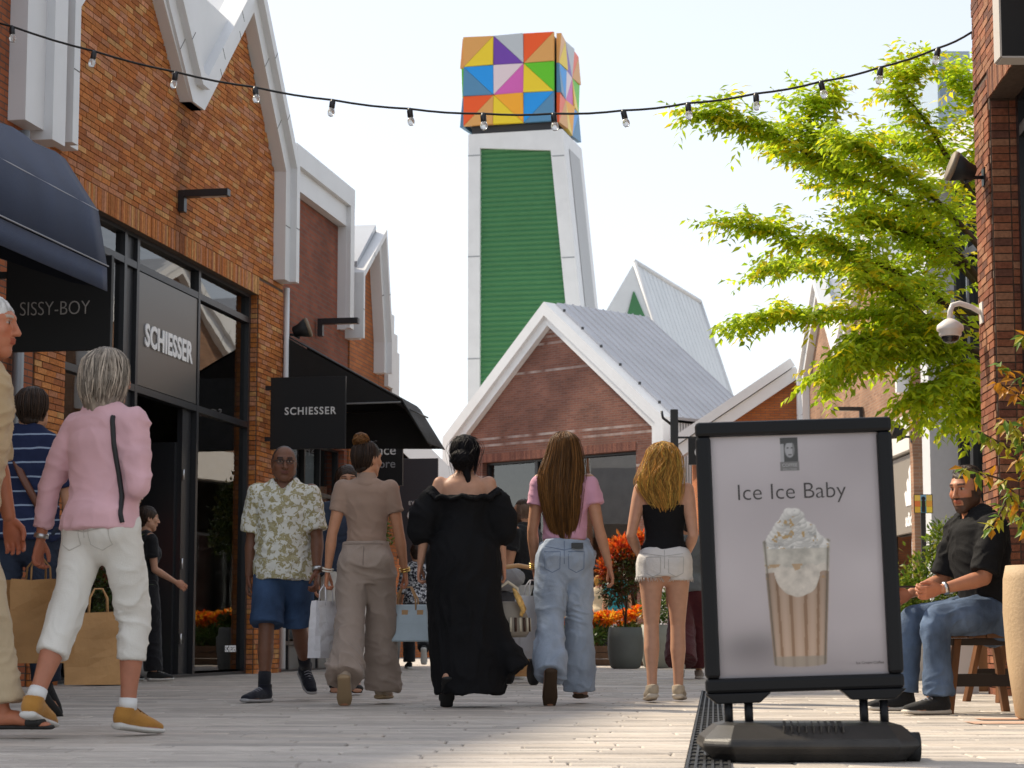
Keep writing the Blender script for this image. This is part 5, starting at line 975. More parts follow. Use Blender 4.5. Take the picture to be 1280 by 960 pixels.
walker('person in grey t-shirt and wide maroon trousers ahead of the white shorts', 862, 22.2, -5, 1.70, False, TAN_, cloth_mat('grey_tee', (.13, .14, .15)), cloth_mat('maroon', (.075, .016, .02)), HB, cloth_mat('taupe_sneaker', (.35, .3, .26)), prof=[(0, .11, .12), (.5, .125, .125), (1, .14, .14), (1.5, .16, .16), (1.9, .16, .165)], sl=((0, .066), (.95, .072)))
walker('person in teal shirt far off behind the planters', 772, 41, 20, 1.72, True, TAN_, cloth_mat('teal', (.01, .22, .26)), MATS['stone_trouser'], HB, MATS['black_sneaker'], h=.02)
walker('person in sand-coloured coat far off behind the orange flowers', 748, 44, -30, 1.66, False, PALE, cloth_mat('sand', (.5, .4, .26)), MATS['black_trouser'], HY, MATS['black_sneaker'], h=.02, sl=((0, .066), (1.8, .055)))
# seated man
t, J = person('person in black shirt and blue jeans seated on the wooden stool', 1238, 12.25, 108, H=1.74, male=True, wide=1.1, legs=((83, 84, 0, 6), (84, 79, 0, 8)), arms=((18, 6, 58, -14), (16, 8, 56, -18)), lean=9, foot_out=4); I1 = J; s = J['s']
body(t, J, (.44, .19, .105), hands=((.9, 0), (.9, 0)), yaw=22, pitch=-6, head=dict(hairc=(.05, .03, .02), cut=fade, beard=(.02, .013, .01), brow=(.03, .02, .015)))
BS = cloth_mat('black_shirt', (.009, .009, .01), sheen=0); top(t, J, BS, off=.02, hem=-.06, sl=((0, .072), (.5, .074), (.9, .074)), mn=(.18, .145), hemr=(.2, .165), amp=.008, seed=28, neck=.05, V_=.05)
S = Sdf(.006); b_ = J['hip'] + J['ax'] * .51 * s; S.chain([b_ + _v(-.03, .07, .0), b_ + _v(-.07, .03, .03), b_ + _v(-.05, -.045, .045), b_ + _v(.05, -.045, .045), b_ + _v(.07, .03, .03), b_ + _v(.03, .07, .0)], [(.02, .01), (.024, .011), (.026, .011), (.026, .011), (.024, .011), (.02, .01)], k=0, U=(0, 0, 1)); cloth('collar', S, BS, t, .001)
pants(t, J, DEN_M, [(0, .105, .11), (.4, .098, .1), (.95, .078, .08), (1.1, .076, .078), (1.6, .072, .074), (1.95, .076, .08)], waist=.03, off=.01, amp=.008, seed=29, name='jeans')
shoes(t, J, cloth_mat('black_runner', (.014, .014, .015)), M('sole_cream', (.55, .5, .43)), high=.02, lace=M('lace_grey', (.25, .25, .28)))
S = Sdf(.006).ell((0, -.01, .066), (.072, .09, .06), k=0); hair(t, J, hair_mat('hair_crew', (.05, .028, .016), .1), S, [strands(120, [(0, .0, .14, .02, .03), (0, -.01, .125, .05, .07), (0, -.012, .09, .072, .095)], 51, span=(.5, 1), r=.0018)])
m = MB(); p = (J['wr0'] + J['wr1']) / 2 + _v(0, .1, .02); m.box(p[0] - .04, p[0] + .04, p[1] - .07, p[1] + .08, p[2], p[2] + .01); ph = m.build('phone', STEEL, t)
m = MB(); m.tube([J['wr0'] - J['wd0'] * .03, J['wr0'] - J['wd0'] * .012], .036, 12); m.build('bracelet', M('steel', (.5, .5, .5)), t)
# mannequin inside the shop door
q = FL.w(-2.72, .45, 0); t = thing('mannequin', 'shop mannequin with yellow wig and orange top inside the open door', 'mannequin', (q.x, q.y, .2), math.radians(-60)); J = fk(1.72, legs=((4, 2, 25), (-4, 2, 25)), arms=((2, 10, 12), (5, 8, 15))); J['root'] = t
body(t, J, (.55, .45, .34), h=.012, head=dict(brow=(.4, .33, .25))); top(t, J, cloth_mat('orange_top', (.75, .12, .02)), off=.02, hem=-.18, mn=(.17, .13), sl=((0, .062), (1.7, .052)), h=.012); shoes(t, J, M('lime_heel', (.45, .6, .25), rough=.4)); S = cap(thick=.02, low=-.09); hair(t, J, hair_mat('wig_yellow', (.7, .48, .08), .2), S, [strands(120, secB[:7], 55, span=(.6, .9), wave=.1)])
m = MB(); m.lathe([(.28, -.198), (.28, -.03), (.26, -.0)], 28); m.build('plinth', M('plinth', (.3, .29, .28)), t)
# ---------------------------------------------------------------- awnings, signs, lights
def awning(name, label, prof, s0, s1, mat, side_drop=None, valance=None, pipe=None, group='shop awnings'):
    """prof: (distance out, height) from the wall to the front edge"""
    t = thing(name, label, 'awning', FL.o, FL.a, group); m = MB(); n = len(prof); K = 24; th = .012
    for j in range(K):
        for i in range(n - 1):
            a, b = s0 + (s1 - s0) * j / K, s0 + (s1 - s0) * (j + 1) / K
            sag = lambda s, i: .012 * math.sin(s * 9 + i * 1.7) * (1 if 0 < i < n - 1 else .3)
            q = [(a, -prof[i][0], prof[i][1] + sag(a, i)), (b, -prof[i][0], prof[i][1] + sag(b, i)), (b, -prof[i + 1][0], prof[i + 1][1] + sag(b, i + 1)), (a, -prof[i + 1][0], prof[i + 1][1] + sag(a, i + 1))]
            m.add(q, [(0, 3, 2, 1)], smooth=True)
    o = m.build('canopy', mat, t); w_ = o.modifiers.new('w', 'WELD'); so_ = o.modifiers.new('s', 'SOLIDIFY'); so_.thickness = th; so_.offset = 1
    return t
NAVY = cloth_mat('navy_canvas', (.022, .04, .095), rough=.75, var=.18, vs=3, stretch=(1, 1, .3), bs=300)
t = awning('awning', 'navy canvas awning with white piping over the near shop', [(0.02, 4.3), (1.52, 3.85), (1.776, 3.47), (1.85, 3.06)], -14.2, -9.6, NAVY)
v = MB(); K = 40
for j in range(K):
    a, b = -14.2 + 4.6 * j / K, -14.2 + 4.6 * (j + 1) / K; f = lambda s: .002 * math.sin(s * 2.1); v.add([(a, -1.86 + f(a), 3.05), (b, -1.86 + f(b), 3.05), (b, -1.865 + f(b) * 1.6, 2.88), (a, -1.865 + f(a) * 1.6, 2.88)], [(0, 3, 2, 1)], smooth=True)
o = v.build('valance', NAVY, t); o.modifiers.new('w', 'WELD'); q = o.modifiers.new('s', 'SOLIDIFY'); q.thickness = .008
for z, d in ((3.06, 1.872), (3.47, 1.785)): m = MB(); m.tube([(-14.2, -d, z), (-9.6, -d, z)], .005, 6); m.build('piping', M('piping', (.4, .42, .46)), t)
for s in (-9.61, -14.19): m = MB(); m.prism([(0, 0)] * 0 or [(-.02, 4.28), (-1.5, 3.83), (-1.76, 3.45), (-1.84, 3.06), (-1.84, 2.9), (-1.6, 2.95), (-.02, 3.5)], 0, .006); me = m.mesh(); me.transform(Matrix(((0, 1, 0, s), (1, 0, 0, 0), (0, 0, 1, 0), (0, 0, 0, 1)))); bm_fix(me); obj('side_panel', me, M('navy_dark', (.012, .015, .025), rough=.9), t)
m = MB(); m.box(-14.1, -9.7, -1.7, -.05, 3.4, 3.42); m.build('under_sheet', M('under_black', (.008, .008, .008), rough=.9), t)  # flat black sheet below the canopy
def blade(label, fr, s, d0, d1, z0, z1, mat, name='hanging_sign', group='blade signs', th=.05, arm=True):
    t = thing(name, label, 'sign', fr.w(s, 0, 0), fr.a, group); m = MB(); m.box(-th / 2, th / 2, -d1, -d0, z0, z1); p = m.build('panel', mat, t, bevel=.004)
    if arm:
        m = MB(); m.box(-.02, .02, -d0, -.005, z1 - .15, z1 - .1); m.build('bracket', STEEL, t); m = MB(); m.box(-.02, .02, -d0, -.005, z0 + .1, z0 + .15); m.build('bracket', STEEL, t)
    return t, p
BLKP = M('black_panel', (.012, .012, .013), rough=.45, spec=.4); LET = M('sign_letters', (.75, .75, .74), rough=.5)
def bl_text(p, s, size, y, z, mat=LET, both=True, sx=1, th=.05, **k):
    text(s, size, mat, p, (-th / 2 - .003, y, z), (math.pi / 2, 0, -math.pi / 2), sx=sx, **k)
    if both: text(s, size, mat, p, (th / 2 + .003, y, z), (math.pi / 2, 0, math.pi / 2), sx=sx, **k)
t, p = blade('square black hanging sign with small white capitals beside the orange brick shop', FL, .58, .08, 1.0, 2.64, 3.5, BLKP); bl_text(p, 'SCHIESSER', .125, -.57, 3.05, bold=.002, space=1.2, ext=.003, sx=.92)
t, p = blade('square black hanging sign with thin grey capitals under the navy awning', FL, -9.0, .85, 1.68, 2.54, 3.25, BLKP); bl_text(p, 'SISSY-BOY', .15, -1.24, 2.81, M('chalk_letters', (.34, .32, .3), rough=.8), bold=-.002, ext=.002, sx=.82, both=False)
t, p = blade('black sign with two lines of pale lettering behind the black awning', FL, 4.9, .04, .70, 2.5, 3.25, BLKP); bl_text(p, 'ence', .2, -.42, 2.93, ext=.002, both=False); bl_text(p, 'store', .17, -.42, 2.75, M('grey_letters', (.3, .3, .31)), ext=.002, both=False)
t, p = blade('dark grey eyewear sign with glasses emblem beyond the black awning', FL, 7.6, .03, .62, 1.5, 3.1, M('slate_panel', (.04, .042, .05), rough=.5)); bl_text(p, 'EYEWEAR', .085, -.36, 2.4, ext=.002, both=False); bl_text(p, 'OUTLET', .07, -.36, 2.02, ext=.002, both=False)
m = MB()
for x in (-.48, -.25): m.tube([(-.03, x + .085 * math.cos(a), 2.24 + .075 * math.sin(a)) for a in np.linspace(0, 2 * math.pi, 17)], .014, 6)
m.tube([(-.03, -.4, 2.27), (-.03, -.365, 2.29), (-.03, -.33, 2.27)], .01, 6); m.build('glasses_emblem', LET, p)
# black awning
BA = M('black_canvas', (.009, .009, .01), rough=.8, spec=.25, var=.2, vs=6); t = awning('awning', 'black canvas awning jutting over the street behind the square black sign', [(.02, 4.12), (1.5, 3.28), (1.82, 2.76)], 1.3, 2.35, BA)
for s in (1.3, 2.35):
    m = MB(); m.prism([(-.02, 4.1), (-1.5, 3.27), (-.02, 3.25)], 0, .006); me = m.mesh(); me.transform(Matrix(((0, 1, 0, s), (1, 0, 0, 0), (0, 0, 1, 0), (0, 0, 0, 1)))); bm_fix(me); obj('side_panel', me, BA, t)
    m = MB(); m.tube([(s, -.03, 3.24), (s, -1.5, 3.26)], .012, 6); m.build('rail', M('rail_grey', (.16, .16, .16), rough=.5), t)
m = MB(); m.prism([(-.02, 3.24), (-1.5, 3.26), (-1.8, 2.77), (-.02, 2.8)], 0, .006); me = m.mesh(); me.transform(Matrix(((0, 1, 0, 2.33), (1, 0, 0, 0), (0, 0, 1, 0), (0, 0, 0, 1)))); bm_fix(me); obj('end_panel', me, BA, t)
for i in range(9): m = MB(); d = .25 + i * .17; z = 4.12 - (d - .02) / 1.48 * .84 - .03; m.tube([(1.32, -d, z - .02), (2.33, -d, z - .02)], .011, 5); m.build('rib', M('rail_dark', (.05, .05, .05), rough=.5), t)
for s in (1.65, 2.0): m = MB(); m.tube([(s, -.05, 4.05), (s, -1.48, 3.22), (s, -1.8, 2.75)], .014, 5); m.build('rafter', MATS['rail_dark'], t)
# loudspeakers
def horn(label, p, yaw, k=1.0):
    t = thing('outdoor_speaker', label, 'speaker', p, yaw, 'wall speakers'); R_ = Matrix.Rotation(math.radians(20), 4, 'Y') @ Matrix.Rotation(-math.pi / 2, 4, 'Y')
    m = MB(); m.lathe([(.06 * k, .1 * k), (.085 * k, .12 * k), (.1 * k, .2 * k), (.155 * k, .32 * k)], 20); me = m.mesh(); me.transform(R_); obj('horn', me, M('speaker_black', (.012, .012, .012), rough=.6), t)
    m = MB(); m.lathe([(.155 * k, .32 * k), (.158 * k, .36 * k), (.14 * k, .375 * k), (.02, .365 * k)], 20); me = m.mesh(); me.transform(R_); obj('grille', me, M('speaker_rim', (.26, .21, .15), rough=.6), t)
    m = MB(); m.tube([(.0, 0, 0), (-.1 * k, 0, 0), (-.2 * k, .0, -.05 * k)], .02 * k, 8); m.build('bracket', STEEL, t); m = MB(); m.box(-.012, .0, -.05 * k, .05 * k, -.09 * k, .09 * k); m.build('wall_plate', STEEL, t); return t
horn('black bell-shaped speaker on the rust brick pier above the dome camera', FR.w(.39, -.012, 3.87), 0, .74)
horn('black bell-shaped speaker at the top of the black awning', FL.w(1.5, -.0, 4.15), math.pi + .1, .8)
horn('black bell-shaped speaker beside the grey wall sign', RR.w(-.1, -.0, 3.95), 0, 1.1)
# dome camera
cp = FR.w(.16, -.012, 2.87); t = thing('dome_camera', 'white dome security camera on a curved arm on the brick pier', 'camera', cp, 0); CW = M('camera_white', (.74, .7, .66), rough=.35)
m = MB(); m.tube([(0, 0, 0), (-.08, 0, .045), (-.17, 0, .075), (-.225, 0, .06), (-.245, 0, .01), (-.247, 0, -.05)], .021, 12); m.box(-.012, 0, -.05, .05, -.08, .08); m.build('arm', CW, t)
m = MB(); m.lathe([(.03, .0), (.055, -.015), (.098, -.05), (.102, -.075), (.1, -.09), (.085, -.1), (.085, -.125), (.075, -.135)][::-1], 28, c=(-.247, 0, -.045)); m.build('housing', CW, t)
m = MB(); m.lathe([(.07 * math.cos(a), -.135 - .055 * math.sin(a)) for a in np.linspace(0, 1.5, 9)][::-1], 28, c=(-.247, 0, -.045)); m.build('lens_dome', M('dome_glass', (.01, .01, .012), rough=.06, spec=.7), t)
# sign box on the right wall
q = at(1250, 70, 13.2); t = thing('box_sign', 'black box sign with pale edge high on the rust brick wall', 'sign', (q.x, 13.2, q.z)); m = MB(); m.box(.012, .75, 0, .16, 0, .9); m.build('case', BLKP, t, bevel=.006); m = MB(); m.box(0, .0118, -.004, .165, -.004, .9); m.box(.012, .75, -.004, .165, -.012, -.0005); m.build('edge', M('edge_pale', (.5, .46, .42)), t)
# string of bulbs
SP_ = [(-60, 8), (-30, 17), (15, 33), (118, 64), (220, 90), (319, 109), (416, 125), (512, 136), (604, 142), (692, 142), (779, 138), (860, 129), (945, 117), (1026, 102), (1101, 84), (1173, 60), (1215, 40)]
Yof = lambda x: 17.6 - (x + 60) / 1275 * 1.22
t = thing('string_light', 'black festoon cable with clear bulbs strung across the street', 'lights', tuple(at(1215, 40, 16.38))); o_ = Vector(t.location); W_ = [at(x, y, Yof(x)) - o_ for x, y in SP_]; W_[0] = FL.w(-8.3, -.05, 5.75) - o_
m = MB(); fine = []
for a, b in zip(W_[:-1], W_[1:]): fine += [a + (b - a) * f + Vector((0, 0, -.012 * math.sin(f * math.pi))) for f in (0, .25, .5, .75)]
m.tube(fine + [W_[-1]], .009, 6); m.build('cable', M('cable_black', (.02, .02, .018), rough=.6), t)
sk = MB(); sk.lathe([(.021, -.065), (.024, -.06), (.024, -.012), (.018, .0), (.012, .012)], 12); skm = sk.mesh(); skm.materials.append(STEEL)
bb = MB(); bb.lathe([(.004, -.135), (.018, -.13), (.028, -.112), (.03, -.095), (.022, -.066)], 14); bbm = bb.mesh(); bmt = bpy.data.materials.new('bulb_glass'); bmt.use_nodes = True; pb = bmt.node_tree.nodes['Principled BSDF']; pb.inputs['Base Color'].default_value = (.9, .9, .88, 1); pb.inputs['Transmission Weight'].default_value = .75; pb.inputs['Roughness'].default_value = .08; bbm.materials.append(bmt)
for i, p in enumerate(W_[2:-1]):
    s_ = obj('socket', skm, None, t, loc=p + Vector((0, 0, -.005)), rot=(random.uniform(-.15, .15), random.uniform(-.25, .25), 0)); obj('bulb', bbm, None, s_)
# ---------------------------------------------------------------- poster stand
PS = thing('poster_stand', 'black framed pavement stand with a poster of a tall iced coffee', 'sign stand', (at(1006, 797, 7.6).x, 7.6, 0), math.radians(-1)); RL = math.radians(-1.75)
def tilt(me): me.transform(Matrix.Translation((0, 0, .16)) @ Matrix.Rotation(RL, 4, 'Y') @ Matrix.Translation((0, 0, -.16))); return me
BF = M('frame_black', (.007, .0075, .009), rough=.42, spec=.22); fw, z0, z1, hw = .052, .235, 1.185, .345
for nm, bx in (('frame_bar', (-hw, hw, z1 - fw, z1)), ('frame_bar', (-hw, hw, z0, z0 + fw)), ('frame_bar', (-hw, -hw + fw, z0 + fw, z1 - fw)), ('frame_bar', (hw - fw, hw, z0 + fw, z1 - fw))):
    m = MB(); m.box(bx[0], bx[1], -.022, .03, bx[2], bx[3]); obj(nm, tilt(m.mesh()), BF, PS, bevel=.012)
m = MB(); m.box(-hw + .01, hw - .01, .012, .028, z0 + .01, z1 - .01); obj('backing', tilt(m.mesh()), BF, PS)
PX0, PX1, PZ0, PZ1 = -hw + fw - .004, hw - fw + .004, z0 + fw - .004, z1 - fw + .004; NX, NZ = 240, 350
U_, V_ = np.meshgrid(np.linspace(0, 1, NX), np.linspace(0, 1, NZ)); xp = 893 + U_ * 210; yp = 850 - V_ * 305
def fb(x, y, s, sd, o=4):
    r = 0
    for k in range(o): r = r + vnoise(np.stack([x / s * 2 ** k, y / s * 2 ** k, np.zeros_like(x) + sd], -1), sd + k) / 2 ** k
    return r
img = np.ones((NZ, NX, 3)) * [.56, .515, .535]; img += (fb(xp, yp, 90, 1, 2) * .05)[..., None]; img += (.07 * np.exp(-((xp - 960) / 60) ** 2 - ((yp - 580) / 45) ** 2))[..., None] * [1, 1, 1.05]
img *= (1 - .22 * np.clip((yp - 790) / 60, 0, 1))[..., None]; img *= (1 - .4 * np.exp(-((xp - 935) / 45) ** 2 - ((yp - 812) / 22) ** 2))[..., None]
def over(mask, col, a=1.0):
    global img
    mk = np.clip(mask, 0, 1)[..., None] * a; img = img * (1 - mk) + np.asarray(col) * mk
def soft(d, w=1.2): return np.clip(.5 - d / w, 0, 1)
cx = 995 - (yp - 682) * .01 + 1; hw_ = np.interp(yp, [676, 833], [42, 32.5]); dx = np.abs(xp - cx); inside = soft(dx - hw_) * soft(np.maximum(680 - yp - 3 * np.sqrt(np.clip(1 - (dx / 42) ** 2, 0, 1)), yp - 833 - 4 * np.sqrt(np.clip(1 - (dx / 33) ** 2, 0, 1))))
rel = (xp - cx) / hw_; flute = np.cos(np.arcsin(np.clip(rel, -1, 1)) * 13.0)
coffee = np.stack([.53 + .05 * flute, .39 + .05 * flute, .295 + .05 * flute], -1) * (1 - .4 * rel[..., None] ** 6) * (1 + .18 * np.clip((yp - 770) / 60, -1, 1))[..., None]; coffee = np.where((flute < -.72)[..., None], coffee * [.68, .6, .52], coffee)
over(inside, coffee); wob = 720 + 29 * np.sqrt(np.clip(1 - (rel / .72) ** 2, 0, 1)) + fb(xp, yp, 14, 5, 2) * 2
cr = .66 + .12 * fb(xp, yp, 9, 7) ; over(inside * soft(yp - wob), np.stack([cr, cr * .93, cr * .84], -1)); over(inside * soft(yp - 712 - fb(xp, yp, 10, 15) * 5), np.stack([cr * .88, cr * .84, cr * .76], -1) * (1 + .05 * flute)[..., None]); over(inside * (np.abs(yp - 718) < 9) * (fb(xp, yp, 12, 9) > .25), (.5, .3, .12), .7)
over(inside * soft(-(yp - 824)), (.40, .36, .31), .75); over(inside * soft(np.abs(dx - hw_ + 2.2) - 1.2), (.2, .17, .13), .75); over(soft(np.abs(yp - 681 - 2 * np.sqrt(np.clip(1 - (dx / 42) ** 2, 0, 1))) - 1) * (dx < 42), (.25, .23, .2), .6)
dw = np.interp(yp, [641, 650, 664, 676, 684], [3, 13, 25, 35, 38]) + 4 * fb(xp, yp, 9, 11, 3); dome = soft(np.abs(xp - 995 - np.interp(yp, [641, 684], [-2, 1])) - dw, 2.5) * (yp < 690) * (yp > 640)
bl = fb(xp, yp, 11, 21, 4); cs_ = .68 + .34 * np.clip(bl + .15, -.7, .55); over(dome, np.stack([cs_, cs_ * .985, cs_ * .96], -1)); rb = random.Random(5); blobs = sorted([(rb.uniform(-1, 1), rb.uniform(643, 684)) for _ in range(120)], key=lambda q: -q[1])
for bx_, by_ in blobs:
    wd_ = float(np.interp(by_, [641, 650, 664, 676, 684], [1, 9, 19, 27, 31])); r_ = rb.uniform(4, 6.5); X_, Y_ = (xp - 994 - bx_ * wd_) / (r_ * 1.35), (yp - by_) / r_; d2 = X_ ** 2 + Y_ ** 2 + .15 * fb(xp, yp, 4, 71, 2); sh_ = .86 - .2 * np.clip(d2, 0, 1) - .16 * np.clip(Y_ + .4 * X_, -1, 1); over(soft(d2 - 1, .25), np.stack([sh_, sh_ * .985, sh_ * .955], -1))
over(dome * (fb(xp, yp, 5, 33, 2) > .62), (.52, .33, .1), .85); over(dome * (fb(xp, yp, 6, 44, 2) < -.55), (.36, .36, .36), .6)
over(((xp > 981) & (xp < 1003.5) & (yp > 550) & (yp < 580)) * 1.0, (.09, .09, .09)); over(soft(((xp - 993) / 6) ** 2 + ((yp - 565) / 10) ** 2 - 1, .4) * (yp > 556.5), (.5, .5, .52)); over(((np.abs(np.abs(xp - 993) - 2.7) < 1.4) & (np.abs(yp - 563) < 1)) * 1.0, (.12, .12, .12)); over(((np.abs(xp - 993) < 2.4) & (np.abs(yp - 571.3) < .8)) * 1.0, (.15, .15, .15)); over(((xp > 996.5) & (yp > 558) & (yp < 572) & (xp < 999)) * 1.0, (.2, .2, .2), .7); over(((xp > 981) & (xp < 986) & (yp > 558) & (yp < 580)) * 1.0, (.48, .48, .5)); over(((xp > 980.5) & (xp < 1004) & (yp > 580.5) & (yp < 592)) * 1.0, (.25, .24, .24)); None
Vp = np.stack([PX0 + U_ * (PX1 - PX0), np.full_like(U_, .0085), PZ0 + V_ * (PZ1 - PZ0)], -1).reshape(-1, 3); ii = (np.arange(NZ - 1)[:, None] * NX + np.arange(NX - 1)).ravel(); Qp = np.stack([ii, ii + 1, ii + NX + 1, ii + NX], 1)
pst = obj('poster', tilt(np_mesh('poster', Vp, Qp, np.clip(img.reshape(-1, 3), 0.01, .9), False)), M('poster_print', attr=True, rough=.45, spec=.3), PS)
TX = M('poster_text', (.07, .06, .06), rough=.5); ppm = (PX1 - PX0) / 210; pz = lambda y: PZ0 + (850 - y) / 305 * (PZ1 - PZ0); pxx = lambda x: PX0 + (x - 893) * ppm
def ptext(s, size, x, y, mat=TX, **k):
    me = text_mesh(s, size, ext=.0002, **k); me.transform(Matrix.Translation((pxx(x), .0075, pz(y))) @ Matrix.Rotation(math.pi / 2, 4, 'X')); obj('print_text', tilt(me), mat, pst)
ptext('Ice Ice Baby', .0805, 992.5, 627, bold=-.0006, space=1.0); ptext('Ice Cream Coffee', .0135, 1080, 836); ptext('COFFEE', .0155, 992.2, 586.5, M('poster_white_text', (.5, .5, .5)), bold=.0004); ptext('FELLOWS', .0115, 992.2, 591.5, MATS['poster_white_text'])
m = MB(); m.add([(PX0, .0045, PZ0), (PX1, .0045, PZ0), (PX1, .0045, PZ1), (PX0, .0045, PZ1)], [(0, 1, 2, 3)]); obj('cover_sheet', tilt(m.mesh()), glass_mat('clear_sheet', (.97, .97, .97), 1.25), PS)
for x in (-.235, .235):
    m = MB(); m.prism([(x - .115, .235), (x + .115, .235), (x + .075, .2), (x - .075, .2)], -.03, .03); obj('foot_plate', tilt(m.mesh()), BF, PS, bevel=.004)
    for k in (-.035, .035):
        m = MB(); m.tube([(x + k, 0, .205), (x + k + .003, 0, .1)], .0155, 10); sp = m.build('spring_post', BF, PS)
bs_ = MB(); prof = [(.385, .25, .035), (.392, .255, .075), (.375, .235, .1), (.30, .12, .142), (.24, .085, .147)]; vs = []; 
def rr(w_, d_, z):
    c = min(w_, d_) * .35; return [(-w_ + c, -d_, z), (w_ - c, -d_, z), (w_, -d_ + c, z), (w_, d_ - c, z), (w_ - c, d_, z), (-w_ + c, d_, z), (-w_, d_ - c, z), (-w_, -d_ + c, z)]
prof = [(.325, .21, .004), (.355, .235, .03), (.374, .25, .055), (.366, .24, .078), (.315, .15, .122), (.285, .12, .13)]
for p_ in prof: vs += rr(*p_)
fs = [(i * 8 + j, i * 8 + (j + 1) % 8, (i + 1) * 8 + (j + 1) % 8, (i + 1) * 8 + j) for i in range(len(prof) - 1) for j in range(8)] + [tuple(range(8))[::-1], tuple(range((len(prof) - 1) * 8, len(prof) * 8))]
bs_.add(vs, fs); bs_.build('base', M('base_plastic', (.022, .02, .018), rough=.45, spec=.45, var=.2, vs=12, bump=.15, bs=300, dirt=.25), PS, bevel=.008)
m = MB()
for i in range(9): x = -.1 + i * .025; m.add([(x, -.2, .105), (x + .006, -.2, .105), (x + .006 * .7, -.13, .1365), (x * .85, -.13, .1365)], [(0, 1, 2, 3)])
for i in range(9): x = -.1 + i * .025; m.box(x, x + .005, -.2, -.15, .1, .1215)
m.build('base_ribs', MATS['base_plastic'], PS, kind='stuff')
for sd in (-1,): 
    for y in (-.12, .12): m = MB(); m.tube([(.325, y, .05), (.37, y, .05)], .05, 18); m.build('wheel', M('wheel_black', (.012, .012, .012), rough=.6), PS)
# ---------------------------------------------------------------- bags
def gusset_bag(label, name, cat, p, rz, W, D, H, mat, hmat, grip_z, soft_=.02, taper=0, hw_=.09, group=None, seed=0):
    """paper carrier bag hanging from a hand: body with folded sides and two loop handles"""
    t = thing(name, label, cat, p, rz, group); m = MB(); n = 9; ring = []; rg = random.Random(seed)
    for i in range(n):
        f = i / (n - 1); w_ = W / 2 * (1 - taper * f); d_ = D / 2 * (1 - .45 * f); z = H * f; fold = D * .34 * min(1, f * 1.6)
        ring.append([(-w_, -d_, z), (-w_ * .33, -d_ - soft_ * .4 * math.sin(f * 5 + seed), z), (w_ * .3, -d_ + soft_ * .5 * math.sin(f * 7 + seed), z), (w_, -d_, z), (w_ - fold * .5, 0, z), (w_, d_, z), (w_ * .3, d_, z), (-w_ * .3, d_, z), (-w_, d_, z), (-w_ + fold * .5, 0, z)])
        ring[-1] = [(x + rg.uniform(-1, 1) * .004, y + rg.uniform(-1, 1) * .004, zz + rg.uniform(-1, 1) * .004 * (i > 0)) for x, y, zz in ring[-1]]
    k = 10; vs = [v for r_ in ring for v in r_]; m.add(vs, [(i * k + j, i * k + (j + 1) % k, (i + 1) * k + (j + 1) % k, (i + 1) * k + j) for i in range(n - 1) for j in range(k)] + [tuple(range(k))[::-1]]); b = m.build('bag_body', mat, t); s_ = b.modifiers.new('s', 'SOLIDIFY'); s_.thickness = .003
    for y in (-1, 1):
        h = MB(); y0 = y * D / 2 * .52; h.tube([(-hw_ / 2, y0, H - .03), (-hw_ / 2 * .9, y0 * .8, H + (grip_z - H) * .6), (-hw_ * .2, y0 * .2, grip_z), (hw_ * .2, y0 * .2, grip_z), (hw_ / 2 * .9, y0 * .8, H + (grip_z - H) * .6), (hw_ / 2, y0, H - .03)], .0045, 6); h.build('handle', hmat, t)
    return t
KR = M('kraft_paper', (.42, .235, .095), rough=.75, var=.12, vs=6, bump=.25, bs=25); WP = M('white_paper', (.66, .64, .65), rough=.55, var=.08, vs=5, bump=.35, bs=16)
def hang(J, i, H, drop): g = grip(J, i); return Vector((g.x, g.y, g.z - H - drop)), H + drop
q, gz = hang(A1, 0, .36, .10); gusset_bag('white paper carrier bag held beside the taupe trousers', 'paper_bag', 'bag', q + Vector((-.0, .0, 0)), math.radians(62), .26, .1, .36, WP, WP, gz, seed=1, group='shopping bags')
q, gz = hang(C1, 0, .40, .10); gusset_bag('white paper carrier bag held beside the pale blue jeans', 'paper_bag', 'bag', q + Vector((-.02, 0, 0)), math.radians(35), .26, .11, .40, WP, WP, gz, seed=2, taper=.1, group='shopping bags')
q, gz = hang(F1, 0, .36, .09); gusset_bag('large brown paper bag held in the hand of the pink sweater', 'paper_bag', 'bag', q + Vector((.0, .03, 0)), math.radians(28), .30, .16, .36, KR, KR, gz, seed=3, taper=.12, group='shopping bags')
q, gz = hang(F1, 1, .34, .1); p_ = at(122, 797, 10.3); gusset_bag('brown paper bag showing behind the white cropped trousers', 'paper_bag', 'bag', (p_.x, 10.3, .2), math.radians(15), .3, .14, .34, KR, KR, .45, seed=4, group='shopping bags')
p_ = at(648, 797, 20.4); gusset_bag('brown cardboard carrier bag low between the black dress and the jeans', 'paper_bag', 'bag', (p_.x, 20.4, .06), .2, .42, .2, .42, KR, KR, .55, seed=5, group='shopping bags')
# blue-grey handbag
q, gz = hang(A1, 1, .235, .13); t = thing('handbag', 'pale blue structured handbag with tan handles held beside the taupe trousers', 'handbag', q, math.radians(-12), 'shopping bags'); BLL = M('blue_leather', (.42, .5, .54), rough=.42, var=.06, vs=12, bump=.12, bs=140); TL = M('tan_leather', (.5, .29, .13), rough=.5)
m = MB(); vs = []
for z, w_, d_ in ((0, .165, .075), (.01, .168, .078), (.12, .155, .06), (.21, .14, .035), (.235, .137, .03)): vs += [(-w_, -d_, z), (w_, -d_, z), (w_ - .012, 0, z), (w_, d_, z), (-w_, d_, z), (-w_ + .012, 0, z)]
m.add(vs, [(i * 6 + j, i * 6 + (j + 1) % 6, (i + 1) * 6 + (j + 1) % 6, (i + 1) * 6 + j) for i in range(4) for j in range(6)] + [(5, 4, 3, 2, 1, 0), (24, 25, 26, 27, 28, 29)]); m.build('bag_body', BLL, t, bevel=.006)
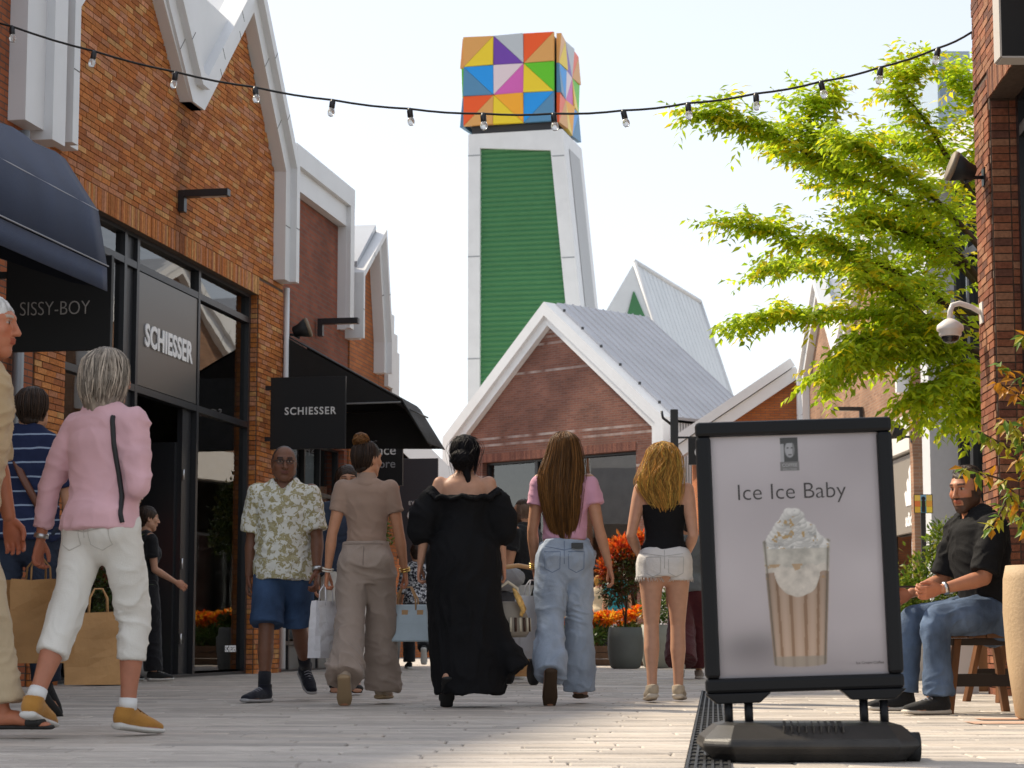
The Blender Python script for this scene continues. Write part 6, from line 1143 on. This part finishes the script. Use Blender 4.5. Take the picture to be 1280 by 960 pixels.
m = MB(); m.box(-.138, .138, -.0395, -.0335, .17, .19); m.build('belt', BLL, t)
for x in (-.1, 0, .1): m = MB(); m.box(x - .02, x + .02, -.046, -.04, .17, .2); m.build('tab', TL, t)
for y in (-1, 1): m = MB(); m.tube([(-.07, y * .035, .2), (-.066, y * .03, .27), (-.03, y * .015, .345), (.03, y * .015, .345), (.066, y * .03, .27), (.07, y * .035, .2)], .006, 8); m.build('handle', TL, t)
# striped handbag of the woman in black
q, gz = hang(B1, 1, .22, .12); t = thing('handbag', 'small striped bucket handbag with scarf beside the black dress', 'handbag', q + Vector((.02, 0, -.02)), .3, 'shopping bags'); ST = M('stripe_cream', (.6, .54, .42), rough=.6); 
m = MB(); m.lathe([(.11, 0), (.13, .03), (.125, .12), (.09, .2), (.06, .22)], 20); me = m.mesh(); me.transform(Matrix.Diagonal((1.05, .7, 1, 1))); obj('bag_body', me, M('taupe_leather', (.24, .21, .17), rough=.5), t)
for i in range(7): a = -1.9 + i * .24 + .25; m = MB(); m.tube([(.134 * 1.05 * math.cos(a), .134 * .7 * math.sin(a), .035), (.131 * 1.05 * math.cos(a), .131 * .7 * math.sin(a), .12)], .009, 5); m.build('stripe', ST if i % 2 == 0 else M('stripe_brown', (.06, .03, .02)), t)
m = MB(); m.tube([(-.08, 0, .2), (-.06, 0, .3), (0, 0, .34), (.06, 0, .3), (.08, 0, .2)], .01, 8); m.build('handle', ST, t); m = MB(); m.tube([(.02, -.05, .3), (.04, -.09, .24), (.07, -.1, .17), (.05, -.11, .13)], [.012, .028, .025, .012], 8, sq=.5); m.build('scarf', M('scarf', (.55, .33, .1), rough=.7, var=.5, vs=40), t)
# ---------------------------------------------------------------- stools, pots, greenery
def stool(label, loc, rz, H=.45, W=.43, mat=None, group='wooden stools'):
    t = thing('stool', label, 'stool', loc, rz, group); wd = mat or M('stool_wood', (.16, .065, .024), rough=.5, var=.3, vs=14, stretch=(1, 1, .12)); 
    for i in range(4): m = MB(); x = -W / 2 + i * W / 4; m.box(x + .003, x + W / 4 - .003, -.17, .17, H - .035, H); m.build('seat_slat', M('stool_seat', (.13, .06, .028), rough=.5, var=.3, vs=10), t, bevel=.005)
    m = MB(); m.box(-W / 2 + .03, W / 2 - .03, -.14, .14, H - .075, H - .036); m.build('apron', M('stool_dark', (.03, .02, .015), rough=.6), t)
    for x in (-1, 1):
        for y in (-1, 1):
            a = Vector((x * (W / 2 - .06), y * .12, H - .04)); b = Vector((x * (W / 2 + .015), y * .175, 0)); m = MB(); w_ = .021; vs = [c + Vector((i, j, 0)) for c in (b, a) for i, j in ((-w_, -w_), (w_, -w_), (w_, w_), (-w_, w_))]; m.add(vs, [(3, 2, 1, 0), (4, 5, 6, 7), (0, 1, 5, 4), (1, 2, 6, 5), (2, 3, 7, 6), (3, 0, 4, 7)]); m.build('leg', wd, t, bevel=.003)
    for y in (-1, 1): m = MB(); m.box(-W / 2 + .03, W / 2 - .03, y * .155 - .012, y * .155 + .012, .15, .215); m.build('stretcher', MATS['stool_dark'], t)
    return t
stool('brown wooden stool with the black shirt seated on it', (at(1221, 797, 12.25).x, 12.27, 0), math.radians(8), H=.452)
stool('empty brown wooden stool standing behind the occupied one', (at(1262, 797, 14.4).x, 14.4, 0), math.radians(25))
def pot(label, loc, prof, mat, plant=None, group='street planters', n=32):
    t = thing('planter', label, 'planter', loc, 0, group); m = MB(); m.lathe(prof, n); m.build('pot', mat, t); r, z = prof[-1]; m = MB(); m.lathe([(r * .1, z - .06), (r * .97, z - .05), (r * .9, z - .03)], n); m.build('soil', M('soil', (.03, .02, .013), rough=1, var=.4, vs=30), t); return t
def foliage(t, V, T, C, mat, name='foliage', smooth=False): return obj(name, np_mesh(name, V, T, C, smooth), mat, t)
LEAF = M('leaf', attr=True, rough=.45, spec=.35, transl=.42, var=.15, vs=20); LEAF2 = M('leaf_gloss', attr=True, rough=.35, spec=.45, transl=.3)
def stems(t, pts, r=.01, col=(.06, .035, .02)):
    for a, b in pts: m = MB(); a, b = Vector(a), Vector(b); m.tube([a, a * .5 + b * .5 + Vector((random.uniform(-.03, .03), random.uniform(-.03, .03), 0)), b], [r, r * .8, r * .5], 6); m.build('stem', M('bark_small', col, rough=.9), t)
GREENS = [(.06, .12, .02), (.09, .17, .025), (.05, .10, .02), (.13, .2, .03)]
# tall tan planter at the right edge with a branching shrub
t = pot('tall sand-coloured planter with green and orange leaves beside the stool', (at(1305, 797, 11.2).x, 11.2, 0), [(.13, 0), (.155, .02), (.19, .3), (.205, .55), (.2, .72), (.185, .79), (.17, .79)], M('sand_pot', (.46, .33, .2), rough=.7, var=.08, vs=5, bump=.2, bs=60)); o_ = Vector(t.location)
BR = [[(1305, 700, 11.2), (1285, 640, 10.9), (1255, 600, 10.6), (1205, 585, 10.4)], [(1305, 690, 11.2), (1290, 600, 11), (1262, 560, 10.8), (1225, 540, 10.7)], [(1305, 690, 11.2), (1292, 560, 11.1), (1280, 500, 11), (1248, 478, 10.9)], [(1305, 690, 11.2), (1300, 560, 11.2), (1290, 480, 11.2), (1250, 455, 11.3)], [(1305, 700, 11.2), (1285, 660, 11), (1262, 620, 10.8), (1240, 660, 10.7)], [(1305, 700, 11.2), (1290, 580, 10.8), (1270, 540, 10.6), (1258, 525, 10.5)], [(1305, 690, 11.2), (1310, 520, 11.2), (1300, 430, 11.3), (1280, 420, 11.3)]]
Lp = []; Ld = []; Lc = []
for br in BR:
    P = [at(*q) - o_ for q in br]; m = MB(); pts = []
    for i in range(len(P) - 1): pts += [P[i].lerp(P[i + 1], f) for f in (0, .33, .66)]
    pts.append(P[-1]); m.tube(pts, [.009 - .006 * i / len(pts) for i in range(len(pts))], 6); m.build('branch', M('bark_small', (.06, .035, .02), rough=.9), t)
    hi = br[-1][1] < 500
    for i in range(3, len(pts)):
        for k in range(6):
            p = pts[i] + Vector((random.uniform(-.015, .015), random.uniform(-.03, .03), 0)); Lp.append(p); d = Vector((random.uniform(-1, .6), random.uniform(-.8, .5), random.uniform(-1.1, .25))); Ld.append(d)
            u = random.random(); Lc.append((.5, .22, .015) if (u < (.6 if hi else .18)) else ((.34, .32, .02) if u < .7 else (.12, .22, .02)))
n = len(Lp); V, T, C = leaves(n, np.array(Lp), RNG.normal(size=(n, 3)) * .4 + [0, -.4, 1], .055 + .045 * RNG.random(n), .026 + .018 * RNG.random(n), np.array(Ld), np.array(Lc)); foliage(t, V, T, C, LEAF)
# bay shrub by the shop front
q = FL.w(2.6, -.65, 0); t = pot('dark square-shouldered planter with a rounded green shrub under the black awning', q, [(.2, 0), (.24, .03), (.26, .5), (.25, .55), (.23, .55)], M('grey_pot', (.12, .12, .115), rough=.6)); stems(t, [((0, 0, .5), (.02, 0, 1.3))] * 1, .025)
V, T, C = leaf_cloud([(0, 0, 1.95, .36, .33, .42), (.18, .05, 1.7, .26, .26, .26), (-.2, -.05, 1.75, .24, .24, .28), (.02, 0, 2.25, .22, .22, .2)], 3800, .07, .03, [(.06, .11, .015), (.09, .15, .02), (.14, .17, .02), (.05, .08, .015), (.2, .18, .03)], -.3, shell=.45); foliage(t, V, T, C, LEAF2)
q = FL.w(3.1, -.9, 0); t = pot('small dark planter with low green leaves beside the white carrier bag', q, [(.14, 0), (.17, .02), (.2, .42), (.19, .45), (.175, .45)], MATS['grey_pot']); V, T, C = leaf_cloud([(0, 0, .55, .2, .2, .13), (.1, .0, .66, .1, .1, .1)], 700, .06, .028, GREENS, -.5, shell=.3); foliage(t, V, T, C, LEAF2)
q = FL.w(-5.75, -.5, 0); t = pot('grey planter with dark shrub at the left shop window', q, [(.2, 0), (.24, .03), (.27, .42), (.26, .46), (.24, .46)], MATS['grey_pot']); V, T, C = leaf_cloud([(0, 0, .95, .25, .25, .42), (.05, 0, 1.3, .17, .17, .25)], 1600, .06, .026, [(.04, .07, .015), (.07, .1, .02)], -.2, shell=.4); foliage(t, V, T, C, LEAF2); stems(t, [((0, 0, .42), (.03, 0, 1.1))], .015)
# planters in the middle of the street
PG = M('slate_pot', (.10, .105, .095), rough=.7, var=.1, vs=4); t = pot('dark grey faceted planter with red-tipped shrub beside the jeans', gp(782, 836), [(.16, 0), (.2, .02), (.235, .16), (.245, .28), (.24, .42), (.225, .56), (.21, .56)], PG, n=14); stems(t, [((0, 0, .5), (.05, 0, 1.2)), ((.02, 0, .5), (-.08, .02, 1.1)), ((0, .02, .5), (.0, 0, 1.3))], .012)
V, T, C = leaf_cloud([(0, 0, 1.25, .3, .3, .38), (-.15, 0, 1.05, .2, .22, .25), (.15, .05, 1.5, .2, .2, .25)], 2200, .075, .03, [(.05, .075, .015), (.07, .09, .02), (.09, .05, .015), (.12, .04, .015)], -.2, shell=.35); foliage(t, V, T, C, LEAF2)
V, T, C = leaf_cloud([(-.05, 0, 1.62, .24, .22, .16), (.2, .05, 1.72, .16, .16, .13), (-.25, 0, 1.35, .13, .13, .18)], 1300, .085, .034, [(.62, .07, .012), (.7, .13, .015), (.5, .05, .015), (.6, .2, .03)], -.8, shell=.4); foliage(t, V, T, C, LEAF, 'red_leaves')
t = pot('pale grey rounded planter partly behind the white shorts', gp(822, 835), [(.16, 0), (.19, .02), (.24, .2), (.245, .35), (.22, .6), (.2, .6)], M('pale_pot', (.34, .34, .3), rough=.7, var=.08)); V, T, C = leaf_cloud([(0, 0, .85, .22, .22, .26)], 900, .07, .03, GREENS, -.3); foliage(t, V, T, C, LEAF2)
t = pot('olive planter with green leaves behind the poster stand edge', gp(862, 836), [(.18, 0), (.21, .02), (.25, .25), (.23, .5), (.21, .5)], M('olive_pot', (.2, .18, .1), rough=.7)); V, T, C = leaf_cloud([(0, 0, .95, .28, .28, .45)], 1400, .07, .03, [(.2, .24, .02), (.12, .18, .02)], -.3); foliage(t, V, T, C, LEAF)
q = gp(752, 832); t = thing('flower_bed', 'wooden trough of orange and yellow flowers in the street', 'flower bed', q, 0)
for i in range(3): m = MB(); m.box(-.75, .75, -.3, .3, .005 + i * .1, .095 + i * .1); m.build('plank', M('trough_wood', (.1, .055, .03), rough=.8, var=.3, vs=9), t)
V, T, C = leaf_cloud([(x, 0, .46, .3, .28, .16) for x in (-.5, -.1, .3, .55)], 2200, .09, .03, GREENS, -.6, shell=.2); foliage(t, V, T, C, LEAF2); V, T, C = leaf_cloud([(x, random.uniform(-.15, .1), random.uniform(.66, .8), .16, .16, .09) for x in (-.6, -.35, -.1, .1, .35, .6)], 1500, .075, .06, [(.8, .2, .01), (.85, .35, .02), (.75, .1, .01), (.85, .5, .03)], -.8, shell=.3); foliage(t, V, T, C, LEAF, 'blossom')
# hedge planter by the pale pillar
q = gp(1168, 850); t = thing('planter', 'white trough planter with bright green bushes behind the poster stand', 'planter', q, math.radians(-4), 'street planters'); m = MB(); m.box(-.75, .9, -.25, .25, 0, .42); m.build('trough', M('trough_white', (.5, .48, .45), rough=.7), t, bevel=.01)
V, T, C = leaf_cloud([(-.4, 0, .75, .36, .3, .35), (.0, .05, .9, .34, .3, .42), (.35, 0, 1.1, .35, .3, .5), (.15, .1, 1.35, .22, .22, .25), (.7, .0, 1.0, .3, .3, .5)], 6500, .07, .03, [(.14, .22, .02), (.2, .27, .025), (.09, .16, .02), (.26, .28, .03)], -.4, shell=.4); foliage(t, V, T, C, LEAF)
for lb, x, y, w_, h_, mt in (('white cardboard box standing behind the stool', 1191, 866, .32, .42, M('white_card', (.6, .58, .54), rough=.7)), ('upright wooden crate behind the stool', 1224, 864, .2, .5, M('crate_wood', (.24, .13, .06), rough=.7, var=.3, vs=10, stretch=(1, 1, .15)))):
    q = gp(x, y); t = thing('box', lb, 'box', q, .1); m = MB(); m.box(-w_ / 2, w_ / 2, -.15, .15, 0, h_); m.build('carton', mt, t, bevel=.006); m = MB(); m.box(-w_ / 2 - .004, w_ / 2 + .004, -.154, .154, h_ - .06, h_ + .003); m.build('lid', mt, t, bevel=.004)
# signpost and information sign
q = at(845, 797, 31); t = thing('sign_post', 'black street post with small hanging sign beyond the poster stand', 'sign post', (q.x, 31, 0)); z = at(845, 512, 31).z; m = MB(); m.box(-.055, .055, -.055, .055, 0, z); m.build('post', STEEL, t, bevel=.006); m = MB(); m.tube([(0, 0, z - .25), (-.16, 0, z - .12), (-.18, 0, z - .02)], .02, 8); m.box(.056, .5, -.015, .015, z - .42, z - .39); m.build('arm', STEEL, t)
m = MB(); m.box(.2, .48, -.03, .03, z - .8, z - .4201); sg = m.build('sign', BLKP, t, bevel=.004); text('e', .26, LET, sg, (.34, -.034, z - .68), ext=.002)
q = at(1158, 797, 27); t = thing('information_sign', 'small square information sign in rainbow colours on a dark post', 'sign', (q.x, 27, 0)); z = at(1158, 641, 27).z; m = MB(); m.box(-.03, .03, .02, .06, 0, z + .1); m.build('post', STEEL, t)
cs2 = [(.75, .45, .05), (.1, .35, .5), (.8, .6, .05), (.75, .2, .05), (.3, .5, .2), (.75, .35, .05), (.8, .55, .1), (.2, .4, .55), (.7, .5, .1)]; m = MB(); m.box(-.118, .118, -.0, .02, z - .005, z + .231); bd = m.build('board', BLKP, t)
for i in range(9): m = MB(); x, zz = -.11 + (i % 3) * .0735, z + .003 + (i // 3) * .0735; m.box(x, x + .072, -.004, -.0005, zz, zz + .072); m.build('tile', M('tile_%d' % i, cs2[i], rough=.5), bd)
text('i', .27, BLKP, bd, (.0, -.0055, z + .02), bold=.012, ext=.001)
# pushchair half hidden between the walkers
q = at(622, 797, 19.5); t = thing('pushchair', 'grey pushchair half hidden beyond the black dress', 'pushchair', (q.x, 19.5, 0), .4); GF = cloth_mat('grey_fabric', (.25, .25, .26))
S = Sdf(.012); S.chain([(0, -.15, .95), (0, .1, .92), (0, .22, .72)], [(.2, .1), (.21, .13), (.2, .1)], k=.02); cloth('hood', S, GF, t, .006); S = Sdf(.012); S.chain([(0, -.05, .75), (0, .0, .5), (0, .35, .42)], [(.19, .09), (.19, .1), (.18, .06)], k=.02); cloth('seat', S, M('pram_dark', (.05, .05, .055), rough=.8), t, .006)
for x in (-.22, .22):
    m = MB(); m.tube([(x, -.45, 1.02), (x, -.2, .7), (x, .25, .15)], .014, 8); m.tube([(x, .1, .6), (x, -.3, .15)], .014, 8); m.build('frame_side', STEEL, t)
    for y in (-.3, .27): m = MB(); m.tube([(x - .02, y, .11), (x + .02, y, .11)], .11, 18); m.build('wheel', MATS['wheel_black'], t)
m = MB(); m.tube([(-.22, -.45, 1.02), (0, -.47, 1.05), (.22, -.45, 1.02)], .02, 8); m.build('handle', TL, t)
# ---------------------------------------------------------------- street tree
TB = Vector((4.75, 20.3, 0)); t = thing('street_tree', 'light green leafy street tree behind the rust brick pier', 'tree', TB); BK = M('bark', (.07, .05, .035), rough=.95, var=.35, vs=12, bump=.6, bs=30)
m = MB(); m.tube([(0, 0, -.02), (.02, 0, .8), (-.02, .03, 1.8), (-.08, 0, 2.8), (-.12, .02, 3.6), (-.1, 0, 4.6), (-.05, .05, 5.6)], [.13, .105, .095, .085, .07, .05, .02], 12); m.build('trunk', BK, t)
limbs = [[(1262, 400, 20.3), (1150, 268, 20.1), (1010, 195, 19.8), (935, 155, 19.6), (875, 140, 19.6)], [(1262, 330, 20.3), (1180, 190, 20.4), (1130, 120, 20.2), (1138, 88, 20.2)], [(1262, 450, 20.3), (1130, 345, 20), (1000, 300, 19.7), (912, 276, 19.5)], [(1264, 470, 20.3), (1130, 400, 19.9), (1020, 392, 19.6), (930, 405, 19.5)], [(1264, 480, 20.3), (1140, 440, 20), (1075, 455, 19.8), (1035, 470, 19.7)], [(1264, 470, 20.3), (1212, 462, 19.7), (1178, 488, 19.5), (1148, 502, 19.4)], [(1262, 300, 20.3), (1230, 160, 20.3), (1200, 95, 20.4)], [(1070, 225, 19.9), (1010, 170, 19.9), (1018, 122, 19.9)], [(1262, 470, 20.3), (1235, 490, 20), (1212, 520, 19.8)], [(1262, 400, 20.5), (1160, 300, 21), (1060, 240, 21.3), (970, 180, 21.4)], [(1262, 420, 20.5), (1150, 370, 21.2), (1040, 330, 21.5), (950, 340, 21.4)], [(1262, 360, 20.3), (1170, 250, 19.4), (1100, 200, 19), (1060, 175, 18.9)], [(1262, 440, 20.3), (1160, 400, 19.3), (1090, 350, 19), (1040, 300, 18.9)], [(1262, 300, 20.5), (1190, 210, 21), (1120, 170, 21.2)], [(1200, 330, 20.2), (1130, 290, 20), (1080, 270, 19.9)], [(1264, 460, 20.3), (1180, 430, 19.6), (1120, 420, 19.4), (1060, 440, 19.3)], [(1262, 350, 20.4), (1320, 250, 20.4), (1390, 200, 20.4)], [(1262, 430, 20.4), (1340, 360, 20.6), (1400, 350, 20.6)]]
Lp = []; Ld = []; Ln = []; Lc = []; rg = np.random.default_rng(11)
def spray(p, d, L):
    """a twig with leaves on both sides, drooping"""
    n = max(4, int(L / .032)); d = d / np.linalg.norm(d); sd = np.cross(d, (0, 0, 1)); sd /= np.linalg.norm(sd) + 1e-6
    yl = rg.random() < .13
    for i in range(n):
        f = i / n; q = p + d * L * f + np.array((0, 0, -.14 * L * f * f)); s_ = 1 if i % 2 else -1
        Lp.append(q); Ld.append(sd * s_ * .9 + d * .55 + np.array((0, 0, -.38 + rg.normal() * .25)) + rg.normal(size=3) * .15); Ln.append(rg.normal(size=3) * .45 + (0, -.2, 1))
        Lc.append((.78, .66, .02) if yl else ((.52, .63, .025) if rg.random() < .65 else (.36, .52, .03)))
for li, lb in enumerate(limbs):
    P = [np.array(at(*q) - TB) for q in lb]; K = 9; path = []
    for i in range(len(P) - 1):
        for f in np.linspace(0, 1, K, endpoint=False): path.append(P[i] * (1 - f) + P[i + 1] * f + np.array((0, 0, .05 * math.sin(f * math.pi))))
    path.append(P[-1]); n = len(path); m = MB(); m.tube([Vector(p) for p in path], [max(.006, .04 * (1 - i / n) ** 1.3) for i in range(n)], 6); m.build('limb', BK, t)
    for i in range(int(n * (.22 if li not in (7, 14) else 0)), n):
        f = i / n; ax = path[min(i + 1, n - 1)] - path[max(i - 1, 0)]; ax /= np.linalg.norm(ax) + 1e-9
        for k in range(7 if f < .85 else 6):
            a = rg.normal(size=3) * (.85, .85, .22) + ax * .8; L = rg.uniform(.22, .55) * (1.15 - .45 * f); spray(path[i] + rg.normal(size=3) * .03, a, L)
            if rg.random() < .35: b = path[i] + a / np.linalg.norm(a) * L * .6; spray(b, a + rg.normal(size=3) * .7, L * .7)
n = len(Lp); V, T, C = leaves(n, np.array(Lp), np.array(Ln), .07 + .06 * rg.random(n), .03 + .022 * rg.random(n), np.array(Ld), np.array(Lc) * (.8 + .4 * rg.random((n, 1)))); foliage(t, V, T, C, M('tree_leaf', attr=True, rough=.5, spec=.3, transl=.6), 'crown')
